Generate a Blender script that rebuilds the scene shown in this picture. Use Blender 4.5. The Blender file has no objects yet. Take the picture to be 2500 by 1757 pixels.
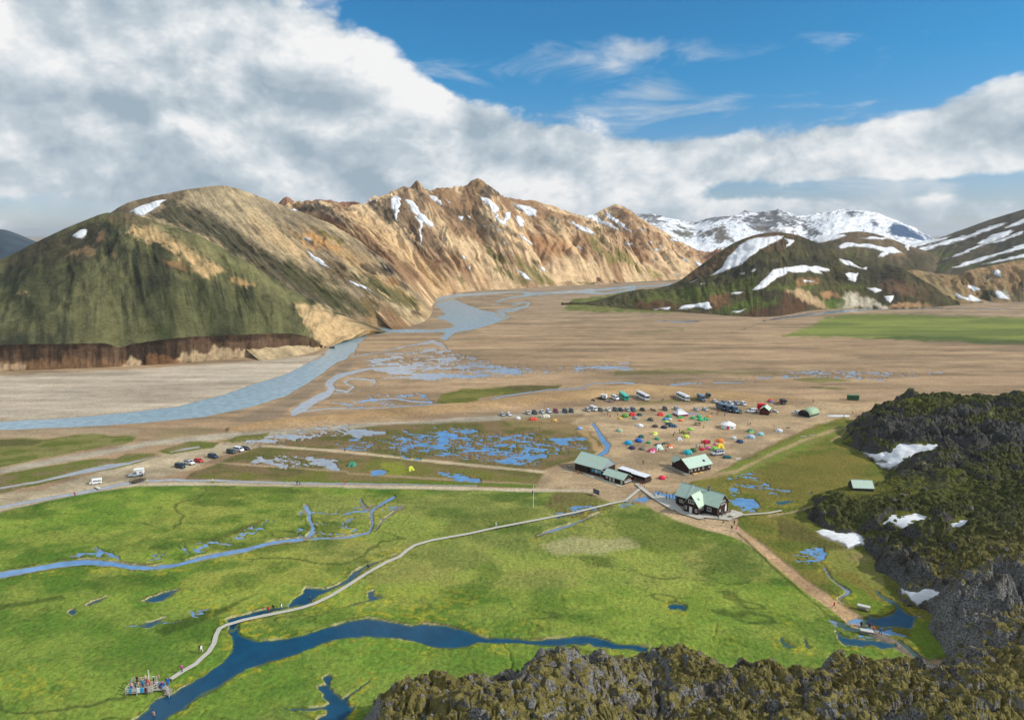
import bpy, bmesh, math, random
import numpy as np
from mathutils import Vector, Matrix
R = math.radians
random.seed(7)
scene = bpy.context.scene
col = scene.collection

# ------------------------------------------------------------------ camera
CAM_H, F_PX, CX, CY, V_HOR = 90.0, 1667.0, 1250.0, 878.5, 572.0
PITCH = math.atan((CY - V_HOR) / F_PX)
SP, CP = math.sin(PITCH), math.cos(PITCH)
cam_d = bpy.data.cameras.new('camera')
cam_d.sensor_width = 36.0
cam_d.lens = 36.0 * F_PX / 2500.0
cam_d.clip_start, cam_d.clip_end = 1.0, 120000.0
cam = bpy.data.objects.new('camera', cam_d)
cam.location = (0, 0, CAM_H)
cam.rotation_euler = (math.pi / 2 - PITCH, 0, 0)
col.objects.link(cam)
scene.camera = cam

# ------------------------------------------------------------------ light
SUN_AZ, SUN_EL = R(102), R(34)          # azimuth clockwise from the view direction
sun_dir = Vector((math.sin(SUN_AZ) * math.cos(SUN_EL), math.cos(SUN_AZ) * math.cos(SUN_EL), math.sin(SUN_EL)))
sd = bpy.data.lights.new('sun', 'SUN')
sd.energy, sd.angle, sd.color = 4.0, R(1.2), (1.0, 0.945, 0.86)
sun = bpy.data.objects.new('sun', sd)
sun.rotation_euler = sun_dir.to_track_quat('Z', 'Y').to_euler()
col.objects.link(sun)
scene.view_settings.view_transform = 'Standard'
scene.view_settings.look = 'None'
scene.view_settings.exposure = -0.10
scene.view_settings.gamma = 1.0
scene.view_settings.use_curve_mapping = False
scene.cycles.use_denoising = True
scene.render.filter_size = 1.1
scene.cycles.adaptive_threshold = 0.012
scene.cycles.max_bounces = 4
scene.cycles.diffuse_bounces = 2
scene.cycles.glossy_bounces = 2
scene.cycles.transmission_bounces = 2
scene.cycles.volume_bounces = 0


# ------------------------------------------------------------------ node helpers
class NT:
    """tiny helper round a node tree"""
    def __init__(self, tree):
        self.t = tree
        self.n = tree.nodes
        self.l = tree.links
    def node(self, typ, **kw):
        n = self.n.new(typ)
        for k, v in kw.items():
            setattr(n, k, v)
        return n
    def put(self, sock, v):
        if hasattr(v, 'default_value') or hasattr(v, 'is_linked'):
            self.l.new(v, sock)
        elif v is not None:
            sock.default_value = v
    def math(self, op, a, b=None, c=None, clamp=False):
        n = self.node('ShaderNodeMath', operation=op, use_clamp=clamp)
        self.put(n.inputs[0], a)
        if b is not None: self.put(n.inputs[1], b)
        if c is not None: self.put(n.inputs[2], c)
        return n.outputs[0]
    def vmath(self, op, a, b=None, s=None):
        n = self.node('ShaderNodeVectorMath', operation=op)
        self.put(n.inputs[0], a)
        if b is not None: self.put(n.inputs[1], b)
        if s is not None: self.put(n.inputs['Scale'], s)
        return n.outputs['Value'] if op in ('DOT_PRODUCT', 'LENGTH', 'DISTANCE') else n.outputs[0]
    def noise(self, vec, scale, detail=4, rough=0.55, dist=0.0, typ='FBM', dim='3D', out=0):
        n = self.node('ShaderNodeTexNoise', noise_type=typ, noise_dimensions=dim)
        self.put(n.inputs['Vector'], vec)
        n.inputs['Scale'].default_value = scale
        n.inputs['Detail'].default_value = detail
        n.inputs['Roughness'].default_value = rough
        n.inputs['Distortion'].default_value = dist
        return n.outputs[out]
    def smooth(self, x, a, b, o0=0.0, o1=1.0):
        n = self.node('ShaderNodeMapRange', interpolation_type='SMOOTHSTEP')
        self.put(n.inputs[0], x)
        n.inputs[1].default_value, n.inputs[2].default_value = a, b
        n.inputs[3].default_value, n.inputs[4].default_value = o0, o1
        return n.outputs[0]
    def lin(self, x, a, b, o0=0.0, o1=1.0):
        n = self.node('ShaderNodeMapRange')
        self.put(n.inputs[0], x)
        n.inputs[1].default_value, n.inputs[2].default_value = a, b
        n.inputs[3].default_value, n.inputs[4].default_value = o0, o1
        return n.outputs[0]
    def mix(self, f, a, b, blend='MIX'):
        n = self.node('ShaderNodeMix', data_type='RGBA', blend_type=blend)
        n.clamp_result = False
        self.put(n.inputs[0], f)
        self.put(n.inputs[6], a)
        self.put(n.inputs[7], b)
        return n.outputs[2]
    def comb(self, x, y, z):
        n = self.node('ShaderNodeCombineXYZ')
        for i, v in enumerate((x, y, z)):
            self.put(n.inputs[i], v)
        return n.outputs[0]
    def sep(self, v):
        n = self.node('ShaderNodeSeparateXYZ')
        self.put(n.inputs[0], v)
        return n.outputs


def s2l(c):
    """sRGB 0..255 to linear"""
    out = []
    for v in c[:3]:
        v = v / 255.0
        out.append(v / 12.92 if v <= 0.04045 else ((v + 0.055) / 1.055) ** 2.4)
    return tuple(out)


def L4(c):
    return s2l(c) + (1.0,)


def pix_dir(u, v):
    x, y = (u - CX) / F_PX, -(v - CY) / F_PX
    return np.array([x, CP + y * SP, -SP + y * CP])


# ------------------------------------------------------------------ sky
world = bpy.data.worlds.new('World')
scene.world = world
world.use_nodes = True
W = NT(world.node_tree)
W.n.clear()
sky = W.node('ShaderNodeTexSky', sky_type='NISHITA')
sky.sun_disc = False
sky.sun_elevation = SUN_EL
sky.sun_rotation = SUN_AZ
sky.altitude = 600
sky.air_density, sky.dust_density, sky.ozone_density = 1.0, 0.6, 4.0
tc = W.node('ShaderNodeTexCoord')
D = tc.outputs['Generated']
dx, dy, dz = W.sep(D)
az = W.math('ARCTAN2', dx, dy)
el = W.math('ARCSINE', dz)


def blob(u, v, su, sv, amp):
    """soft patch of extra (or missing) cloud round one direction of the sky"""
    d = pix_dir(u, v)
    a0 = math.atan2(d[0], d[1])
    e0 = math.asin(d[2] / np.linalg.norm(d))
    a = W.math('MULTIPLY', W.math('SUBTRACT', az, a0), F_PX / su)
    e = W.math('MULTIPLY', W.math('SUBTRACT', el, e0), F_PX / sv)
    q = W.math('ADD', W.math('MULTIPLY', a, a), W.math('MULTIPLY', e, e))
    g = W.math('EXPONENT', W.math('MULTIPLY', q, -1.0))
    return W.math('MULTIPLY', g, amp)


def total(lst):
    s = lst[0]
    for x in lst[1:]:
        s = W.math('ADD', s, x)
    return s


# heap clouds, flattened towards the horizon
warp = W.vmath('SCALE', W.vmath('SUBTRACT', W.noise(D, 3.0, 3, out=1), (0.5, 0.5, 0.5)), s=0.10)
pd = W.vmath('ADD', W.vmath('MULTIPLY', D, (1.0, 1.0, 1.45)), warp)
def puff(vec):
    vo = W.node('ShaderNodeTexVoronoi', feature='F1', voronoi_dimensions='3D', normalize=True)
    W.put(vo.inputs['Vector'], vec)
    vo.inputs['Scale'].default_value = 5.6
    vo.inputs['Detail'].default_value = 4.0
    vo.inputs['Roughness'].default_value = 0.55
    vo.inputs['Lacunarity'].default_value = 2.2
    return W.math('SUBTRACT', 0.62, vo.outputs['Distance'])


def heap(vec, det):
    return W.math('ADD', W.math('MULTIPLY', W.noise(vec, 4.2, det, 0.52), 0.60), W.math('MULTIPLY', puff(vec), 0.75))


n1 = heap(pd, 8)
n1b = heap(W.vmath('ADD', pd, (0.026, -0.008, 0.040)), 6)
cov = total([
    blob(200, 120, 520, 190, 0.26), blob(560, 170, 420, 150, 0.20), blob(250, 380, 560, 130, 0.22),
    blob(900, 330, 330, 130, 0.22), blob(1130, 300, 150, 90, 0.10), blob(640, 420, 400, 90, 0.12),
    blob(1500, 330, 260, 70, 0.10), blob(1850, 400, 600, 50, 0.16), blob(1350, 400, 260, 50, 0.16), blob(2250, 330, 350, 70, 0.16),
    blob(2480, 250, 180, 60, 0.20), blob(1900, 520, 900, 30, 0.10), blob(1540, 135, 200, 45, 0.06),
    blob(1700, 60, 700, 190, -0.40), blob(2100, 180, 420, 110, -0.22), blob(1230, 110, 190, 130, -0.22),
    blob(60, 515, 380, 50, -0.26), blob(2200, 455, 420, 26, -0.20), blob(1300, 430, 300, 25, -0.02)])
dens = W.math('ADD', n1, cov)
# off the frame behind the camera the same broken cover goes on
a1 = W.smooth(dens, 0.48, 0.575)
shade = W.math('ADD', W.math('MULTIPLY', W.math('SUBTRACT', n1, n1b), 4.8), 0.68)
thick = W.smooth(dens, 0.58, 0.98)
shade = W.math('SUBTRACT', shade, W.math('MULTIPLY', thick, 0.16))
big = W.noise(pd, 1.7, 3, 0.5)
shade = W.math('ADD', shade, W.math('MULTIPLY', W.math('SUBTRACT', big, 0.5), 0.9))
shade = W.math('ADD', shade, total([blob(330, 250, 620, 90, -0.16), blob(150, 430, 420, 32, -0.28),
                                    blob(1150, 330, 150, 60, -0.28), blob(1000, 250, 190, 70, 0.10),
                                    blob(300, 350, 450, 50, 0.18), blob(2000, 520, 500, 24, -0.12)]))
cloud = W.node('ShaderNodeValToRGB')
cr = cloud.color_ramp
cr.elements[0].position, cr.elements[0].color = 0.0, L4((166, 184, 198))
cr.elements[1].position, cr.elements[1].color = 1.0, L4((254, 254, 254))
e_ = cr.elements.new(0.45); e_.color = L4((200, 212, 221))
e_ = cr.elements.new(0.7); e_.color = L4((226, 233, 238))
W.put(cloud.inputs[0], shade)
# thin high streaks
pw = W.vmath('MULTIPLY', D, (2.4, 2.4, 9.0))
nw = W.noise(pw, 2.2, 6, 0.6, 0.6)
a2 = W.math('MULTIPLY', W.smooth(W.math('ADD', nw, total([blob(1560, 130, 190, 45, 0.16), blob(1600, 220, 70, 26, 0.14), blob(2050, 210, 160, 28, 0.04),
      blob(1800, 560, 1500, 90, 0.16), blob(1700, 20, 900, 60, -0.2)])), 0.50, 0.78), 0.75)
tint = W.mix(W.smooth(el, 0.02, 0.24), (0.88, 0.93, 1.10, 1.0), (0.31, 1.02, 1.26, 1.0))
skyc = W.mix(1.0, sky.outputs[0], tint, 'MULTIPLY')
bright = W.vmath('SCALE', cloud.outputs[0], s=1.0 / 0.105)
c1 = W.mix(a2, skyc, W.vmath('SCALE', W.mix(0.5, L4((214, 222, 229)), cloud.outputs[0]), s=1.0 / 0.105))
c2 = W.mix(a1, c1, bright)
bg = W.node('ShaderNodeBackground')
W.put(bg.inputs[0], c2)
bg.inputs[1].default_value = 0.105
wo = W.node('ShaderNodeOutputWorld')
W.l.new(bg.outputs[0], wo.inputs[0])

# ------------------------------------------------------------------ numeric noise
def _hash(ix, iy, seed):
    h = (ix.astype(np.int64) * 374761393 + iy.astype(np.int64) * 668265263 + seed * 1442695041) & 0xFFFFFFFF
    h = ((h ^ (h >> 13)) * 1274126177) & 0xFFFFFFFF
    h = ((h ^ (h >> 16)) * 2246822519) & 0xFFFFFFFF
    return ((h ^ (h >> 15)) & 0xFFFFFF).astype(np.float64) / 0xFFFFFF


def vnoise(x, y, seed=0):
    ix, iy = np.floor(x), np.floor(y)
    fx, fy = x - ix, y - iy
    fx = fx * fx * fx * (fx * (fx * 6 - 15) + 10)
    fy = fy * fy * fy * (fy * (fy * 6 - 15) + 10)
    a = _hash(ix, iy, seed); b = _hash(ix + 1, iy, seed)
    c = _hash(ix, iy + 1, seed); d = _hash(ix + 1, iy + 1, seed)
    return (a + (b - a) * fx) * (1 - fy) + (c + (d - c) * fx) * fy


def fbm(x, y, octv=4, seed=0, gain=0.5, lac=2.03):
    s = np.zeros_like(x); a = 1.0; tot = 0.0
    for i in range(octv):
        s += a * vnoise(x + i * 17.3, y - i * 9.1, seed + i)
        tot += a; a *= gain; x = x * lac; y = y * lac
    return s / tot


def ridged(x, y, octv=4, seed=0, gain=0.5):
    s = np.zeros_like(x); a = 1.0; tot = 0.0
    for i in range(octv):
        s += a * (1 - np.abs(2 * vnoise(x + i * 11.7, y + i * 5.3, seed + i) - 1))
        tot += a; a *= gain; x = x * 2.03; y = y * 2.03
    return s / tot


def worley(x, y, seed=0):
    """distance to the nearest and second nearest cell point, and a number of that cell"""
    ix, iy = np.floor(x), np.floor(y)
    f1 = np.full_like(x, 9.0); f2 = np.full_like(x, 9.0); cid = np.zeros_like(x)
    for i in (-1, 0, 1):
        for j in (-1, 0, 1):
            cx, cy = ix + i, iy + j
            px = cx + _hash(cx, cy, seed); py = cy + _hash(cx, cy, seed + 7)
            d = np.hypot(px - x, py - y)
            m = d < f1
            f2 = np.where(m, f1, np.minimum(f2, d))
            cid = np.where(m, _hash(cx, cy, seed + 13), cid)
            f1 = np.where(m, d, f1)
    return f1, f2, cid


def sstep(x, a, b):
    t = np.clip((x - a) / (b - a), 0, 1)
    return t * t * (3 - 2 * t)


# ------------------------------------------------------------------ where things stand: photograph point -> place
def G(u, v, z=0.0):
    d = pix_dir(u, v)
    t = (z - CAM_H) / d[2]
    return np.array([d[0] * t, d[1] * t, z])


def at_depth(u, v, Y):
    d = pix_dir(u, v)
    t = Y / d[1]
    return np.array([d[0] * t, Y, CAM_H + d[2] * t])


def proj(X, Y, Z):
    zc = Y * CP - (Z - CAM_H) * SP
    yc = Y * SP + (Z - CAM_H) * CP
    return CX + F_PX * X / zc, CY - F_PX * yc / zc


def zz(off, pts):
    ox, oy, s = off
    return [(ox + p[0] * s, oy + p[1] * s) + tuple(w * s for w in p[2:]) for p in pts]


Z1, Z2, Z3 = (0, 400, .37183), (700, 400, .37183), (1500, 450, .43554)
Z4, Z5, Z6 = (0, 1000, .37183), (700, 900, .37183), (1350, 920, .34843)
ZL, ZM, ZN, ZO = (2000, 920, .21777), (1900, 1230, .26132), (850, 1500, .37021), (400, 1350, .26132)


def sd_poly(U, V, pts, margin=14.0):
    """signed distance to a polygon (negative inside); far points get +99"""
    p = np.array([q[:2] for q in pts], float)
    out = np.full(U.shape, 99.0)
    m = (U > p[:, 0].min() - margin) & (U < p[:, 0].max() + margin) & (V > p[:, 1].min() - margin) & (V < p[:, 1].max() + margin)
    if not m.any():
        return out
    x, y = U[m], V[m]
    d = np.full(x.shape, 1e18); sgn = np.ones(x.shape)
    n = len(p)
    for i in range(n):
        a, b = p[i], p[i - 1]
        ex, ey = b - a
        wx, wy = x - a[0], y - a[1]
        t = np.clip((wx * ex + wy * ey) / (ex * ex + ey * ey + 1e-12), 0, 1)
        bx, by = wx - ex * t, wy - ey * t
        d = np.minimum(d, bx * bx + by * by)
        c1, c2, c3 = y >= a[1], y < b[1], ex * wy > ey * wx
        f = (c1 & c2 & c3) | (~c1 & ~c2 & ~c3)
        sgn = np.where(f, -sgn, sgn)
    out[m] = sgn * np.sqrt(d)
    return out


def sd_line(U, V, pts, w=None, margin=14.0):
    """distance to a band along a line; points may carry their own half width"""
    P = [(q[0], q[1], (q[2] if len(q) > 2 else w)) for q in pts]
    p = np.array(P, float)
    mg = margin + p[:, 2].max()
    out = np.full(U.shape, 99.0)
    m = (U > p[:, 0].min() - mg) & (U < p[:, 0].max() + mg) & (V > p[:, 1].min() - mg) & (V < p[:, 1].max() + mg)
    if not m.any():
        return out
    x, y = U[m], V[m]
    d = np.full(x.shape, 99.0)
    for i in range(len(p) - 1):
        a, b = p[i], p[i + 1]
        ex, ey = b[0] - a[0], b[1] - a[1]
        wx, wy = x - a[0], y - a[1]
        t = np.clip((wx * ex + wy * ey) / (ex * ex + ey * ey + 1e-12), 0, 1)
        d = np.minimum(d, np.hypot(wx - ex * t, wy - ey * t) - (a[2] + (b[2] - a[2]) * t))
    out[m] = d
    return out


# ------------------------------------------------------------------ mesh helpers
def mesh_np(name, verts, faces, smooth=True):
    """verts (n,3), faces (m,4) or (m,3) arrays"""
    me = bpy.data.meshes.new(name)
    k = faces.shape[1]
    me.vertices.add(len(verts))
    me.vertices.foreach_set('co', np.ascontiguousarray(verts, dtype=np.float32).ravel())
    me.loops.add(len(faces) * k)
    me.loops.foreach_set('vertex_index', np.ascontiguousarray(faces, dtype=np.int32).ravel())
    me.polygons.add(len(faces))
    me.polygons.foreach_set('loop_start', np.arange(0, len(faces) * k, k, dtype=np.int32))
    me.polygons.foreach_set('use_smooth', np.full(len(faces), smooth, dtype=bool))
    me.update(calc_edges=True)
    return me


def add_attr(me, name, data, typ='FLOAT'):
    a = me.attributes.new(name, typ, 'POINT')
    if typ == 'FLOAT':
        a.data.foreach_set('value', np.ascontiguousarray(data, dtype=np.float32))
    elif typ == 'FLOAT_COLOR':
        c = np.ones((len(data), 4), dtype=np.float32); c[:, :3] = data
        a.data.foreach_set('color', c.ravel())
    else:
        a.data.foreach_set('vector', np.ascontiguousarray(data, dtype=np.float32).ravel())


def grid_faces(nr, nc):
    i = np.arange(nr - 1)[:, None] * nc + np.arange(nc - 1)[None, :]
    return np.stack([i, i + 1, i + nc + 1, i + nc], -1).reshape(-1, 4)


def submesh(name, verts, faces, keep):
    """only the faces kept, with their own vertices"""
    f = faces[keep]
    used = np.unique(f)
    remap = np.full(len(verts), -1, dtype=np.int64)
    remap[used] = np.arange(len(used))
    return used, remap[f]


def put(name, me, mat=None, parent=None):
    o = bpy.data.objects.new(name, me)
    if mat is not None and me is not None:
        me.materials.append(mat)
    col.objects.link(o)
    o.parent = parent
    return o


def tag(o, label=None, cat=None, group=None, kind=None):
    if label: o['label'] = label
    if cat: o['category'] = cat
    if group: o['group'] = group
    if kind: o['kind'] = kind
    return o


def new_mat(name):
    m = bpy.data.materials.new(name)
    m.use_nodes = True
    t = NT(m.node_tree)
    b = m.node_tree.nodes['Principled BSDF']
    return m, t, b


def attr(t, name, out='Color'):
    n = t.node('ShaderNodeAttribute', attribute_name=name)
    return n.outputs[out]


def bump(t, b, h, strength, dist):
    n = t.node('ShaderNodeBump')
    n.inputs['Strength'].default_value = strength
    n.inputs['Distance'].default_value = dist
    t.put(n.inputs['Height'], h)
    t.l.new(n.outputs[0], b.inputs['Normal'])

# ================================================================== GROUND
vr = np.concatenate([np.arange(1880, 1764, -6.0), np.arange(1764, 700, -2.35), np.arange(700, 640, -1.7),
                     np.arange(640, 590, -4.0), np.array([586, 582, 579, 577, 576])])
uc = np.concatenate([np.array([-5200, -3600, -2400, -1600, -1100, -800, -600, -460, -360, -300]), np.arange(-260, 2760, 3.0),
                     np.array([2800, 2860, 2960, 3100, 3300, 3600, 4100, 4900, 6200, 7800])]).astype(float)
UU, VV = np.meshgrid(uc, vr)
UU, VV = UU.ravel(), VV.ravel()
xi, yi = (UU - CX) / F_PX, -(VV - CY) / F_PX
tt = -CAM_H / (-SP + yi * CP)
GX, GY = np.clip(xi * tt, -40000, 40000), (CP + yi * SP) * tt
NR, NC = len(vr), len(uc)

# banks wander a little
wob = (fbm(GX * 0.10, GY * 0.10, 3, 5) - 0.5)
wob2 = (fbm(GX * 0.9, GY * 0.9, 2, 15) - 0.5)
near = np.clip((VV - 1000) / 500, 0.25, 1.5)
Uw = UU + wob * 20 * near + wob2 * 6 * near
Vw = VV + (fbm(GX * 0.10 + 50, GY * 0.10, 3, 6) - 0.5) * 10 * near + (fbm(GX * 0.9 + 9, GY * 0.9, 2, 16) - 0.5) * 3 * near

WATER = []     # name, label, category, kind of water, signed distance


def water_poly(name, label, kind, pts):
    WATER.append((name, label, kind, sd_poly(Uw, Vw, pts)))


def water_line(name, label, kind, pts, w=None):
    WATER.append((name, label, kind, sd_line(Uw, Vw, pts, w)))


def water_many(name, label, kind, lst):
    s = np.full(UU.shape, 99.0)
    for it in lst:
        s = np.minimum(s, it)
    WATER.append((name, label, kind, s))


# the glacial river
river = ([(-400, 1056), (-80, 1031), (0, 1026), (150, 1018), (300, 1005), (430, 990), (540, 962), (620, 935), (700, 910), (745, 887),
          (790, 866), (808, 839), (845, 816), (901, 805), (930, 800), (1057, 803), (1087, 800), (1109, 794), (1090, 784), (1060, 775), (1085, 765),
          (1062, 745), (1056, 732), (1070, 722), (1100, 722), (1130, 738), (1180, 756), (1230, 764), (1250, 773), (1213, 788), (1165, 803), (1113, 812), (1090, 830),
          (1072, 828), (1087, 811), (960, 812), (901, 817), (875, 840), (862, 870), (823, 884), (774, 921), (700, 966), (600, 997), (500, 1016),
          (350, 1032), (200, 1041), (0, 1049), (-80, 1054), (-400, 1082)])
water_poly('river', 'milky grey blue glacial river curving round the foot of the left hill', 'river', river)
up = [sd_line(Uw, Vw, [(1060, 730, 6), (1100, 722, 5), (1180, 716, 4.5), (1260, 712, 3), (1330, 715, 3.5), (1400, 711, 4), (1480, 706, 3), (1560, 700, 3), (1640, 694, 3), (1760, 688, 3)]),
      sd_line(Uw, Vw, [(1230, 768, 5), (1215, 758, 3), (1290, 748, 3), (1285, 738, 2), (1200, 742, 2)]),
      sd_line(Uw, Vw, zz(Z2, [(1380, 905, 8), (1450, 880, 8), (1580, 860, 10), (1700, 850, 8), (1890, 838, 12), (2100, 850, 8), (2286, 820, 10)])),
      sd_line(Uw, Vw, zz(Z2, [(1480, 930, 6), (1560, 905, 8), (1600, 915, 6), (1500, 960, 8), (1400, 975, 8)])),
      sd_line(Uw, Vw, zz(Z2, [(1900, 840, 6), (1960, 830, 14), (2060, 825, 10), (2286, 800, 10)]))]
water_many('braided_river_head', 'far braided blue channels of the river in the valley mouth', 'river', up)
br = [sd_line(Uw, Vw, zz(Z2, [(40, 1630, 22), (110, 1590, 30), (200, 1535, 26), (270, 1505, 24), (300, 1470, 22), (270, 1440, 20), (330, 1395, 22), (450, 1360, 12), (560, 1340, 9), (720, 1330, 6)])),
      sd_line(Uw, Vw, zz(Z2, [(330, 1480, 10), (400, 1490, 8), (440, 1460, 8), (380, 1430, 8), (420, 1405, 8), (520, 1410, 9), (580, 1425, 8), (560, 1450, 6)])),
      sd_line(Uw, Vw, zz(Z2, [(280, 1560, 6), (420, 1575, 6), (560, 1545, 7), (700, 1535, 7), (820, 1555, 8), (950, 1560, 10)])),
      sd_line(Uw, Vw, zz(Z2, [(520, 1415, 5), (700, 1400, 6), (900, 1395, 5), (1110, 1385, 5), (1300, 1390, 4), (1500, 1380, 4)])),
      sd_line(Uw, Vw, zz(Z2, [(430, 1260, 8), (600, 1235, 6), (800, 1190, 8), (960, 1165, 14), (1010, 1180, 16), (1050, 1215, 6)])),
      sd_line(Uw, Vw, zz(Z2, [(560, 1300, 5), (700, 1330, 4), (900, 1325, 4), (1200, 1330, 3)])),
      sd_line(Uw, Vw, zz(Z2, [(60, 1625, 8), (300, 1600, 7), (640, 1595, 6), (1000, 1575, 8), (1150, 1580, 14), (1250, 1570, 10), (1330, 1555, 12), (1420, 1520, 8), (1700, 1480, 6), (1930, 1470, 7), (2000, 1440, 6), (2200, 1430, 8), (2286, 1440, 10)])),
      sd_line(Uw, Vw, zz(Z2, [(300, 1500, 6), (420, 1500, 5), (520, 1470, 4), (600, 1440, 4)]))]
water_many('braided_stream', 'pale braided streams fanning over the brown gravel plain', 'pale', br)
dome = [sd_line(Uw, Vw, zz(Z3, [(820, 765, 3), (950, 745, 7), (1100, 727, 7), (1300, 707, 9), (1500, 697, 6), (1800, 692, 5), (2100, 697, 4), (2300, 700, 4), (2700, 704, 4)])),
        sd_line(Uw, Vw, zz(Z3, [(230, 762, 4), (330, 768, 5), (470, 768, 5)])),
        sd_line(Uw, Vw, zz(Z3, [(560, 850, 2), (700, 820, 3), (800, 780, 3), (900, 750, 3)]))]
water_many('hill_stream', 'thin blue stream along the foot of the snow striped dark hill', 'blue', dome)

# flood: patchy water
FLOOD = np.full(UU.shape, -9.0)
def lace(fx, fy, sh, seed):
    a = fbm(GX * fx, GY * fy + GX * sh, 5, seed, 0.6)
    b = fbm(GX * fx * 0.8 + 31, GY * fy * 0.8 + GX * sh + 7, 4, seed + 5, 0.55)
    c = fbm(GX * fx * 2.2 + 3, GY * fy * 2.0 + GX * sh * 2, 4, seed + 9, 0.55)
    d = fbm(GX * fx * 0.5 + 17, GY * fy * 0.9 - GX * sh * 0.5, 5, seed + 14, 0.6)
    return np.maximum.reduce([a - 0.12, 0.545 - 2.4 * np.abs(b - 0.5), 0.53 - 2.4 * np.abs(c - 0.5), 0.55 - 2.6 * np.abs(d - 0.5)])


fn = lace(0.10, 0.19, 0.05, 41)
fn2 = lace(0.042, 0.11, -0.012, 143)


def flood(name, label, kind, pts, thr, soft=18.0, field=None):
    s = sd_poly(Uw, Vw, pts, 6)
    f = (fn if field is None else field) - thr - np.clip(s + soft * 0.35, 0, 99) / soft * 0.18 + np.clip(-s / soft, 0, 1) * 0.04
    f = np.where(s < 6, f, -9)
    global FLOOD
    FLOOD = np.maximum(FLOOD, f)
    WATER.append((name, label, kind, np.where(s < 6, np.where(f > -0.06, -1.0, 5.0), 99.0)))


flood('flooded_marsh', 'large patchy flood of blue water beside the tent field', 'blue',
      zz(Z5, [(240, 520), (480, 445), (900, 395), (1100, 355), (1300, 410), (1550, 395), (1900, 430), (2060, 530), (1750, 585), (1620, 660), (1300, 625), (1000, 590), (700, 565), (400, 540)]), 0.497, 40)
flood('flood_water', 'pale flood water lying across the gravel road', 'pale',
      zz(Z4, [(1480, 215), (1700, 170), (2000, 125), (2240, 105), (2500, 125), (2600, 110), (2500, 160), (2150, 170), (1950, 205), (1740, 232)]), 0.465)
flood('flood_water', 'thin sheets of water on the plain right of the buses', 'pale',
      zz(Z3, [(560, 1108), (700, 1080), (1000, 1040), (1300, 1028), (1600, 1045), (1860, 1040), (2090, 1022), (1850, 1062), (1600, 1092), (1350, 1095), (1100, 1085), (850, 1085)]), 0.512, 10, fn2)
flood('flood_water', 'thin sheets of water on the plain behind the buses', 'pale',
      zz(Z3, [(-20, 1105), (200, 1108), (430, 1092), (490, 1110), (300, 1145), (120, 1135)]), 0.512, 10, fn2)
flood('flood_water', 'shallow pools beside the right end of the large hut', 'blue',
      zz(Z6, [(1230, 850), (1310, 835), (1410, 850), (1470, 890), (1440, 945), (1350, 945), (1290, 905)]), 0.475, 10)
flood('flood_water', 'shallow pools along the deck left of the large hut', 'blue',
      [(1596, 1196), (1625, 1200), (1652, 1208), (1650, 1216), (1620, 1212), (1600, 1206)], 0.35, 6)
flood('flood_water', 'purple blue wet patches left of the lower snow field', 'blue',
      zz(ZM, [(90, 500), (200, 430), (300, 390), (440, 400), (430, 500), (380, 560), (260, 560)]), 0.47, 10)
flood('flood_water', 'wet hollow in front of the boardwalk junction', 'blue',
      zz(Z6, [(430, 890), (520, 850), (640, 830), (710, 850), (640, 880), (520, 905)]), 0.475, 10)
flood('flood_water', 'shallow water under the boardwalk beside the flagpole', 'blue',
      zz(Z5, [(1740, 950), (1860, 890), (2000, 890), (2050, 920), (1900, 960), (1780, 975)]), 0.45, 10)
flood('flood_water', 'thin puddles in the marsh left of the lime tent', 'pale',
      zz(Z5, [(-200, 560), (150, 560), (330, 600), (340, 660), (100, 670), (-250, 640)]), 0.50, 12)
flood('flood_water', 'thin streaks of water right of the lime tent', 'blue',
      zz(Z5, [(1000, 690), (1150, 690), (1280, 720), (1270, 740), (1120, 725)]), 0.38, 6)
flood('flood_water', 'braided wet sheets right of the river bend', 'pale',
      zz(Z2, [(480, 1270), (700, 1230), (1000, 1190), (1080, 1215), (1500, 1330), (2286, 1300), (2286, 1350), (1500, 1400), (1000, 1430), (700, 1400), (560, 1360)]), 0.528, 10, fn2)
thin = np.maximum(0.53 - 2.6 * np.abs(fbm(GX * 0.028, GY * 0.075 + GX * 0.02, 5, 171, 0.55) - 0.5), 0.522 - 2.6 * np.abs(fbm(GX * 0.07 + 5, GY * 0.12 + GX * 0.03, 4, 172, 0.55) - 0.5))
for pts_, lab_ in ((zz(Z4, [(350, 960), (600, 890), (1050, 890), (1500, 820), (1750, 690), (1850, 740), (1500, 900), (1000, 1000), (560, 980)]), 'thin wet threads of water above the left meadow stream'),
                   (zz(Z5, [(60, 890), (420, 900), (700, 860), (800, 900), (620, 1040), (300, 1120), (60, 1130)]), 'thin wet threads between the forked rivulets'),
                   (zz(Z4, [(800, 1380), (1000, 1330), (1250, 1300), (1400, 1280), (1300, 1360), (1000, 1430), (820, 1450)]), 'thin wet threads below the lens shaped pond'),
                   (zz(ZM, [(440, 1060), (600, 1080), (800, 1000), (1000, 1060), (1250, 1180), (1300, 1400), (900, 1340), (520, 1250)]), 'wet threads round the hot spring pools'),
                   (zz(Z6, [(1180, 700), (1400, 640), (1700, 740), (1650, 860), (1400, 800), (1250, 850)]), 'small wet spots in the olive grass behind the large hut'),
                   (zz(Z2, [(300, 1560), (560, 1500), (900, 1480), (1000, 1590), (700, 1600), (400, 1610)]), 'fan of thin streams left of the green gravel island')):
    flood('flood_thread', lab_, 'blue', pts_, 0.508, 12, thin)
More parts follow.
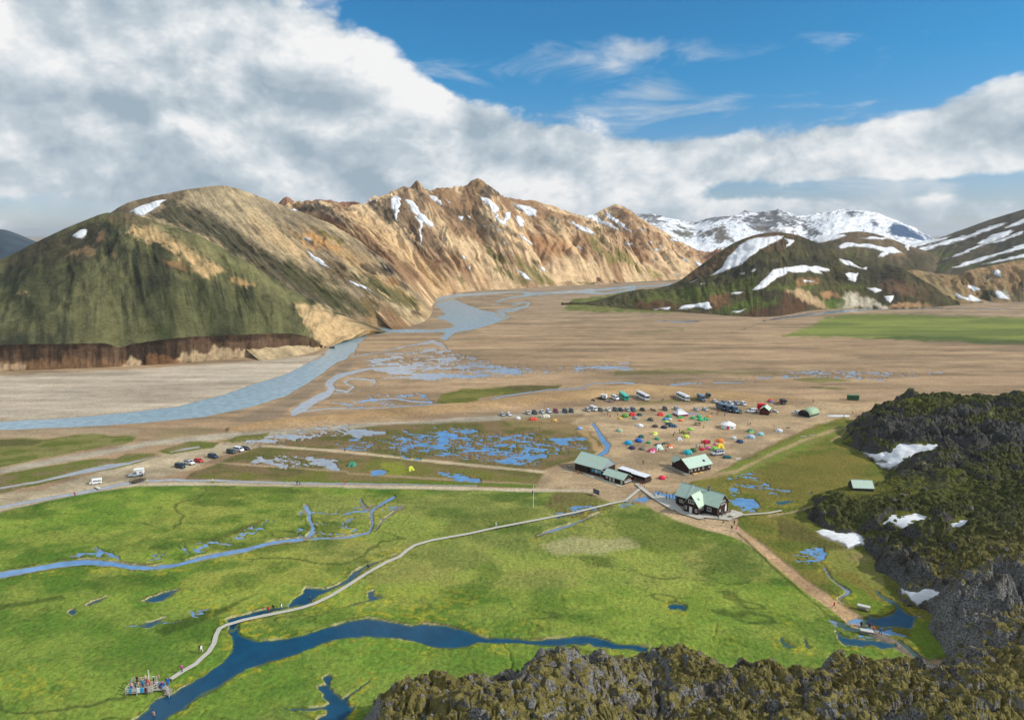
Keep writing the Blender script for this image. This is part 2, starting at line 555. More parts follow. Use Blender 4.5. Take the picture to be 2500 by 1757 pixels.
# streams of the meadow
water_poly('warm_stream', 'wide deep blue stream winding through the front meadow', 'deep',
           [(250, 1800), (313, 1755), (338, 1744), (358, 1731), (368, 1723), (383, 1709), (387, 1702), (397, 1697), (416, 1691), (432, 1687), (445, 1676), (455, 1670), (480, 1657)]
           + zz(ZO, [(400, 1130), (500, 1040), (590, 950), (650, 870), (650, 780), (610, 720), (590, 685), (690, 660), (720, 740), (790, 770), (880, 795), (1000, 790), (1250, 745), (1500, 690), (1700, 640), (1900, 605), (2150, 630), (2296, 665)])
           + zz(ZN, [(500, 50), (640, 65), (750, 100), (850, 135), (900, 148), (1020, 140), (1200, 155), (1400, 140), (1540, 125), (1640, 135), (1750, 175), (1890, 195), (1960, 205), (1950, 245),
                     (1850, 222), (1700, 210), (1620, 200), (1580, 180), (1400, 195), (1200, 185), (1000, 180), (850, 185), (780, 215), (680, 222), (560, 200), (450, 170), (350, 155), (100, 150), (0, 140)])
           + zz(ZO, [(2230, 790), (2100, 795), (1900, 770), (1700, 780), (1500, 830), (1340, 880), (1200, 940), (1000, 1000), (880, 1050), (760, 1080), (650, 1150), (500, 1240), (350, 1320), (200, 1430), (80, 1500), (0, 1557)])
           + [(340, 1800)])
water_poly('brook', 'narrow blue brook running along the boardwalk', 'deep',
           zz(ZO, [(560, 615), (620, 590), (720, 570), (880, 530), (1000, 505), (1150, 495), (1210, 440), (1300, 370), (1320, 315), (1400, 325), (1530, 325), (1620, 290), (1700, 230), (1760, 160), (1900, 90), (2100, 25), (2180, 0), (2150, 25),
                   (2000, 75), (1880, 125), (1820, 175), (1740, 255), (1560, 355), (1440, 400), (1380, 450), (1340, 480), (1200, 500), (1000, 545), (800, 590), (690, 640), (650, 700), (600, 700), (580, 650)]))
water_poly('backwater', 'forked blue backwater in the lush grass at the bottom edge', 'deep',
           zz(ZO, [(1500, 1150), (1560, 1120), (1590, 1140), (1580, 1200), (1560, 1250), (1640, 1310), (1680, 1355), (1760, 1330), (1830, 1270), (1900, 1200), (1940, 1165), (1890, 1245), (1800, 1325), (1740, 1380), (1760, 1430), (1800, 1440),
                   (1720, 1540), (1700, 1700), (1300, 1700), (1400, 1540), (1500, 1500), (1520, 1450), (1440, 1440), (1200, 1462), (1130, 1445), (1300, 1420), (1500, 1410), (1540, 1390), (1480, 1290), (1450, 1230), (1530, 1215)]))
water_line('meadow_stream', 'shallow blue stream crossing the left meadow', 'blue',
           zz(Z4, [(-300, 1130, 22), (0, 1075, 20), (200, 1045, 20), (400, 1008, 22), (550, 998, 20), (750, 1005, 16), (850, 1027, 18), (1000, 1030, 12), (1150, 1010, 14), (1300, 972, 14), (1450, 938, 15), (1600, 912, 14), (1800, 872, 12), (1950, 850, 10), (2050, 838, 10)])
           + zz(Z5, [(30, 1128, 12), (150, 1108, 10), (300, 1108, 8), (400, 1102, 8), (540, 1068, 9), (562, 1000, 9), (562, 930, 9), (620, 885, 9), (700, 838, 11)]))
tw = [sd_line(Uw, Vw, zz(Z5, [(128, 902, 16), (140, 950, 14), (165, 1020, 12), (175, 1070, 14), (130, 1105, 8)])),
      sd_line(Uw, Vw, zz(Z5, [(480, 858, 8), (495, 890, 7), (520, 910, 4)])),
      sd_line(Uw, Vw, zz(Z5, [(770, 892, 3), (700, 940, 4), (620, 1000, 4), (585, 1050, 5)])),
      sd_line(Uw, Vw, zz(Z5, [(2050, 945, 4), (1960, 985, 5), (1850, 1030, 7), (1760, 1052, 10), (1640, 1090, 4)]))]
water_many('rivulet', 'small blue rivulets branching in the middle meadow', 'blue', tw)
pond = [(zz(Z4, [(935, 1245), (1000, 1215), (1080, 1190), (1180, 1172), (1130, 1205), (1060, 1245), (1000, 1255)]), 'largest lens shaped pond in the left meadow'),
        (zz(Z4, [(550, 1275), (620, 1240), (710, 1215), (650, 1250), (580, 1278)]), 'thin slanting pond in the left meadow'),
        (zz(Z4, [(440, 1320), (480, 1300), (500, 1330), (470, 1345)]), 'tiny round pond in the left meadow'),
        (zz(Z4, [(900, 1425), (960, 1390), (1080, 1350), (1020, 1395), (950, 1425)]), 'dark narrow pond below the lens shaped one'),
        (zz(ZO, [(1680, 487), (1800, 460), (1920, 435), (1920, 360), (1975, 340), (1970, 390), (2050, 405), (2120, 400), (1950, 445), (1800, 475), (1710, 490)]), 'crooked pond between the boardwalk and the wide stream'),
        (zz(Z6, [(1530, 872), (1650, 858), (1705, 866), (1600, 888)]), 'bright blue pond at the foot of the lava by the large hut'),
        (zz(Z6, [(1755, 806), (1820, 798), (1815, 815)]), 'small blue pond under the lava hut'),
        (zz(Z5, [(550, 665), (620, 652), (672, 670), (640, 690), (560, 705)]), 'blue pond between the teal and the lime tent'),
        (zz(ZM, [(10, 1215), (60, 1270), (160, 1330), (100, 1335), (40, 1290)]), 'small pond left of the flooded hot spring path'),
        (zz(ZM, [(235, 1235), (265, 1270), (280, 1310), (310, 1345), (270, 1335), (255, 1290)]), 'curved pond left of the flooded hot spring path'),
        ([(1632, 1474), (1650, 1470), (1675, 1476), (1672, 1488), (1655, 1482), (1640, 1486)], 'faint puddles in the middle of the right meadow')]
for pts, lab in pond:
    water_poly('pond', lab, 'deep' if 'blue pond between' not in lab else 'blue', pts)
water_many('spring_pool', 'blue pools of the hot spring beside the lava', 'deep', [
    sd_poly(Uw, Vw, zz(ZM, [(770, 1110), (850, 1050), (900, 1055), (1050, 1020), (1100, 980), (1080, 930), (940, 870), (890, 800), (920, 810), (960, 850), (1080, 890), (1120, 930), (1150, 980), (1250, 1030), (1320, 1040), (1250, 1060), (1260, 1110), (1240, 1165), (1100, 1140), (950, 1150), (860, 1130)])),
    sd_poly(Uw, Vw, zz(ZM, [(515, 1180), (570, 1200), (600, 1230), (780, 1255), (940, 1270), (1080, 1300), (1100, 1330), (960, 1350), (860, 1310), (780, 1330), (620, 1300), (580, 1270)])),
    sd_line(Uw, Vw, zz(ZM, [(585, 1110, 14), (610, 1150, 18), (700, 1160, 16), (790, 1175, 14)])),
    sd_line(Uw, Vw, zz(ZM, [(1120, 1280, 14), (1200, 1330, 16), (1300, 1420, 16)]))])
water_line('drain', 'narrow brook beside the brown path to the hot spring', 'blue', zz(ZM, [(430, 590, 10), (500, 690, 10), (570, 760, 9), (640, 820, 16), (560, 880, 6), (600, 920, 4)]))
water_line('canal', 'straight narrow canal beside the gravel walking path', 'pale',
           zz(Z4, [(-300, 690, 10), (0, 634, 11), (250, 590, 11), (500, 545, 11), (650, 515, 11), (800, 485, 11), (950, 465, 11), (1150, 456, 9), (1500, 464, 9), (2000, 478, 8), (2286, 484, 8)])
           + zz(Z5, [(400, 750, 7), (800, 757, 6), (1250, 766, 4)]))
water_line('ditch', 'pale water filled ditch between the gravel road and the parked cars', 'pale',
           zz(Z4, [(0, 512, 8), (120, 490, 7), (250, 468, 8), (400, 435, 10), (560, 400, 14), (700, 370, 16), (850, 348, 9), (950, 318, 5), (1050, 300, 3)]))
water_line('ditch', 'short pale ditch in the grass island behind the parked cars', 'pale', zz(Z4, [(1120, 275, 4), (1220, 255, 7), (1310, 240, 6)]))
water_line('tent_brook', 'shallow brook running between the marsh and the tents', 'blue', zz(Z5, [(2015, 360, 10), (2040, 410, 13), (2070, 460, 16), (2110, 500, 18), (2100, 535, 16), (2060, 560, 12), (1990, 585, 8)]))
DITCH = np.minimum(sd_line(Uw, Vw, zz(ZO, [(300, 1557, 5), (400, 1470, 5), (550, 1400, 5), (750, 1365, 5), (950, 1380, 5), (1130, 1440, 8)])),
                   np.minimum(sd_line(Uw, Vw, zz(ZN, [(1030, 100, 4), (1010, 190, 5), (1060, 250, 5), (1075, 310, 6), (1060, 380, 8)])),
                              sd_line(Uw, Vw, [(1745, 1525, 1.5), (1740, 1545, 2), (1735, 1565, 2), (1775, 1555, 2), (1810, 1570, 1.5), (1860, 1580, 1.5)])))

WSD = np.full(UU.shape, 99.0)
for nm, lab, kind, s in WATER:
    if not nm.startswith('flood'):
        WSD = np.minimum(WSD, s)

# ---- height of the ground
nearf = sstep(VV, 1120, 1260)
gz = (fbm(GX * 0.05, GY * 0.05, 3, 21) - 0.5) * 0.35 * nearf + (fbm(GX * 0.5, GY * 0.5, 3, 22) - 0.5) * 0.30 * nearf
gz += (fbm(GX * 0.15, GY * 0.15, 3, 23) - 0.5) * 0.12
tus, _, tcid = worley(GX * 0.8, GY * 0.8, 91)
gz += np.clip(0.75 - tus, 0, 1) * (0.08 + 0.26 * tcid) * nearf * (0.4 + 0.9 * fbm(GX * 0.04, GY * 0.04, 2, 92)) - 0.10 * nearf
# the dyke behind the car park
dyke = sd_line(UU, VV, [(560, 1050, 1), (640, 1038, 3), (900, 1013, 5), (1200, 988, 7), (1400, 968, 8), (1560, 950, 8), (1750, 966, 8), (1950, 985, 7), (2110, 1002, 5), (2200, 1010, 3)], None, 20)
gz += 2.3 * (1 - sstep(dyke, -6, 9))
flat_spots = np.ones(UU.shape)
camp_poly = [(1400, 1030), (1440, 1000), (1700, 990), (2000, 985), (2100, 1000), (2060, 1030), (1950, 1050), (1900, 1075), (1850, 1100), (1780, 1130), (1740, 1160), (1690, 1172), (1640, 1185), (1800, 1290), (1700, 1290), (1600, 1240), (1560, 1222), (1500, 1228), (1440, 1205), (1300, 1198), (1330, 1150), (1400, 1125), (1480, 1112), (1490, 1085), (1455, 1050)]
sd_camp = sd_poly(UU, VV, camp_poly)
flat_spots *= sstep(sd_camp, -4, 10)
gz *= np.where(dyke < 9, 1, 0.15 + 0.85 * flat_spots)
bank = 1 - sstep(WSD, -3.2, 1.2)
gz = gz * (1 - bank) - 0.75 * bank
gz -= 0.45 * (1 - sstep(DITCH, -2.5, 2))
fl = sstep(FLOOD, -0.032, 0.045)
gz = gz * (1 - fl) - 0.62 * fl
WLEV = -0.36
GZ = gz

# ---- colour of the ground
def C(r, g, b):
    return np.array(s2l((r, g, b)))


nA = fbm(GX * 0.02, GY * 0.03, 5, 31)
nB = fbm(GX * 0.11, GY * 0.16, 5, 32)
nC = fbm(GX * 0.008, GY * 0.020, 4, 33)
nS = fbm(GX * 0.010, GY * 0.075, 5, 34)          # streaks along the plain
nF = fbm(GX * 0.7, GY * 0.9, 3, 35)
gc = np.empty((len(UU), 3))
k = sstep(nS, 0.35, 0.65)[:, None]
gc[:] = C(172, 142, 105) * (1 - k) + C(150, 124, 92) * k
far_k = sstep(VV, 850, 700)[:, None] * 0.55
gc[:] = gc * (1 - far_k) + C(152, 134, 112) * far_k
k = (sstep(nA, 0.52, 0.62) * sstep(nS, 0.45, 0.6))[:, None] * 0.5
gc[:] = gc * (1 - k) + C(128, 112, 84) * k
GRASS = np.zeros(len(UU))
nT = fbm(GX * 0.035, GY * 0.14, 5, 36, 0.6)
nU = fbm(GX * 0.012 + 4, GY * 0.09 - GX * 0.01, 5, 37, 0.62)


def paint(sd_, rgb, soft=3.0, amt=1.0, rag=5.0, grass=None, field=None):
    f = nB if field is None else field
    m = 1 - sstep(sd_ + (f - 0.5) * 2 * rag, -soft, soft)
    m = m * amt
    gc[:] = gc * (1 - m[:, None]) + (np.asarray(rgb))[None, :] * m[:, None] if np.ndim(rgb) == 1 else gc * (1 - m[:, None]) + rgb * m[:, None]
    if grass is not None:
        GRASS[:] = GRASS * (1 - m) + grass * m


def poly(pts, *a, **k):
    paint(sd_poly(UU, VV, pts), *a, **k)


def line(pts, w, *a, **k):
    paint(sd_line(UU, VV, pts, w), *a, **k)


def blend(f, a, b, lo=0.35, hi=0.65):
    k = sstep(f, lo, hi)[:, None]
    return a * (1 - k) + b * k


meadow = blend(nA, C(98, 130, 32), C(140, 148, 54))
meadow = meadow + (blend(nB, C(72, 104, 22), C(146, 150, 58)) - meadow) * 0.55
k = (sstep(nC, 0.5, 0.62) * 0.42)[:, None]
meadow = meadow * (1 - k) + C(148, 142, 76) * k
k = (sstep(fbm(GX * 0.05, GY * 0.09, 5, 61), 0.54, 0.68) * 0.6)[:, None]
meadow = meadow * (1 - k) + C(66, 94, 22) * k
k = (sstep(fbm(GX * 0.03 + 9, GY * 0.05, 4, 62), 0.55, 0.66) * 0.6)[:, None]
meadow = meadow * (1 - k * 0.5) + C(140, 166, 44) * k * 0.5
fr_ = sstep(VV, 1380, 1600)[:, None] * 0.45
meadow = meadow * (1 - fr_) + C(100, 136, 38) * fr_
lc = fbm(GX * 0.022, GY * 0.045 + GX * 0.012, 4, 63)
k = ((1 - sstep(np.abs(lc - 0.5), 0.004, 0.016)) * sstep(nA, 0.42, 0.55) * 0.7)[:, None]
meadow = meadow * (1 - k) + C(66, 82, 28) * k
lc = fbm(GX * 0.05 + 8, GY * 0.09 + GX * 0.03, 4, 64)
k = ((1 - sstep(np.abs(lc - 0.5), 0.004, 0.02)) * 0.4)[:, None]
meadow = meadow * (1 - k) + C(78, 98, 30) * k
olive = blend(nB, C(120, 116, 52), C(98, 102, 36))
marsh = blend(nB, C(124, 104, 68), C(100, 98, 46))
sand = blend(nB, C(184, 156, 116), C(160, 136, 102))
road_c = blend(nB, C(176, 164, 140), C(158, 148, 128))

# far plain
poly([(-600, 925), (-50, 918), (300, 903), (600, 883), (760, 868), (795, 858), (720, 907), (640, 945), (560, 972), (400, 1003), (250, 1020), (0, 1030), (-600, 1060)], blend(nS, C(190, 174, 150), C(174, 158, 134)), 3, 1, 3)
poly(zz(Z2, [(430, 1290), (330, 1330), (200, 1420), (0, 1540), (-250, 1640), (-400, 1690), (-100, 1690), (180, 1500), (300, 1420), (420, 1340)]), C(138, 120, 96), 4, 0.8)
poly(zz(Z2, [(970, 1590), (1020, 1510), (1150, 1480), (1350, 1470), (1600, 1450), (1805, 1455), (1750, 1482), (1500, 1512), (1270, 1530), (1250, 1570), (1110, 1597)]), olive, 2, 1, 3, 0.7)
poly(zz(Z2, [(1350, 1470), (1600, 1450), (1805, 1455), (1750, 1482), (1560, 1500)]), C(86, 76, 48), 3, 0.7)
poly(zz(Z3, [(940, 848), (1080, 800), (1200, 742), (1400, 726), (1800, 735), (2296, 745), (3200, 770), (3200, 930), (2296, 892), (2000, 880), (1600, 868), (1200, 857)]), blend(nS, C(130, 138, 62), C(104, 114, 52)), 3, 1, 8, 0.8)
poly(zz(Z3, [(1450, 862), (1600, 850), (2000, 860), (2296, 870), (3200, 890), (3200, 940), (2296, 900), (1800, 880)]), C(58, 80, 36), 3, 0.7, 4)
poly(zz(Z2, [(1800, 965), (1880, 890), (2100, 862), (2290, 830)]) + zz(Z3, [(150, 660), (600, 695), (640, 712), (300, 722), (0, 715)]), blend(nB, C(96, 104, 46), C(122, 120, 62)), 2, 1, 4, 0.6)
poly(zz(Z3, [(100, 835), (300, 812), (390, 815), (250, 830)]), C(112, 112, 62), 2, 0.6)
poly(zz(Z3, [(0, 1040), (300, 1035), (700, 1050), (980, 1055), (700, 1068), (300, 1062), (0, 1070)]), C(112, 106, 58), 2, 0.75, 4)
poly(zz(Z3, [(1000, 1085), (1200, 1080), (1320, 1100), (1150, 1115), (1000, 1100)]), C(112, 112, 50), 2, 0.8, 3)
poly(zz(Z3, [(1100, 1133), (1250, 1138), (1370, 1152), (1200, 1147)]), C(98, 100, 46), 1.5, 0.85, 2)
# dyke, road and car park
paint(dyke - 4, C(176, 142, 92), 4, 0.8, 5)
line([(1560, 985), (1640, 978), (1700, 976)], 4, C(104, 100, 40), 3, 0.6)
line(zz(Z4, [(-300, 455), (0, 400), (400, 328), (700, 275), (1000, 218), (1400, 180), (1700, 160), (2286, 108)]) + [(1000, 1035), (1200, 1020), (1400, 1004), (1500, 998)], 6.5, road_c, 3, 0.95, 3)
line([(1400, 1004), (1560, 995), (1800, 996), (1960, 1000), (2080, 1002), (2200, 1004)], 6, C(172, 148, 112), 4, 0.8, 4)
poly(zz(Z4, [(0, 60), (600, 100), (905, 130), (905, 178), (500, 160), (300, 188), (0, 190), (-400, 200), (-400, 130), (0, 130)]), C(160, 140, 108), 4, 0.8)
poly(zz(Z4, [(-500, 190), (0, 188), (300, 190), (500, 160), (800, 165), (905, 178), (870, 210), (600, 260), (300, 310), (0, 385), (-500, 470)]), blend(nB, C(128, 124, 66), C(98, 106, 38)), 2.5, 1, 6, 0.8)
poly(zz(Z4, [(-300, 190), (60, 190), (280, 205), (220, 230), (0, 240)]), C(78, 76, 36), 3, 0.7)
poly(zz(Z4, [(985, 185), (1060, 130), (1300, 110), (1420, 140), (1350, 160), (1100, 190)]), C(140, 128, 84), 3, 0.6)
poly(zz(Z4, [(-500, 660), (0, 540), (300, 520), (580, 430), (850, 350), (1050, 300), (1300, 250), (1500, 215), (1740, 235), (1450, 300), (1250, 390), (1050, 445), (900, 460), (700, 495), (500, 540), (250, 590), (0, 640), (-500, 740)]), blend(nB, C(186, 168, 134), C(170, 152, 120)), 3, 1, 4)
poly(zz(Z4, [(760, 322), (830, 285), (1000, 285), (1065, 305), (900, 352), (600, 410), (300, 480), (0, 555), (-400, 640), (-400, 520), (0, 430), (300, 375), (600, 325)]), blend(nB, C(104, 110, 42), C(124, 110, 70)), 2.5, 1, 4, 0.8)
poly(zz(Z4, [(1035, 268), (1250, 203), (1440, 213), (1400, 246), (1120, 293)]), blend(nB, C(98, 108, 36), C(120, 110, 62)), 2, 1, 3, 0.8)
poly(zz(Z4, [(1420, 208), (1600, 165), (1770, 153), (1740, 192), (1560, 212)]), olive, 2, 1, 3, 0.8)
# marsh between the paths
poly([(445, 1172), (470, 1152), (520, 1135), (560, 1115), (600, 1102), (640, 1088), (760, 1058), (900, 1040), (1100, 1030), (1300, 1025), (1400, 1035), (1440, 1055), (1470, 1080), (1475, 1100), (1400, 1125), (1330, 1145), (1345, 1185), (1300, 1192), (900, 1178), (600, 1170)], marsh, 3, 1, 4, 0.6)
poly([(820, 1130), (960, 1120), (1080, 1140), (1180, 1150), (1330, 1165), (1340, 1188), (900, 1176), (560, 1168), (480, 1162), (560, 1150), (700, 1165)], blend(nB, C(108, 112, 36), C(128, 112, 66)), 4, 0.9, 7, 0.8)
poly([(930, 1130), (980, 1125), (1000, 1150), (960, 1165), (930, 1155)], C(132, 140, 34), 3, 0.8, 4, 1)
poly([(1220, 1020), (1400, 1010), (1440, 1030), (1400, 1060), (1250, 1040)], C(150, 126, 80), 4, 0.6)
line(zz(Z5, [(-160, 505), (0, 515), (400, 545), (800, 590), (1300, 640), (1600, 668), (1750, 685)]), 3.2, C(192, 170, 134), 1.6, 0.95, 2, 0)
line(zz(Z4, [(1430, 345), (1700, 365), (2000, 385), (2286, 405)]) + zz(Z5, [(400, 685), (800, 710), (1300, 740), (1700, 765)]), 2.4, C(176, 148, 110), 1.6, 0.9, 2, 0)
line([(440, 1176), (700, 1176), (900, 1178), (1180, 1182), (1330, 1186)], 4, C(92, 118, 22), 2, 0.85, 2.5, 1)
# the camp
poly(camp_poly, sand, 5, 1, 8, 0)
poly([(1430, 1000), (1600, 990), (1900, 995), (1990, 1010), (1900, 1040), (1700, 1030), (1500, 1025)], C(164, 138, 100), 6, 0.5)
line([(1420, 1050), (1450, 1080), (1470, 1110), (1440, 1130)], 8, C(186, 150, 100), 4, 0.7)
# meadow in front
poly([(-700, 1420), (-300, 1310), (0, 1249), (111, 1223), (223, 1201), (335, 1188), (483, 1182), (850, 1188), (997, 1192), (1295, 1197), (1429, 1203), (1450, 1212), (1492, 1226), (1520, 1222), (1580, 1232), (1660, 1268), (1720, 1290), (1780, 1306), (1850, 1340), (1960, 1440), (2090, 1530), (2200, 1590), (2300, 1640), (3200, 1660), (3200, 2000), (-700, 2000)], meadow, 2.5, 1, 4, 1)
poly([(1640, 1205), (1690, 1175), (1740, 1160), (1780, 1140), (1850, 1104), (1920, 1070), (2000, 1036), (2060, 1020), (2120, 1040), (2200, 1100), (2200, 1200), (2100, 1300), (2200, 1400), (2300, 1500), (2320, 1620), (2240, 1600), (2110, 1510), (1990, 1430), (1870, 1330), (1800, 1285), (1800, 1250), (1720, 1215)], blend(nB, C(122, 116, 44), C(96, 104, 32)), 3, 1, 6, 0.9)
poly([(1760, 1150), (1860, 1105), (1960, 1060), (2040, 1036), (2060, 1050), (1990, 1085), (1880, 1130), (1800, 1165)], blend(nB, C(110, 128, 40), C(132, 128, 60)), 6, 0.8, 8, 1)
poly([(1780, 1170), (1900, 1130), (2050, 1095), (2140, 1145), (2040, 1190), (1950, 1220), (1850, 1215)], C(116, 104, 40), 10, 0.6, 8)
poly(zz(ZM, [(0, 120), (200, 180), (420, 330), (560, 380), (640, 420), (420, 420), (300, 380), (0, 300)]), C(88, 78, 44), 6, 0.6)
poly(zz(ZM, [(420, 470), (520, 420), (700, 420), (860, 470), (960, 620), (1000, 770), (870, 780), (700, 620), (520, 620), (440, 560)]), blend(nB, C(128, 132, 54), C(150, 136, 80)), 5, 0.8)
poly(zz(ZM, [(440, 620), (600, 720), (760, 800), (900, 900), (1080, 960), (1000, 1030), (840, 1020), (640, 900), (500, 760)]), C(100, 128, 24), 5, 0.8)
poly(zz(ZM, [(1260, 1050), (1340, 1060), (1480, 1130), (1600, 1250), (1560, 1400), (1400, 1480), (1240, 1300), (1230, 1180)]), C(104, 130, 26), 5, 0.85)
poly(zz(ZM, [(1040, 1090), (1200, 1060), (1260, 1080), (1250, 1150), (1150, 1140), (960, 1150)]), C(190, 176, 130), 4, 0.6, 6)
poly([(1310, 1330), (1400, 1312), (1540, 1310), (1560, 1330), (1480, 1350), (1360, 1352)], C(168, 160, 108), 6, 0.75, 8)
poly([(1360, 1190), (1440, 1205), (1500, 1235), (1440, 1262), (1370, 1262), (1330, 1240)], blend(nB, C(110, 92, 56), C(104, 106, 42)), 6, 0.75)
poly([(1120, 1260), (1300, 1235), (1340, 1250), (1200, 1290), (1060, 1310)], C(92, 104, 36), 6, 0.5)
poly([(1500, 1255), (1600, 1262), (1700, 1300), (1720, 1340), (1600, 1350), (1500, 1300)], C(84, 104, 26), 10, 0.6)
poly([(1080, 1490), (1160, 1400), (1200, 1370), (1240, 1400), (1140, 1480)], C(78, 104, 26), 10, 0.55)
poly([(380, 1540), (420, 1515), (490, 1490), (540, 1480), (600, 1455), (640, 1440), (560, 1490), (470, 1525), (400, 1552)], C(60, 80, 20), 4, 0.8)
poly([(-100, 1480), (60, 1465), (150, 1450), (160, 1460), (60, 1480), (-100, 1500)], C(72, 92, 26), 4, 0.8)
poly([(500, 1320), (560, 1300), (640, 1265), (650, 1270), (560, 1310)], C(84, 84, 34), 3, 0.7)
# yellow flowers along the banks, pale mud at the water's edge
wsd_near = np.where(VV > 1230, WSD, 99)
m = (1 - sstep(np.abs(wsd_near - 9), 3, 11)) * sstep(nF, 0.50, 0.66) * sstep(fbm(GX * 0.09, GY * 0.09, 2, 74), 0.42, 0.6) * 0.55
gc[:] = gc * (1 - m[:, None]) + C(176, 160, 24) * m[:, None]
fl_m = sstep(fbm(GX * 0.05, GY * 0.05, 3, 71), 0.55, 0.68) * sstep(nF, 0.5, 0.66) * sstep(VV, 1380, 1500) * 0.35 * GRASS
gc[:] = gc * (1 - fl_m[:, None]) + C(186, 172, 30) * fl_m[:, None]
m = (1 - sstep(np.abs(wsd_near - 0.5), 0.8, 2.6)) * sstep(fbm(GX * 0.16, GY * 0.16, 2, 72), 0.40, 0.55) * 0.85
gc[:] = gc * (1 - m[:, None]) + C(178, 168, 118) * m[:, None]
m = (1 - sstep(np.abs(wsd_near - 2.4), 0.6, 1.8)) * sstep(fbm(GX * 0.16, GY * 0.16, 2, 73), 0.45, 0.6) * 0.7
gc[:] = gc * (1 - m[:, None]) + C(70, 58, 34) * m[:, None]
GRASS *= sstep(WSD, -1, 2)
# paths on the meadow
line(zz(Z4, [(-400, 735), (0, 657), (300, 588), (600, 530), (900, 488), (1300, 484), (1800, 492), (2286, 498)]) + zz(Z5, [(400, 772), (800, 777), (1300, 788), (1700, 797), (2000, 800)]), 3.6, C(192, 174, 142), 1.8, 1, 2, 0)
line([(1555, 1212), (1600, 1237), (1660, 1264), (1720, 1284), (1770, 1296), (1810, 1306), (1850, 1335)], 7, C(184, 156, 116), 3, 0.95, 4, 0)
line([(1810, 1306, 5), (1850, 1332, 6), (1900, 1375, 9), (1960, 1424, 11), (2040, 1482, 12), (2098, 1528, 12)], None, C(186, 150, 106), 2, 1, 2.5, 0)
line([(1800, 1300), (1838, 1334), (1888, 1384), (1948, 1438), (2022, 1500), (2084, 1544)], 2, C(64, 66, 24), 2, 0.8, 2)
line([(2110, 1530, 8), (2150, 1552, 9), (2200, 1580, 9), (2260, 1615, 9)], None, C(120, 110, 96), 2.5, 0.95, 3, 0)
line([(1520, 1260), (1640, 1250), (1700, 1240)], 0.5, C(120, 120, 60), 2, 0.0)
line([(2190, 1010), (2130, 1030), (2050, 1046), (1960, 1075), (1880, 1110), (1800, 1150), (1700, 1168)], 3.5, C(178, 150, 106), 3, 0.75, 4, 0)
line([(2070, 1042), (2050, 1065), (2030, 1075)], 2.5, C(170, 146, 100), 2, 0.7, 3, 0)
line([(1880, 1258), (1940, 1248), (2000, 1232)], 3, C(160, 138, 96), 2, 0.8, 3, 0)
# shingle: darker and paler bars along the plain
k = 1 + (1 - GRASS) * ((nT - 0.5) * 0.7 + (nU - 0.5) * 0.55)
gc *= np.clip(k, 0.55, 1.5)[:, None]
# beds under the water
m = (1 - sstep(WSD, -2.5, 0.2)) * 0.9
gc[:] = gc * (1 - m[:, None]) + C(88, 82, 58) * m[:, None]
m = fl * 0.6
gc[:] = gc * (1 - m[:, None]) + C(96, 88, 62) * m[:, None]
GRASS *= 1 - fl

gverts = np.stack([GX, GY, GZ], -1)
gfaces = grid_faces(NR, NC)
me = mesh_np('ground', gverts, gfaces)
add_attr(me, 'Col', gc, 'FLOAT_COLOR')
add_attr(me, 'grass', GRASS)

m_ground, t, b = new_mat('ground')
geo = t.node('ShaderNodeNewGeometry').outputs['Position']
colr = attr(t, 'Col')
gr = attr(t, 'grass', 'Fac')
f1 = t.noise(geo, 0.9, 5, 0.65)
f2 = t.noise(geo, 0.16, 5, 0.6)
f3 = t.noise(t.vmath('MULTIPLY', geo, (0.5, 1.6, 1.0)), 3.2, 4, 0.7)
v = t.math('ADD', t.math('MULTIPLY', t.math('SUBTRACT', f1, 0.5), 1.5), 1.0)
v = t.math('ADD', v, t.math('MULTIPLY', t.math('SUBTRACT', f2, 0.5), 0.5))
v = t.math('ADD', v, t.math('MULTIPLY', t.math('SUBTRACT', f3, 0.5), 1.1))
v = t.math('MAXIMUM', v, 0.25)
c = t.vmath('SCALE', colr, s=v)
hue = t.node('ShaderNodeHueSaturation')
t.put(hue.inputs['Color'], c)
t.put(hue.inputs['Hue'], t.math('ADD', 0.5, t.math('MULTIPLY', t.math('MULTIPLY', t.math('SUBTRACT', t.noise(geo, 0.35, 4, 0.6), 0.5), 0.07), gr)))
t.put(hue.inputs['Saturation'], t.math('ADD', 0.92, t.math('MULTIPLY', gr, 0.02)))
t.put(hue.inputs['Value'], t.math('ADD', 1.0, t.math('MULTIPLY', gr, 0.06)))
t.l.new(hue.outputs[0], b.inputs['Base Color'])
b.inputs['Roughness'].default_value = 0.95
b.inputs['Specular IOR Level'].default_value = 0.15
bh = t.math('ADD', t.math('MULTIPLY', f1, t.math('ADD', 0.3, t.math('MULTIPLY', gr, 0.9))), t.math('MULTIPLY', f3, 0.35))
bump(t, b, bh, 0.9, 0.55)
ground = tag(put('ground', me, m_ground), 'valley floor of brown gravel plain and green meadow', 'ground', kind='structure')


def ground_z(x, y):
    """height of the ground grid near a place (nearest of its points)"""
    u, v = proj(x, y, 0.0)
    j = int(np.clip(np.searchsorted(uc, u), 1, NC - 1)); j = j if abs(uc[j] - u) < abs(uc[j - 1] - u) else j - 1
    i = int(np.argmin(np.abs(vr - v)))
    return float(GZ.reshape(NR, NC)[i, j])


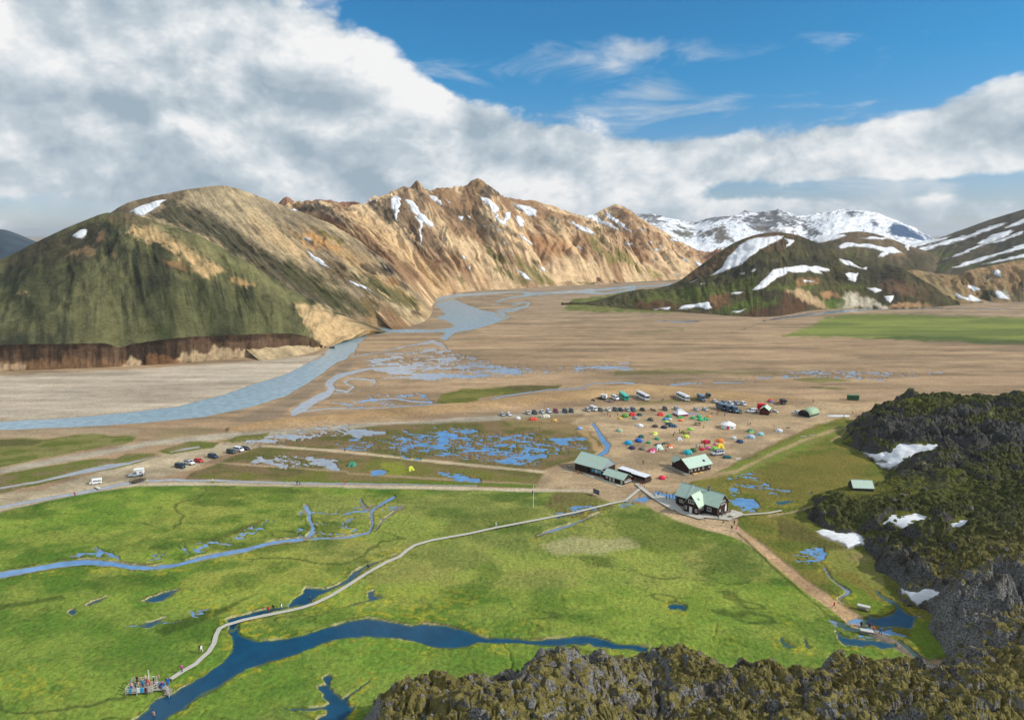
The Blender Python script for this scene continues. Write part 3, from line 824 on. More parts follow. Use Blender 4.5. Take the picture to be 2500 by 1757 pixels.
# ---- water surfaces
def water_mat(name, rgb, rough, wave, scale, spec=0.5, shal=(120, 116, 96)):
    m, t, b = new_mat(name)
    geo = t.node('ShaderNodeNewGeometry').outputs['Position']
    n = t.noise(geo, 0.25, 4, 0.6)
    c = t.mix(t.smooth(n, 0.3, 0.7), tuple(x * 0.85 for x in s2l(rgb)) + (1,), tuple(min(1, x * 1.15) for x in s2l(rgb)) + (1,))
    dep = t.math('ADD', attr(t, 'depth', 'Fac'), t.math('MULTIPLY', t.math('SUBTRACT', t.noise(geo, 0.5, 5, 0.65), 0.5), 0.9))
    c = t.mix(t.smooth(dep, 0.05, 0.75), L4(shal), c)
    t.l.new(c, b.inputs['Base Color'])
    b.inputs['Roughness'].default_value = rough
    b.inputs['IOR'].default_value = 1.33
    b.inputs['Specular IOR Level'].default_value = spec
    bump(t, b, t.noise(geo, scale, 4, 0.6), wave, 0.12)
    return m


M_WATER = {'river': water_mat('river_water', (138, 162, 174), 0.25, 0.30, 0.7, 0.35, (150, 152, 142)),
           'pale': water_mat('pale_water', (150, 158, 168), 0.12, 0.15, 1.2, 0.5, (150, 138, 118)),
           'blue': water_mat('blue_water', (104, 146, 188), 0.10, 0.2, 1.2, 0.5, (128, 120, 98)),
           'deep': water_mat('deep_water', (18, 70, 98), 0.08, 0.2, 1.6, 0.5, (74, 96, 74))}  # stream blue: the sky's reflection is put into the base colour
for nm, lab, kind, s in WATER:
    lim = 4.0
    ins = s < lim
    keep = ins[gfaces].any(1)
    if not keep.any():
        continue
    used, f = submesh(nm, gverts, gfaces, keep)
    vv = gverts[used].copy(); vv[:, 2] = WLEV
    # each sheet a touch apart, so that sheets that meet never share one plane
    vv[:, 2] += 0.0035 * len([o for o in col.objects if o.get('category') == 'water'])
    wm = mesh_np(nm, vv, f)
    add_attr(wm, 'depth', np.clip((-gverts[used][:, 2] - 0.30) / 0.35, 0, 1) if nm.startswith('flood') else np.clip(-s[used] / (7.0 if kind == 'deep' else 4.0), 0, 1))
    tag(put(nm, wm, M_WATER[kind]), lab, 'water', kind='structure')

# ================================================================== HILLS AND MOUNTAINS
m_rock, t, b = new_mat('hillside')
geo = t.node('ShaderNodeNewGeometry').outputs['Position']
uvw = attr(t, 'flow', 'Vector')
colr = attr(t, 'Col')
s1 = t.noise(t.vmath('MULTIPLY', uvw, (1.0, 0.10, 1.0)), 0.10, 6, 0.62)      # scree streaks down the fall line
s2 = t.noise(geo, 0.045, 5, 0.6)
s3 = t.noise(geo, 0.35, 4, 0.65)
v = t.math('ADD', 1.0, t.math('MULTIPLY', t.math('SUBTRACT', s1, 0.5), 1.1))
v = t.math('ADD', v, t.math('MULTIPLY', t.math('SUBTRACT', s2, 0.5), 0.9))
v = t.math('ADD', v, t.math('MULTIPLY', t.math('SUBTRACT', s3, 0.5), 1.15))
v = t.math('ADD', v, t.math('MULTIPLY', t.math('SUBTRACT', t.noise(geo, 0.11, 4, 0.7), 0.5), 0.9))
v = t.math('MAXIMUM', v, 0.2)
hs_ = t.node('ShaderNodeHueSaturation')
hs_.inputs['Saturation'].default_value = 0.95
t.put(hs_.inputs['Color'], t.vmath('SCALE', colr, s=v))
t.put(b.inputs['Base Color'], hs_.outputs[0])
b.inputs['Roughness'].default_value = 0.95
b.inputs['Specular IOR Level'].default_value = 0.1
bump(t, b, t.math('ADD', t.math('MULTIPLY', s1, 1.0), t.math('MULTIPLY', s3, 0.7)), 0.8, 2.2)

m_snow, t, b = new_mat('snow')
geo = t.node('ShaderNodeNewGeometry').outputs['Position']
n = t.noise(geo, 0.12, 5, 0.6)
n2 = t.noise(t.vmath('MULTIPLY', geo, (0.3, 1.0, 1.0)), 0.9, 4, 0.6)
c = t.mix(t.smooth(t.math('ADD', t.math('MULTIPLY', n2, 0.6), t.math('MULTIPLY', n, 0.4)), 0.42, 0.72), (0.80, 0.82, 0.84, 1), (0.56, 0.56, 0.55, 1))
ed = t.math('ADD', attr(t, 'thick', 'Fac'), t.math('MULTIPLY', t.math('SUBTRACT', t.noise(geo, 0.4, 4, 0.7), 0.5), 0.9))
c = t.mix(t.smooth(ed, 0.0, 0.5), L4((128, 120, 110)), c)
t.put(b.inputs['Base Color'], c)
b.inputs['Roughness'].default_value = 0.75
b.inputs['Specular IOR Level'].default_value = 0.2
bump(t, b, t.math('ADD', n, n2), 0.35, 0.8)


def catmull(P, s):
    """P (n, d) values at 0..n-1, s array"""
    n = len(P)
    i = np.clip(np.floor(s).astype(int), 0, n - 2)
    f = (s - i)[:, None]
    p1, p2 = P[i], P[i + 1]
    p0 = P[np.clip(i - 1, 0, n - 1)]; p3 = P[np.clip(i + 2, 0, n - 1)]
    return 0.5 * ((2 * p1) + (-p0 + p2) * f + (2 * p0 - 5 * p1 + 4 * p2 - p3) * f ** 2 + (-p0 + 3 * p1 - 3 * p2 + p3) * f ** 3)


def hill(name, label, lines, ns, nt, base, strokes, snow=(), gully=8.0, gfreq=0.03, spur=12.0, sfreq=0.008, bulge=0.06, crag=0.0, seed=0,
         back=260.0, jag=0.0, jfreq=0.03, ribs=None, rough=0.0, snow_lift=1.0, skyrough=1.0):
    """a hillside lofted from its ridge down to its foot along the fall lines; lines: (u, v, depth) -> (u, v[, depth])"""
    Rg = np.array([at_depth(l[0], l[1], l[2]) for l in lines])
    Bs = np.array([G(l[3], l[4], -0.6) if len(l) == 5 else at_depth(l[3], l[4], l[5]) for l in lines])
    seg = np.concatenate([[0], np.cumsum(np.hypot(*(np.diff((Rg + Bs)[:, :2] * 0.5, axis=0)).T))])
    sw = np.linspace(0, seg[-1], ns)
    s = np.interp(sw, seg, np.arange(len(lines)))
    r, f = catmull(Rg, s), catmull(Bs, s)
    tv = np.linspace(0, 1, nt)
    # rows: a back slope, then ridge to foot
    nb = 7
    rows = []
    T = []
    dirs = (r - f); dirs[:, 2] = 0
    dirs /= np.linalg.norm(dirs, axis=1)[:, None] + 1e-9
    for q in np.linspace(1, 0, nb, endpoint=False):
        p = r + dirs * back * q
        p[:, 2] = r[:, 2] - back * 0.42 * q * q - back * 0.12 * q
        rows.append(p); T.append(np.full(ns, -q))
    for q in tv:
        p = r * (1 - q) + f * q
        h = r[:, 2] - f[:, 2]
        p[:, 2] = f[:, 2] + h * ((1 - q) + bulge * math.sin(math.pi * q))
        rows.append(p); T.append(np.full(ns, q))
    P = np.stack(rows)                      # (nr, ns, 3)
    T = np.stack(T)
    S = np.broadcast_to(sw[None, :], T.shape)
    ln = np.linalg.norm(r - f, axis=1)[None, :] * T
    env = np.clip(np.sin(np.pi * np.clip(T, 0, 1)) ** 0.5, 0, 1) + 0.10 * skyrough * (T <= 0.02)
    fade = np.clip((1 - T) * 9, 0, 1)
    sp = fbm(S * sfreq + 3.1 * seed, ln * sfreq * 0.12, 3, 100 + seed) - 0.5
    gl = 1.0 * ridged(S * gfreq + 7.7 * seed + fbm(S * 0.01, ln * 0.01, 2, 3) * 1.5, ln * gfreq * 0.10, 4, 200 + seed, 0.55) - 0.55
    gl2 = ridged(S * gfreq * 3.3 + 3.3 * seed + fbm(S * 0.03, ln * 0.02, 2, 8), ln * gfreq * 0.35, 3, 250 + seed, 0.5) - 0.55
    fine = fbm(P[..., 0] * 0.06, P[..., 1] * 0.06, 4, 300 + seed) - 0.5
    P[..., 2] += (sp * 2 * spur * env + gl * gully * env + gl2 * gully * 0.55 * env + fine * rough * env) * fade
    if jag:
        P[..., 2] += jag * (ridged(S * jfreq + seed, ln * jfreq * 0.3, 4, 450 + seed, 0.6) - 0.62) * np.exp(-np.abs(T) * 9)
    if crag:
        cr = ridged(S * 0.022 + seed, ln * 0.02, 4, 400 + seed, 0.6)
        P[..., 2] += crag * np.maximum(cr - 0.62, 0) * 4 * np.clip(1 - np.abs(T) * 2.2, 0, 1)
    V3 = P.reshape(-1, 3)
    fs_ = float(np.clip(1000.0 / np.mean(V3[:, 1]), 0.2, 1.4))
    Sq, lq = S.ravel() * fs_, ln.ravel() * fs_
    U, Vp = proj(V3[:, 0], V3[:, 1], V3[:, 2])
    jx = (fbm(Sq * 0.05, lq * 0.012, 4, 500 + seed) - 0.5)
    jy = (fbm(V3[:, 0] * 0.02 * fs_, V3[:, 1] * 0.02 * fs_, 4, 510 + seed) - 0.5)
    jz = (fbm(Sq * 0.18, lq * 0.06, 4, 515 + seed) - 0.5)
    col3 = np.empty((len(V3), 3))
    n_ = fbm(Sq * 0.02, lq * 0.006, 5, 520 + seed)
    n2 = fbm(Sq * 0.09, lq * 0.012, 4, 530 + seed)
    n3 = fbm(Sq * 0.16 + seed, lq * 0.02, 4, 535 + seed)
    kk = sstep(n_ * 0.5 + n2 * 0.25 + n3 * 0.25, 0.38, 0.62)[:, None]
    col3[:] = C(*base[0]) * (1 - kk) + C(*base[1]) * kk
    if ribs:
        rb_ = ridged(Sq * 0.10 + seed, lq * 0.035, 4, 560 + seed, 0.6) + 0.25 * (n_ - 0.5) - 0.30 * np.clip(T.ravel(), 0, 1)
        m = sstep(rb_, 0.64, 0.72) * ribs[1]
        col3 = col3 * (1 - m[:, None]) + C(*ribs[0]) * m[:, None]
    for st in strokes:
        pts, rgb, soft, amt = st[:4]
        rag = st[4] if len(st) > 4 else 14.0
        d = sd_poly(U, Vp, pts, 60) + (jx * 2.4 + jy * 1.4 + jz * 2.2) * rag
        m = (1 - sstep(d, -soft, soft)) * amt
        m = m * (0.75 + 0.25 * sstep(n3, 0.3, 0.6)) if amt < 1 else m
        col3 = col3 * (1 - m[:, None]) + C(*rgb) * m[:, None]
    faces = grid_faces(P.shape[0], ns)[:, ::-1]
    me = mesh_np(name, V3, faces)
    add_attr(me, 'Col', col3, 'FLOAT_COLOR')
    add_attr(me, 'flow', np.stack([S.ravel(), ln.ravel(), np.zeros(len(V3))], -1), 'FLOAT_VECTOR')
    o = tag(put(name, me, m_rock), label, 'hill', kind='structure')
    # snow lying on the slope: each patch its own piece, thinning out to nothing at its edge
    nrm = np.cross(np.gradient(P, axis=1).reshape(-1, 3), np.gradient(P, axis=0).reshape(-1, 3))
    nrm /= np.linalg.norm(nrm, axis=1)[:, None] + 1e-9
    nrm[nrm[:, 2] < 0] *= -1
    Uj = U + (fbm(V3[:, 0] * 0.07 * fs_, V3[:, 1] * 0.07 * fs_, 3, 540) - 0.5) * 12
    Vj = Vp + (fbm(V3[:, 0] * 0.07 * fs_, V3[:, 1] * 0.07 * fs_, 3, 541) - 0.5) * 8
    front = (T.ravel() >= 0)
    for pts in snow:
        d = sd_poly(Uj, Vj, pts, 10)
        d[~front] = 99
        keep = (d < 3.0)[faces].any(1)
        if not keep.any():
            continue
        used, ff = submesh('snow_patch', V3, faces, keep)
        sc = V3[used, 1] / F_PX
        lift = np.clip(-d[used] * 0.55 * sc, -1.2 * snow_lift, 1.3 * snow_lift)
        vv = V3[used] + nrm[used] * lift[:, None]
        sm = mesh_np('snow_patch', vv, ff)
        add_attr(sm, 'thick', np.clip(-d[used] / 5.0, 0, 1))
        put('snow_patch', sm, m_snow, o)
    return o


def zp(off, *pts):
    return zz(off, list(pts))


TAN, LTAN, BRN, DBR, GRY, DGY = (188, 152, 104), (206, 174, 124), (142, 106, 70), (92, 70, 50), (142, 130, 108), (78, 74, 66)
GRN, DGR, OLV, OCH = (84, 90, 40), (58, 62, 36), (108, 106, 56), (196, 142, 80)

# far left hill, blue haze painted into its base colour, and a low far range
hill('distant_hill', 'small far dark blue hill at the left edge', [(-300, 590, 5200, -320, 640), (-120, 575, 5200, -130, 640), (-40, 563, 5200, -40, 640), (5, 560, 5200, 10, 640), (45, 572, 5200, 50, 640), (90, 590, 5200, 100, 640), (160, 604, 5200, 170, 640)],
     60, 24, ((40, 58, 70), (56, 74, 84)), [], gully=4, gfreq=0.004, spur=10, sfreq=0.002, seed=1)
# red crags behind
hill('red_crag', 'reddish rock crags showing behind the tan ridge', [(630, 520, 2300, 640, 560, 2000), (672, 498, 2300, 680, 560, 2000), (700, 484, 2300, 706, 560, 2000), (722, 496, 2300, 730, 560, 2000), (745, 494, 2300, 750, 560, 2000),
     (780, 486, 2300, 790, 560, 2000), (815, 491, 2300, 820, 560, 2000), (850, 495, 2300, 855, 560, 2000), (900, 500, 2300, 900, 560, 2000)],
     110, 26, ((150, 108, 76), (112, 74, 54)), [], [zp(Z2, (195, 240), (240, 235), (225, 255)), zp(Z2, (300, 255), (322, 258), (310, 275))], gully=16, gfreq=0.03, spur=10, sfreq=0.012, crag=5, jag=14, jfreq=0.02, seed=2)
# snowy far mountains
hill('snow_mountain', 'distant snow covered mountains with dark rock bands',
     [(1340, 560, 3700, 1340, 640), (1440, 548, 3800, 1450, 640), (1480, 543, 3900, 1490, 640), (1520, 527, 4000, 1530, 640), (1590, 519, 4000, 1600, 640), (1640, 531, 4000, 1650, 640), (1695, 546, 4000, 1700, 640), (1740, 531, 4000, 1750, 640), (1800, 528, 4000, 1810, 640),
      (1850, 522, 4000, 1860, 640), (1915, 515, 4000, 1930, 640), (1955, 527, 4050, 1970, 640), (2000, 523, 4100, 2010, 640), (2050, 511, 4200, 2060, 640), (2100, 511, 4200, 2110, 640), (2150, 525, 4200, 2160, 640), (2210, 552, 4200, 2230, 640), (2262, 580, 4200, 2280, 640), (2330, 605, 4200, 2340, 640), (2500, 620, 4200, 2500, 640)],
     300, 80, ((240, 242, 244), (228, 232, 238)),
     [(zp(Z3, (120, 165), (240, 165), (270, 230), (210, 230), (140, 190)), (86, 80, 76), 3, 0.9, 16), (zp(Z3, (260, 200), (330, 240), (420, 290), (360, 270), (280, 230)), (96, 92, 92), 2, 0.9, 10),
      (zp(Z3, (360, 210), (500, 180), (640, 175), (660, 185), (520, 200), (480, 220)), (84, 84, 88), 2, 0.95, 10), (zp(Z3, (330, 240), (450, 245), (500, 265), (400, 290), (350, 270)), (104, 100, 84), 2, 0.95, 10),
      (zp(Z3, (480, 285), (550, 230), (610, 240), (650, 290), (700, 340), (580, 330), (560, 270), (520, 290)), (98, 90, 76), 2, 0.95, 12), (zp(Z3, (650, 195), (720, 190), (800, 175), (860, 210), (900, 230), (840, 240), (740, 215)), (80, 80, 84), 3, 0.95, 14),
      (zp(Z3, (800, 170), (950, 155), (1000, 180), (1100, 220), (1150, 280), (1080, 270), (980, 230), (900, 210)), (84, 82, 84), 3, 0.95, 14), (zp(Z3, (830, 245), (900, 260), (1000, 300), (1050, 320), (900, 300)), (110, 102, 92), 3, 0.9, 12),
      (zp(Z3, (1290, 150), (1330, 140), (1380, 155), (1340, 180), (1320, 195)), (60, 72, 92), 2, 0.95, 8), (zp(Z3, (1440, 210), (1480, 220), (1540, 265), (1500, 260)), (70, 86, 106), 2, 0.9, 8),
      (zp(Z3, (1540, 250), (1570, 220), (1620, 230), (1770, 305), (1700, 320), (1560, 300)), (66, 92, 122), 3, 1, 8), (zp(Z3, (1100, 215), (1120, 215), (1115, 230)), (80, 90, 104), 2, 0.9, 4)],  # the bluish strokes paint the haze of distance onto the rock
     gully=26, gfreq=0.005, spur=70, sfreq=0.0022, seed=3, rough=4, jag=90, jfreq=0.006, ribs=((92, 94, 102), 0.8))
# striped mountain at the right edge
strip = [zp(Z3, (1885, 468), (1960, 435), (2100, 400), (2296, 335), (2500, 270), (2500, 300), (2296, 358), (2120, 412), (2000, 450), (1920, 472)),
         zp(Z3, (2040, 452), (2150, 420), (2296, 388), (2500, 340), (2500, 365), (2296, 412), (2150, 438)),
         zp(Z3, (1780, 441), (1900, 400), (2050, 338), (2175, 308), (2060, 350), (1920, 405)), zp(Z3, (1608, 434), (1700, 412), (1835, 377), (1750, 408)),
         zp(Z3, (1600, 402), (1700, 358), (1850, 318), (2000, 280), (2100, 236), (2225, 212), (2100, 262), (1950, 318), (1750, 368)),
         zp(Z3, (2030, 333), (2120, 283), (2245, 252), (2200, 292), (2080, 338)), zp(Z3, (1635, 345), (1700, 318), (1800, 306), (1900, 282), (1840, 312), (1700, 352), (1640, 382)),
         zp(Z3, (2180, 242), (2296, 192), (2500, 130), (2500, 155), (2296, 217), (2200, 252)), zp(Z3, (1700, 320), (1850, 290), (2050, 215), (1900, 265), (1760, 312)),
         zp(Z3, (2100, 330), (2296, 260), (2296, 275), (2150, 330))]
hill('striped_mountain', 'dark mountain striped with long snow bands at the right edge',
     [(2060, 645, 1750, 2040, 690), (2130, 632, 1850, 2080, 688), (2200, 606, 1950, 2130, 690), (2280, 585, 2000, 2190, 692), (2350, 560, 2050, 2260, 694), (2420, 535, 2050, 2330, 698), (2500, 511, 2050, 2420, 704), (2620, 480, 2050, 2560, 708), (2800, 450, 2050, 2750, 710), (3000, 440, 2000, 2950, 712)],
     260, 120, ((92, 84, 66), (70, 68, 52)),
     [(zp(Z3, (1560, 430), (1750, 380), (1900, 370), (1800, 440), (1700, 470)), (92, 98, 54), 8, 0.8), (zp(Z3, (1700, 470), (1900, 440), (2296, 400), (2296, 440), (1900, 480)), (84, 92, 48), 10, 0.7),
      (zp(Z3, (1900, 300), (2100, 250), (2296, 180), (2296, 300), (2050, 330)), (78, 66, 60), 10, 0.6)], strip, gully=7, gfreq=0.02, spur=16, sfreq=0.004, seed=4, snow_lift=2)
hill('snow_banded_hill', 'low hill with a curved snow band between dark dome and striped mountain',
     [(1880, 640, 1500, 1880, 690), (1930, 615, 1550, 1930, 690), (1985, 588, 1600, 1980, 688), (2040, 573, 1600, 2040, 688), (2100, 565, 1600, 2110, 688), (2160, 577, 1600, 2180, 690), (2215, 598, 1600, 2240, 692), (2300, 625, 1550, 2310, 695)],
     160, 70, ((112, 96, 72), (84, 78, 56)), [(zp(Z3, (1200, 360), (1450, 370), (1480, 400), (1300, 395)), (96, 98, 54), 6, 0.8), (zp(Z3, (1500, 380), (1600, 390), (1560, 440), (1480, 420)), (170, 128, 84), 5, 0.8)],
     [zp(Z3, (1110, 312), (1200, 283), (1290, 276), (1312, 286), (1270, 302), (1180, 322), (1130, 328)), zp(Z3, (1350, 298), (1440, 290), (1520, 297), (1610, 310), (1480, 308)),
      zp(Z3, (1248, 347), (1300, 323), (1400, 333), (1500, 347), (1560, 352), (1615, 385), (1540, 388), (1505, 412), (1478, 402), (1508, 378), (1450, 364), (1340, 353), (1270, 363)),
      zp(Z3, (1620, 325), (1680, 318), (1720, 322), (1660, 345), (1640, 380), (1625, 350))], gully=6, gfreq=0.03, spur=8, sfreq=0.01, seed=5, snow_lift=1.6)
# tan valley side in the middle distance
snow5 = [zp(Z2, (1480, 266), (1540, 268), (1590, 278), (1640, 308), (1652, 347), (1590, 342), (1560, 312), (1520, 298)), zp(Z2, (1860, 368), (1910, 398), (1970, 418), (2047, 477), (1980, 457), (1920, 432), (1880, 402)),
         zp(Z2, (1938, 342), (2010, 328), (2060, 358), (2100, 378), (2150, 408), (2212, 447), (2150, 428), (2080, 402), (2020, 378), (1990, 358)), zp(Z2, (2073, 308), (2120, 328), (2200, 388), (2285, 458), (2350, 500), (2200, 415), (2120, 364)),
         zp(Z2, (2218, 500), (2245, 525), (2275, 518), (2282, 537), (2225, 532)), zp(Z2, (1868, 503), (1920, 538), (1982, 592), (1930, 562)), zp(Z2, (1775, 348), (1822, 387), (1800, 378)),
         zp(Z3, (270, 395), (290, 405), (302, 430), (280, 415)), zp(Z3, (350, 390), (400, 420), (442, 460), (390, 430)), zp(Z3, (308, 492), (340, 505), (378, 520), (330, 515)), zp(Z3, (440, 425), (480, 440), (512, 450), (490, 462), (455, 445)),
         zp(Z3, (60, 312), (80, 330), (105, 330), (105, 343), (68, 340)), zp(Z3, (0, 235), (45, 250), (52, 262), (10, 250)), zp(Z3, (100, 215), (180, 265), (230, 290), (160, 265)), zp(Z3, (190, 320), (210, 325), (208, 337), (192, 334)), zp(Z3, (215, 355), (250, 362), (255, 376), (220, 368)),
         zp(Z3, (260, 340), (275, 342), (276, 352), (262, 350)), zp(Z3, (280, 290), (340, 300), (410, 330), (340, 318)), zp(Z3, (440, 320), (480, 330), (490, 350), (455, 335)), zp(Z3, (210, 425), (225, 420), (220, 445)), zp(Z3, (430, 320), (540, 330), (600, 350), (520, 345))]
hill('tan_valley_side', 'golden rhyolite slopes with snow streaks far up the valley',
     [(1150, 500, 1900, 1300, 701), (1200, 494, 2000, 1360, 698), (1250, 486, 2050, 1420, 694), (1320, 498, 2100, 1470, 692), (1400, 525, 2200, 1530, 690), (1438, 533, 2300, 1570, 688), (1478, 511, 2400, 1610, 686), (1515, 508, 2400, 1650, 684), (1570, 537, 2450, 1700, 682), (1640, 580, 2500, 1750, 680), (1720, 625, 2600, 1800, 678), (1790, 655, 2650, 1850, 676)],
     330, 150, ((218, 184, 138), (154, 118, 82)),
     [(zp(Z2, (1700, 340), (1780, 345), (1830, 420), (1760, 470), (1720, 420)), (150, 134, 100), 8, 0.7), (zp(Z2, (1960, 480), (2040, 520), (2130, 600), (2200, 660), (2100, 640), (2000, 560)), (124, 122, 62), 8, 0.8),
      (zp(Z3, (0, 360), (60, 390), (140, 440), (130, 460), (60, 440), (0, 420)), (122, 116, 54), 6, 0.8), (zp(Z3, (140, 480), (220, 500), (280, 525), (180, 525)), (132, 132, 56), 6, 0.8),
      (zp(Z3, (100, 380), (180, 370), (210, 420), (140, 430)), (146, 98, 62), 8, 0.7), (zp(Z3, (400, 300), (540, 340), (620, 370), (560, 430), (480, 400)), (148, 104, 80), 8, 0.75),
      (zp(Z2, (1930, 420), (2010, 430), (2100, 520), (2000, 500)), (132, 120, 70), 8, 0.6), (zp(Z2, (1560, 480), (1760, 440), (1880, 560), (1760, 600), (1620, 540)), (176, 124, 74), 12, 0.6)],
     snow5, gully=30, gfreq=0.013, spur=48, sfreq=0.0065, seed=6, jag=12, jfreq=0.012, bulge=0.02, snow_lift=2)
# main tan ridge with the craggy summit
snow4 = [zp(Z2, (678, 238), (710, 203), (736, 213), (757, 265), (737, 300), (729, 388), (717, 372), (690, 300)),
         zp(Z2, (776, 232), (830, 248), (882, 318), (962, 398), (968, 424), (930, 414), (892, 387), (884, 420), (898, 480), (886, 558), (878, 480), (863, 390), (838, 330), (798, 270)),
         zp(Z2, (928, 198), (990, 223), (1030, 258), (1037, 280), (990, 264), (950, 234)), zp(Z2, (1038, 222), (1087, 266), (1060, 258)),
         zp(Z2, (1273, 212), (1320, 228), (1397, 290), (1382, 315), (1392, 350), (1420, 375), (1425, 313), (1472, 318), (1467, 362), (1442, 382), (1452, 417), (1400, 387), (1370, 347), (1345, 302), (1300, 262)),
         zp(Z2, (1503, 370), (1515, 337), (1562, 380), (1552, 412), (1530, 422)), zp(Z2, (1128, 338), (1162, 350), (1157, 377), (1135, 367)), zp(Z2, (1183, 338), (1212, 350), (1214, 370), (1195, 362)),
         zp(Z2, (1128, 587), (1160, 603), (1177, 637), (1150, 622)), zp(Z2, (1498, 688), (1560, 718), (1618, 773), (1560, 748)), zp(Z2, (1393, 568), (1452, 607), (1430, 602)),
         zp(Z2, (1508, 453), (1560, 478), (1640, 536), (1700, 586), (1768, 588), (1798, 558), (1833, 538), (1775, 502), (1812, 503), (1844, 540), (1796, 590), (1814, 644), (1740, 618), (1650, 564), (1580, 519)),
         zp(Z2, (1828, 643), (1900, 686), (1960, 706), (2024, 753), (1930, 719)), zp(Z2, (1955, 678), (1985, 698), (2024, 750), (1965, 720)), zp(Z2, (1798, 713), (1863, 752), (1830, 744)), zp(Z2, (1658, 673), (1690, 673), (1697, 712), (1670, 707)),
         zp(Z2, (1318, 393), (1400, 438), (1414, 454), (1340, 412)), zp(Z2, (1448, 553), (1503, 600), (1480, 594)), zp(Z2, (1875, 568), (1912, 603), (1890, 598)), zp(Z2, (1273, 395), (1305, 405), (1303, 420), (1280, 410)),
         zp(Z2, (1630, 415), (1660, 412), (1678, 430), (1665, 437)), zp(Z2, (1700, 460), (1725, 470), (1722, 482), (1705, 478)), zp(Z2, (1030, 475), (1055, 490), (1063, 512), (1040, 495)), zp(Z2, (1195, 660), (1212, 665), (1208, 700), (1198, 690)),
         zp(Z2, (462, 277), (588, 216), (562, 242), (510, 268)), zp(Z2, (1410, 515), (1432, 520), (1435, 535), (1418, 530)), zp(Z2, (1130, 205), (1170, 240), (1150, 232)), zp(Z2, (1470, 470), (1505, 492), (1490, 490)), zp(Z2, (1520, 505), (1550, 525), (1535, 522)),
         zp(Z2, (840, 175), (860, 172), (855, 185)), zp(Z2, (805, 160), (822, 155), (818, 168))]
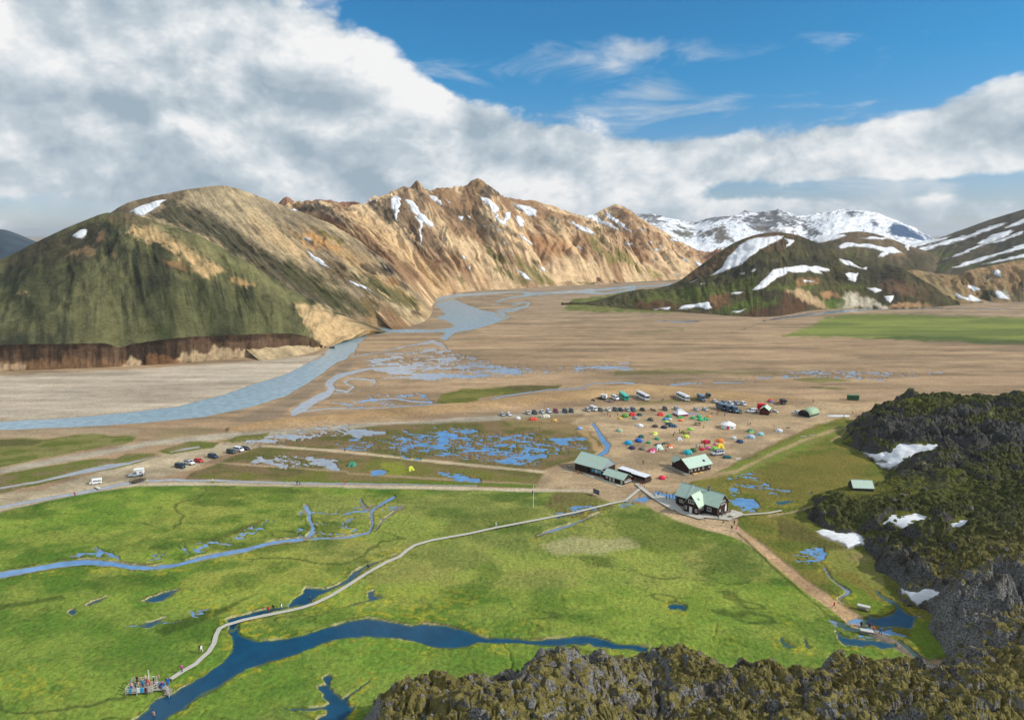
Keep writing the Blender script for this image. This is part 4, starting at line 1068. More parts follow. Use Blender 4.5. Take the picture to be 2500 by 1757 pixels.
hill('tan_ridge', 'tan and brown streaked rhyolite ridge with craggy summit and snow gullies',
     [(640, 530, 1180, 960, 806), (680, 514, 1230, 1000, 800), (720, 505, 1280, 1035, 780), (775, 497, 1310, 1060, 742), (812, 502, 1340, 1066, 732), (850, 509, 1390, 1072, 726), (920, 477, 1480, 1090, 722), (965, 463, 1520, 1120, 716), (1000, 455, 1540, 1145, 713), (1020, 446, 1550, 1165, 711), (1050, 462, 1570, 1195, 709), (1085, 452, 1590, 1220, 708), (1110, 455, 1600, 1240, 707),
      (1140, 446, 1620, 1265, 705), (1170, 436, 1630, 1295, 703), (1200, 456, 1650, 1325, 701), (1235, 487, 1680, 1365, 699), (1290, 530, 1720, 1410, 697), (1340, 590, 1740, 1460, 696), (1400, 660, 1600, 1520, 694)],
     470, 210, ((214, 182, 136), (142, 110, 78)),
     [(zp(Z2, (560, 250), (640, 200), (760, 180), (850, 240), (900, 400), (960, 440), (1040, 560), (1020, 640), (900, 560), (780, 440), (640, 330)), (118, 96, 72), 10, 0.95),
      (zp(Z2, (470, 280), (600, 240), (640, 300), (760, 420), (900, 560), (1000, 640), (900, 590), (700, 420), (560, 320)), (88, 78, 62), 8, 0.9),
      (zp(Z2, (380, 320), (520, 300), (700, 460), (900, 640), (1050, 760), (1060, 840), (980, 800), (800, 640), (560, 430)), (208, 172, 120), 12, 0.8),
      (zp(Z2, (770, 160), (860, 120), (940, 160), (1040, 260), (1100, 300), (1000, 290), (900, 200)), (96, 78, 60), 8, 0.8), (zp(Z2, (1160, 130), (1270, 95), (1350, 150), (1380, 210), (1300, 200), (1200, 170)), (138, 112, 76), 8, 0.8),
      (zp(Z2, (1300, 170), (1340, 150), (1380, 210), (1330, 220)), (64, 62, 58), 4, 0.8), (zp(Z2, (960, 170), (1050, 140), (1160, 180), (1260, 300), (1200, 320), (1060, 230)), (150, 116, 78), 10, 0.7),
      (zp(Z2, (1040, 280), (1180, 300), (1300, 420), (1440, 480), (1560, 560), (1500, 540), (1300, 460), (1120, 360)), (96, 80, 60), 6, 0.8, 10), (zp(Z2, (1210, 300), (1360, 370), (1500, 450), (1560, 500), (1400, 440)), (72, 64, 50), 5, 0.8, 8),
      (zp(Z2, (1280, 540), (1360, 580), (1490, 650), (1440, 650), (1330, 610)), (100, 96, 50), 6, 0.85), (zp(Z2, (1350, 660), (1450, 700), (1560, 790), (1480, 770), (1380, 710)), (104, 100, 54), 6, 0.8),
      (zp(Z2, (1500, 630), (1640, 690), (1740, 770), (1640, 770), (1540, 700)), (118, 112, 58), 6, 0.8), (zp(Z2, (1620, 630), (1760, 690), (1900, 740), (2050, 770), (1920, 785), (1760, 720)), (96, 92, 46), 6, 0.8),
      (zp(Z2, (1720, 600), (1830, 640), (1950, 680), (1960, 720), (1800, 690)), (100, 76, 52), 6, 0.85), (zp(Z2, (1780, 560), (1860, 550), (1960, 620), (1985, 690), (1880, 660), (1800, 600)), (112, 80, 54), 6, 0.8),
      (zp(Z2, (1520, 470), (1640, 400), (1800, 480), (1830, 540), (1700, 580), (1600, 520)), (178, 122, 76), 10, 0.7), (zp(Z2, (1150, 680), (1220, 660), (1230, 720), (1170, 710)), (90, 50, 34), 5, 0.8, 6), (zp(Z2, (960, 610), (1040, 630), (1050, 665), (990, 650)), (104, 60, 40), 5, 0.8, 8),
      (zp(Z2, (200, 340), (290, 330), (380, 400), (360, 440), (260, 400)), (128, 86, 60), 6, 0.8, 10), (zp(Z2, (100, 270), (210, 262), (330, 320), (420, 420), (300, 340)), (104, 98, 84), 8, 0.7),
      (zp(Z2, (0, 300), (160, 275), (220, 260), (300, 300), (160, 320)), (70, 66, 58), 4, 0.8, 6), (zp(Z2, (360, 300), (480, 280), (600, 215), (580, 260), (420, 310)), (70, 62, 52), 4, 0.8, 6),
      (zp(Z2, (1100, 560), (1250, 640), (1400, 780), (1280, 810), (1120, 720), (1040, 640)), (150, 112, 76), 14, 0.6), (zp(Z2, (1120, 740), (1150, 740), (1168, 815), (1140, 790)), (92, 88, 42), 4, 0.8, 6),
      (zp(Z2, (900, 760), (1060, 800), (1180, 815), (1060, 850), (980, 880)), (196, 156, 108), 8, 0.6)],
     snow4, gully=20, gfreq=0.022, spur=42, sfreq=0.010, crag=5, jag=16, jfreq=0.028, seed=7, bulge=0.0, snow_lift=1.6)
# smooth grey tan hill
hill('grey_tan_hill', 'smooth grey and tan hill above the river with green lower flanks',
     [(180, 590, 900, 640, 884), (230, 548, 910, 690, 878), (300, 500, 920, 745, 868), (350, 483, 925, 775, 860), (410, 470, 935, 800, 846), (470, 459, 945, 826, 824), (545, 452, 950, 880, 804), (610, 469, 955, 940, 798), (690, 500, 965, 1000, 796), (760, 527, 975, 1034, 788), (850, 575, 985, 1052, 772), (930, 640, 960, 1058, 756)],
     380, 190, ((136, 120, 94), (190, 166, 124)),
     [(zp(Z1, (640, 380), (900, 200), (1250, 160), (1480, 150), (1400, 210), (1240, 180), (1200, 240), (1100, 260), (980, 340), (940, 345)), (94, 80, 62), 8, 0.85, 10),
      (zp(Z1, (940, 345), (1020, 280), (1120, 240), (1260, 270), (1420, 360), (1700, 540), (1900, 660), (2286, 850), (2286, 1000), (2000, 870), (1700, 690), (1300, 470)), (74, 72, 54), 12, 0.95, 12),
      (zp(Z1, (1240, 190), (1400, 160), (1480, 160), (1600, 300), (1760, 420), (1640, 440), (1480, 360), (1320, 270)), (176, 158, 122), 14, 0.8), (zp(Z1, (1500, 150), (1640, 190), (1900, 330), (2000, 420), (1820, 380), (1640, 270)), (128, 116, 94), 14, 0.75),
      (zp(Z1, (1540, 340), (1700, 370), (1900, 500), (2100, 640), (1960, 620), (1740, 480)), (206, 172, 124), 14, 0.75), (zp(Z2, (60, 420), (200, 430), (420, 560), (640, 740), (880, 900), (940, 960), (820, 930), (600, 780), (340, 600), (120, 480)), (176, 140, 90), 14, 0.7),
      (zp(Z1, (1900, 430), (2080, 470), (2200, 560), (2100, 560), (1940, 480)), (202, 144, 78), 8, 0.7), (zp(Z2, (180, 420), (270, 450), (360, 500), (260, 480)), (112, 102, 52), 6, 0.8),
      (zp(Z2, (380, 700), (560, 740), (760, 850), (860, 930), (780, 960), (560, 860), (430, 760)), (78, 80, 40), 8, 0.9), (zp(Z2, (200, 600), (330, 620), (420, 720), (600, 830), (420, 780), (280, 690)), (104, 84, 58), 8, 0.75),
      (zp(Z2, (0, 600), (200, 720), (400, 830), (560, 920), (700, 1000), (560, 1040), (300, 920), (0, 740)), (72, 72, 42), 12, 0.85), (zp(Z2, (420, 850), (560, 880), (760, 980), (900, 1000), (700, 1040), (560, 1010)), (128, 106, 66), 8, 0.75),
      (zp(Z2, (530, 550), (590, 555), (620, 600), (570, 600)), (66, 58, 50), 4, 0.9, 8), (zp(Z2, (490, 680), (560, 670), (720, 690), (700, 730), (600, 730)), (72, 62, 52), 4, 0.85, 10), (zp(Z2, (630, 650), (700, 660), (720, 700), (660, 690)), (58, 54, 50), 4, 0.9, 8),
      (zp(Z2, (700, 770), (760, 760), (820, 800), (860, 840), (780, 820)), (70, 62, 48), 4, 0.85, 10), (zp(Z2, (620, 760), (700, 750), (720, 800), (660, 800)), (168, 128, 84), 4, 0.85, 8), (zp(Z2, (812, 960), (860, 965), (870, 990), (820, 985)), (80, 62, 48), 3, 0.85, 6),
      (zp(Z2, (0, 960), (140, 950), (360, 1030), (480, 1090), (300, 1180), (250, 1250), (160, 1140)), (196, 164, 116), 8, 0.9), (zp(Z2, (480, 1000), (640, 1010), (820, 1030), (600, 1070)), (178, 140, 94), 8, 0.7)],
     [zp(Z1, (845, 312), (940, 273), (1050, 233), (1100, 228), (1062, 268), (1010, 294), (950, 344), (880, 337)), zp(Z1, (698, 347), (800, 316), (815, 325), (760, 343)), zp(Z1, (1970, 463), (2030, 488), (2060, 515), (2010, 498)),
      zp(Z1, (2003, 562), (2040, 583), (2100, 626), (2180, 693), (2130, 674), (2060, 640), (2033, 614)), zp(Z2, (380, 746), (480, 788), (580, 848), (480, 814)), zp(Z1, (1890, 302), (1960, 284), (2042, 277), (2022, 297), (1940, 307))],
     gully=10, gfreq=0.04, spur=17, sfreq=0.011, seed=8, bulge=0.02, crag=0, rough=4)
# big green hill on the left and its bluff
SC = [(-520, 852, 932), (-330, 849, 922), (-190, 847, 916), (-60, 843, 911), (75, 840, 906), (180, 838, 902), (255, 838, 899), (293, 848, 897), (330, 838, 895), (410, 827, 891), (470, 822, 886), (560, 818, 878), (640, 815, 871), (715, 815, 862), (760, 826, 857), (788, 843, 853)]
yb = lambda v_: float(G(0, v_)[1])
RD_ = [(-500, 775, 600), (-300, 720, 640), (-150, 675, 680), (0, 632, 720), (90, 590, 745), (180, 548, 760), (250, 521, 770), (275, 519, 768), (300, 519, 765), (345, 530, 750), (400, 550, 735), (500, 588, 710), (620, 654, 675), (720, 710, 645), (800, 752, 622), (850, 782, 606)]
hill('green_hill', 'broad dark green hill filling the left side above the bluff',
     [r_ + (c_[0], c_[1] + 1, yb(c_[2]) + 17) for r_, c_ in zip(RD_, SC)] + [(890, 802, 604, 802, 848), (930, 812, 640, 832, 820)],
     430, 190, ((56, 58, 42), (104, 102, 66)),  # dark green grass, darkened further for cloud shade over this hill
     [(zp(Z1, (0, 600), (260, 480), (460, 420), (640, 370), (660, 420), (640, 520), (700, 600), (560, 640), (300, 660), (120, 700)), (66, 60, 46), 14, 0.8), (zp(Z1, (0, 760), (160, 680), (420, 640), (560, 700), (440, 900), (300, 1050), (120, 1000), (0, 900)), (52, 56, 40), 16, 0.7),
      (zp(Z1, (700, 350), (800, 330), (920, 345), (1080, 400), (1000, 430), (860, 400), (760, 390)), (110, 92, 66), 6, 0.85), (zp(Z1, (860, 430), (960, 400), (1120, 470), (1300, 580), (1460, 700), (1380, 730), (1200, 620), (1020, 520)), (198, 164, 112), 7, 0.9, 16),
      (zp(Z1, (1020, 440), (1180, 470), (1360, 560), (1500, 640), (1340, 600), (1160, 520)), (140, 124, 88), 8, 0.7), (zp(Z1, (1540, 750), (1620, 770), (1690, 800), (1620, 800)), (176, 140, 90), 4, 0.8, 12),
      (zp(Z1, (800, 560), (960, 570), (1200, 690), (1180, 720), (1000, 640)), (52, 52, 38), 10, 0.7), (zp(Z1, (640, 430), (680, 440), (720, 580), (690, 570)), (146, 110, 80), 5, 0.7), (zp(Z1, (460, 560), (520, 570), (500, 600), (440, 600)), (186, 148, 104), 3, 0.4, 10),
      (zp(Z1, (570, 565), (620, 570), (620, 592), (580, 585)), (186, 148, 104), 3, 0.4, 10), (zp(Z1, (720, 580), (760, 590), (750, 615), (730, 600)), (186, 148, 104), 3, 0.4, 10), (zp(Z1, (105, 840), (170, 842), (175, 860), (110, 858)), (190, 156, 110), 2, 0.4, 8),
      (zp(Z1, (1080, 640), (1200, 650), (1220, 690), (1120, 680)), (176, 130, 84), 3, 0.4, 10), (zp(Z1, (1100, 760), (1300, 780), (1900, 1000), (2000, 1080), (1500, 1110), (1000, 1120), (900, 950)), (86, 88, 54), 20, 0.5),
      (zp(Z1, (780, 1080), (900, 1060), (1200, 1060), (1100, 1130), (800, 1150)), (60, 66, 36), 12, 0.6), (zp(Z1, (900, 345), (1350, 480), (1700, 700), (2000, 880), (2100, 960), (1900, 900), (1600, 740), (1250, 540), (1000, 400)), (120, 118, 74), 8, 0.7),
      (zp(Z1, (1930, 930), (2080, 930), (2400, 1060), (2700, 1150), (2150, 1230), (2040, 1120)), (198, 166, 118), 7, 0.95, 12)],
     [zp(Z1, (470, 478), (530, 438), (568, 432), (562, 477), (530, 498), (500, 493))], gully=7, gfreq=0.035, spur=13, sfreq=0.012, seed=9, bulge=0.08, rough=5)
hill('bluff', 'steep dark brown and buff bluff at the foot of the green hill',
     [(c_[0], c_[1], yb(c_[2]) + 14, c_[0] + 0.5, c_[2]) for c_ in SC] + [(812, 850, yb(850) + 2, 818, 851)],
     420, 44, ((96, 74, 56), (62, 50, 40)),
     [([(-540, 890), (0, 880), (150, 878), (310, 880), (330, 900), (0, 915), (-540, 935)], (120, 90, 62), 6, 0.85, 14), ([(0, 892), (40, 882), (70, 890), (60, 905), (0, 908)], (176, 150, 116), 5, 0.8, 12), ([(300, 900), (318, 872), (345, 880), (350, 900)], (196, 168, 128), 4, 0.85, 8),
      (zp(Z1, (1140, 1290), (1180, 1230), (1320, 1205), (1500, 1215), (1700, 1245), (1720, 1280), (1500, 1300), (1200, 1320)), (176, 152, 116), 4, 0.9, 16), (zp(Z1, (950, 1260), (1100, 1250), (1200, 1300), (1600, 1300), (1400, 1330), (980, 1350)), (128, 92, 60), 4, 0.8, 10),
      (zp(Z1, (1820, 1230), (1920, 1210), (2010, 1200), (2080, 1230), (1900, 1265)), (88, 98, 40), 5, 0.85, 8), (zp(Z1, (1860, 1110), (2020, 1110), (2120, 1220), (2060, 1240), (1960, 1170)), (96, 76, 52), 5, 0.7),
      ([(-540, 845), (800, 805), (800, 822), (400, 838), (0, 852), (-540, 862)], (44, 36, 28), 4, 0.8, 8)],
     [], gully=6.5, gfreq=0.09, spur=3.0, sfreq=0.04, seed=10, bulge=-0.06, back=10, rough=1.5)
# tan foothills and the dark dome
hill('tan_foothills', 'buff and green grey foothills under the striped mountain',
     [(2060, 715, 1020, 2050, 742), (2110, 690, 1060, 2110, 746), (2170, 668, 1100, 2180, 747), (2235, 658, 1120, 2270, 746), (2290, 670, 1130, 2350, 744), (2330, 672, 1150, 2400, 742), (2370, 658, 1180, 2430, 740), (2436, 645, 1200, 2480, 739), (2500, 633, 1220, 2540, 738), (2640, 615, 1240, 2680, 737), (2850, 600, 1240, 2900, 737)],
     240, 90, ((150, 122, 84), (124, 106, 74)),
     [(zp(Z3, (1700, 480), (1760, 500), (1900, 590), (2080, 660), (1900, 640), (1780, 560)), (150, 134, 94), 6, 0.7), (zp(Z3, (2030, 600), (2090, 560), (2140, 590), (2160, 640), (2060, 650)), (62, 68, 48), 4, 0.9), (zp(Z3, (1960, 500), (2120, 450), (2296, 420), (2296, 470), (2100, 500)), (172, 136, 92), 6, 0.7),
      (zp(Z3, (2040, 540), (2110, 545), (2200, 620), (2130, 590)), (166, 168, 140), 5, 0.8), (zp(Z3, (2180, 460), (2260, 460), (2296, 540), (2240, 560)), (140, 110, 76), 5, 0.7), (zp(Z3, (2230, 580), (2296, 540), (2296, 660), (2240, 650)), (70, 74, 56), 5, 0.8)],
     [zp(Z3, (1882, 596), (1930, 618), (1975, 633), (1990, 616), (2075, 657), (2000, 653), (1930, 638)), zp(Z3, (1968, 570), (2000, 560), (2053, 590), (2020, 605)), zp(Z3, (2133, 593), (2180, 608), (2240, 645), (2160, 637), (2138, 615)), zp(Z3, (2113, 490), (2160, 476), (2167, 527), (2130, 512)),
      zp(Z3, (1758, 486), (1830, 465), (1867, 470), (1800, 503))], gully=11, gfreq=0.035, spur=18, sfreq=0.014, seed=11)
hill('dark_dome_hill', 'dark green rounded hill with curved snow bands across the plain',
     [(1370, 745.2, 885, 1372, 745.8), (1420, 742, 900, 1432, 745.5), (1470, 729, 925, 1490, 752), (1540, 712, 945, 1550, 757), (1600, 704, 955, 1620, 761), (1650, 690, 960, 1690, 766), (1700, 655, 1000, 1750, 770), (1740, 626, 1020, 1785, 773), (1790, 594, 1040, 1830, 775), (1845, 573, 1050, 1860, 775), (1900, 567, 1060, 1910, 772), (1955, 576, 1060, 1975, 760), (2010, 600, 1055, 2040, 755), (2060, 618, 1050, 2090, 754), (2130, 638, 1040, 2150, 755), (2200, 655, 1020, 2220, 754), (2255, 690, 980, 2270, 751), (2330, 735, 900, 2345, 746)],
     380, 150, ((62, 58, 44), (84, 80, 52)),
     [(zp(Z3, (350, 550), (500, 440), (640, 360), (800, 285), (940, 265), (1060, 300), (900, 300), (720, 340), (560, 480), (420, 560)), (110, 86, 60), 8, 0.85), (zp(Z3, (880, 290), (1000, 320), (940, 370), (860, 390), (820, 360)), (98, 78, 56), 8, 0.7),
      (zp(Z3, (600, 500), (800, 420), (1100, 400), (1300, 440), (1200, 470), (1000, 450), (820, 500), (680, 560)), (50, 50, 44), 10, 0.8), (zp(Z3, (1150, 480), (1400, 460), (1500, 520), (1600, 560), (1300, 560), (1180, 520)), (54, 52, 44), 10, 0.7),
      (zp(Z3, (100, 650), (350, 560), (560, 560), (800, 520), (760, 600), (640, 640), (300, 690)), (92, 100, 46), 10, 0.8), (zp(Z3, (860, 580), (1000, 560), (1300, 570), (1400, 580), (1000, 595)), (90, 100, 44), 6, 0.85),
      (zp(Z3, (620, 680), (760, 640), (900, 640), (930, 670), (800, 700), (720, 720), (600, 715)), (86, 100, 42), 6, 0.85), (zp(Z3, (520, 640), (600, 600), (680, 620), (640, 660), (560, 680)), (128, 92, 64), 5, 0.9), (zp(Z3, (130, 670), (250, 660), (400, 670), (360, 690), (180, 695)), (96, 62, 46), 5, 0.8),
      (zp(Z3, (700, 740), (800, 700), (900, 690), (960, 600), (1100, 640), (1180, 690), (1050, 720), (900, 745)), (86, 60, 44), 6, 0.9), (zp(Z3, (970, 595), (1060, 590), (1180, 660), (1200, 700), (1100, 680)), (190, 160, 118), 5, 0.85, 8), (zp(Z3, (1140, 600), (1230, 590), (1260, 630), (1180, 640)), (184, 138, 92), 5, 0.85, 8),
      (zp(Z3, (1260, 690), (1300, 600), (1360, 605), (1450, 640), (1530, 690), (1400, 700)), (196, 184, 158), 5, 0.95, 8), (zp(Z3, (1170, 660), (1220, 640), (1290, 650), (1260, 690), (1190, 690)), (84, 104, 40), 4, 0.85, 8), (zp(Z3, (1540, 690), (1560, 660), (1700, 660), (1770, 685), (1640, 695)), (176, 138, 96), 4, 0.85, 8),
      (zp(Z3, (1480, 560), (1620, 540), (1760, 600), (1720, 640), (1560, 600)), (112, 84, 64), 6, 0.8), (zp(Z3, (1040, 530), (1140, 535), (1160, 560), (1030, 560)), (150, 112, 76), 4, 0.85, 8), (zp(Z3, (1600, 500), (1760, 560), (1980, 660), (1800, 670), (1680, 600)), (86, 80, 52), 10, 0.7)],
     [zp(Z3, (528, 517), (590, 468), (650, 388), (720, 328), (800, 298), (900, 288), (952, 291), (940, 308), (860, 343), (790, 383), (720, 433), (640, 483)), zp(Z3, (953, 303), (1013, 315), (1005, 333), (958, 358), (968, 327)),
      zp(Z3, (766, 597), (830, 528), (900, 477), (1000, 456), (1120, 456), (1203, 478), (1208, 492), (1150, 493), (1190, 515), (1110, 492), (980, 494), (900, 534), (840, 584), (790, 598)), zp(Z3, (1253, 410), (1310, 428), (1390, 465), (1420, 460), (1415, 475), (1300, 453)),
      zp(Z3, (1296, 499), (1372, 493), (1367, 522), (1345, 544), (1310, 538)), zp(Z3, (1053, 533), (1110, 542), (1152, 545), (1060, 555)), zp(Z3, (1413, 580), (1460, 571), (1507, 590), (1470, 607)), zp(Z3, (1503, 625), (1572, 620), (1550, 667), (1520, 648)),
      zp(Z3, (648, 609), (700, 597), (732, 602), (700, 620), (655, 622)), zp(Z3, (363, 702), (378, 680), (450, 669), (520, 656), (552, 691), (520, 702), (480, 688)), zp(Z3, (203, 697), (322, 686), (312, 704)), zp(Z3, (643, 722), (700, 704), (747, 686), (715, 714), (680, 726)),
      zp(Z3, (408, 552), (440, 538), (472, 530), (440, 548)), zp(Z3, (470, 555), (500, 548), (510, 552), (485, 560)), zp(Z3, (690, 505), (730, 490), (720, 502)), zp(Z3, (755, 488), (800, 465), (780, 485))],
     gully=6, gfreq=0.04, spur=9, sfreq=0.011, seed=12, bulge=0.14, rough=6)

# ================================================================== LAVA FIELD
lava_out = [(820, 1960), (880, 1800), (940, 1730), (985, 1690), (1100, 1700), (1200, 1705), (1300, 1668), (1420, 1648), (1520, 1640), (1580, 1612), (1680, 1612), (1760, 1648), (1850, 1648), (1960, 1650), (2020, 1630), (2110, 1640), (2200, 1650), (2270, 1660), (2330, 1630), (2300, 1580),
            (2262, 1540), (2238, 1500), (2205, 1478), (2165, 1448), (2155, 1400), (2125, 1352), (2085, 1318), (2000, 1292), (1952, 1252), (2000, 1222), (2060, 1206), (2120, 1200), (2175, 1170), (2165, 1140), (2110, 1112), (2058, 1085), (2066, 1050), (2100, 1020), (2170, 1004), (2300, 998), (2500, 995), (2800, 1000), (3300, 1150), (3600, 1500), (3600, 2100), (2500, 2600), (900, 2500)]
LO = np.array([G(u, min(v, 2300))[:2] for u, v in lava_out])
ang = np.linspace(math.atan((760 - CX) / F_PX), math.atan((2780 - CX) / F_PX), 640)
rad = np.exp(np.linspace(math.log(66), math.log(470), 720))
AA, RR = np.meshgrid(ang, rad)
LX, LY = (RR * np.sin(AA)).ravel(), (RR * np.cos(AA)).ravel()
jit = 1.5
lx = LX + (fbm(LX * 0.12, LY * 0.12, 3, 81) - 0.5) * 9
ly = LY + (fbm(LX * 0.12 + 40, LY * 0.12, 3, 82) - 0.5) * 9
ld = -sd_poly(lx, ly, LO, 60)                     # metres inside the lava edge
ld = np.where(ld < -50, -50, ld)
# thickness: a steep front, then a rolling top
hmax = 13.0 + 6.0 * np.exp(-((LX - 90) / 60) ** 2 - ((LY - 320) / 45) ** 2)
hmax = np.where(LY < 150, 16.0 + (LY < 150) * 1.5, hmax)
hmax = 11.0 * sstep(LY, 165, 120) + hmax * (1 - sstep(LY, 165, 120))
low = np.exp(-((np.degrees(np.arctan2(LX, LY)) - 13) / 6) ** 2) * sstep(LY, 150, 110)
hmax = hmax - 5.5 * low
roll = (fbm(LX * 0.018, LY * 0.018, 3, 83) - 0.5)
env_ = hmax * (1 - np.exp(-np.clip(ld, 0, 99) / (7 + 10 * sstep(LY, 130, 200)))) * (1 + roll * 0.9)
# the low shelf where the small stone hut stands
PH = G(2105, 1196, 4.0)
near_hut = np.exp(-((LX - PH[0]) ** 2 + (LY - PH[1]) ** 2) / 14.0 ** 2)
env_ = env_ * (1 - near_hut) + near_hut * 4.2
wx, wy = LX + (fbm(LX * 0.2, LY * 0.2, 3, 90) - 0.5) * 6, LY + (fbm(LX * 0.2 + 9, LY * 0.2, 3, 93) - 0.5) * 6
f1, f2, cid = worley(wx * 0.065, wy * 0.065, 5)
crag1 = (np.clip(1 - f1 * 1.1, 0, 1) * 0.6 + sstep(f2 - f1, 0.0, 0.35) * 0.4) * (0.15 + 0.85 * cid ** 1.5) * 5.0
f1, f2, cid2 = worley(wx * 0.22, wy * 0.22, 6)
crag2 = (sstep(f2 - f1, 0.0, 0.45) * 0.7 + np.clip(1 - f1 * 1.3, 0, 1) * 0.3) * (0.1 + 0.9 * cid2) * 1.35
crk = (1 - sstep(f2 - f1, 0.0, 0.16)) * 1.5
f1, f2, cid3 = worley(wx * 0.55, wy * 0.55, 7)
crag3 = sstep(f2 - f1, 0.0, 0.45) * (0.1 + 0.9 * cid3) * 0.5
crk += (1 - sstep(f2 - f1, 0.0, 0.18)) * 0.6
f1, f2, cid4 = worley(LX * 1.25, LY * 1.25, 8)
crag4 = sstep(f2 - f1, 0.0, 0.3) * 0.2 * cid4
nz = (ridged(LX * 0.3, LY * 0.3, 4, 84) - 0.5) * 1.5
edge = sstep(ld, 0, 6)
rugged = (0.55 + 0.9 * fbm(LX * 0.03, LY * 0.03, 2, 85)) * edge
# smoother grassy shelves in the middle of the right hand field
ULp, VLp = proj(LX, LY, np.maximum(env_, 0))
calm = np.maximum(np.exp(-((ULp - 2260) / 140) ** 2 - ((VLp - 1190) / 38) ** 2) * 0.7, near_hut)
LAVA_SNOW = [zz(ZL, [(490, 828), (560, 850), (640, 855), (740, 830), (790, 850), (810, 800), (880, 748), (1000, 753), (1150, 743), (1315, 736), (1340, 775), (1290, 822), (1180, 872), (1060, 908), (930, 953), (870, 998), (790, 1023), (700, 1003), (632, 965), (640, 943), (760, 955), (640, 925), (540, 880)]),
             zz(ZM, [(945, 190), (1030, 118), (1060, 98), (1160, 103), (1280, 87), (1330, 98), (1430, 123), (1495, 175), (1400, 208), (1330, 203), (1240, 243), (1160, 238), (1090, 208), (1030, 178), (970, 213)]),
             zz(ZM, [(1535, 222), (1640, 163), (1700, 148), (1815, 153), (1740, 203), (1660, 238)]),
             zz(ZM, [(325, 260), (430, 232), (500, 238), (560, 263), (680, 263), (740, 273), (805, 310), (788, 340), (808, 366), (700, 402), (640, 418), (618, 377), (560, 357), (480, 332), (400, 292)]),
             zz(ZM, [(1135, 776), (1165, 788), (1220, 813), (1300, 823), (1380, 791), (1480, 818), (1595, 818), (1500, 873), (1380, 898), (1290, 925), (1238, 892), (1208, 842), (1148, 822)]),
             zz(ZM, [(2005, 736), (2073, 768), (2063, 788), (2000, 783)]), zz(ZL, [(1915, 405), (1948, 398), (1925, 437), (1910, 430)])]
base_h = env_ - 1.2 * sstep(ld, 3, -2)
sn = np.full(LX.shape, 99.0)
for ptz in LAVA_SNOW:
    sn = np.minimum(sn, sd_poly(ULp, VLp, ptz, 20))
calm = np.maximum(calm, 1 - sstep(sn, -2, 9))
LH = base_h + (crag1 + crag2 + crag3 + crag4 + nz - crk * 0.35 - 0.9) * rugged * (1 - 0.88 * calm)
LH = np.where(ld < -2, -1.5, LH)
lowp = (base_h + (crag1 + crag2 * 0.8 + nz * 0.5) * rugged * (1 - 0.88 * calm)).reshape(720, 640)
gr_, ga_ = np.gradient(lowp)
gr_ /= np.gradient(RR, axis=0); ga_ /= RR * (ang[1] - ang[0])
UPZ = (1 / np.sqrt(1 + gr_ ** 2 + ga_ ** 2)).ravel()
lverts = np.stack([LX, LY, LH], -1)
lfaces = grid_faces(720, 640)[:, ::-1]
keep = (ld > -3)[lfaces].all(1)
used, lf = submesh('lava', lverts, lfaces, keep)
me = mesh_np('lava_field', lverts[used], lf, False)
moss = fbm(LX * 0.05, LY * 0.05, 3, 86)
green = np.maximum(calm * 0.9, sstep(fbm(LX * 0.022 + 5, LY * 0.022, 3, 87), 0.52, 0.66) * sstep(LY, 130, 180) * 0.7)
green = np.maximum(green, 1 - sstep(ld, 1, 6))
add_attr(me, 'moss', moss[used]); add_attr(me, 'green', green[used])
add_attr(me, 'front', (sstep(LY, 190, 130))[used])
add_attr(me, 'up', UPZ[used])
m_lava, t, b = new_mat('lava')
gm = t.node('ShaderNodeNewGeometry')
geo, nor = gm.outputs['Position'], gm.outputs['Normal']
nzv = attr(t, 'up', 'Fac')
a = t.noise(geo, 0.8, 6, 0.68)
a2 = t.noise(geo, 0.18, 4, 0.6)
a3 = t.noise(geo, 2.6, 4, 0.7)
rock = t.mix(t.smooth(a3, 0.32, 0.68), L4((84, 83, 81)), L4((188, 184, 176)))
rock = t.mix(t.smooth(a2, 0.45, 0.7), rock, t.mix(t.smooth(a, 0.35, 0.65), L4((60, 57, 53)), L4((132, 122, 108))))
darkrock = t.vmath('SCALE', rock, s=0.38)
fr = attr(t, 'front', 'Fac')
rock = t.mix(fr, darkrock, rock)  # front rock lightened: sunlight on it put into the colour
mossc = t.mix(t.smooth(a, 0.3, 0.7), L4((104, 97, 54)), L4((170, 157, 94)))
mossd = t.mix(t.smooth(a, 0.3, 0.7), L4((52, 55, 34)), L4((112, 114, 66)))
mossc = t.mix(fr, mossd, mossc)  # front moss likewise painted paler, as sunlit
grassc = t.mix(t.smooth(a2, 0.35, 0.65), L4((84, 92, 28)), L4((134, 134, 56)))
mf = t.math('ADD', nzv, t.math('ADD', t.math('MULTIPLY', t.math('SUBTRACT', a, 0.5), 0.9), t.math('MULTIPLY', t.math('SUBTRACT', attr(t, 'moss', 'Fac'), 0.5), 1.0)))
c = t.mix(t.smooth(mf, 0.68, 0.80), rock, mossc)
gf = t.math('MULTIPLY', attr(t, 'green', 'Fac'), t.smooth(t.math('ADD', nzv, t.math('MULTIPLY', t.math('SUBTRACT', a, 0.5), 0.8)), 0.55, 0.85))
c = t.mix(gf, c, grassc)
t.put(b.inputs['Base Color'], c)
b.inputs['Roughness'].default_value = 0.95
b.inputs['Specular IOR Level'].default_value = 0.12
bump(t, b, t.math('ADD', a, t.math('MULTIPLY', a3, 0.7)), 1.0, 1.3)
lava = tag(put('lava_field', me, m_lava), 'rugged dark lava field with moss in the lower right', 'lava', kind='structure')
lval = {}


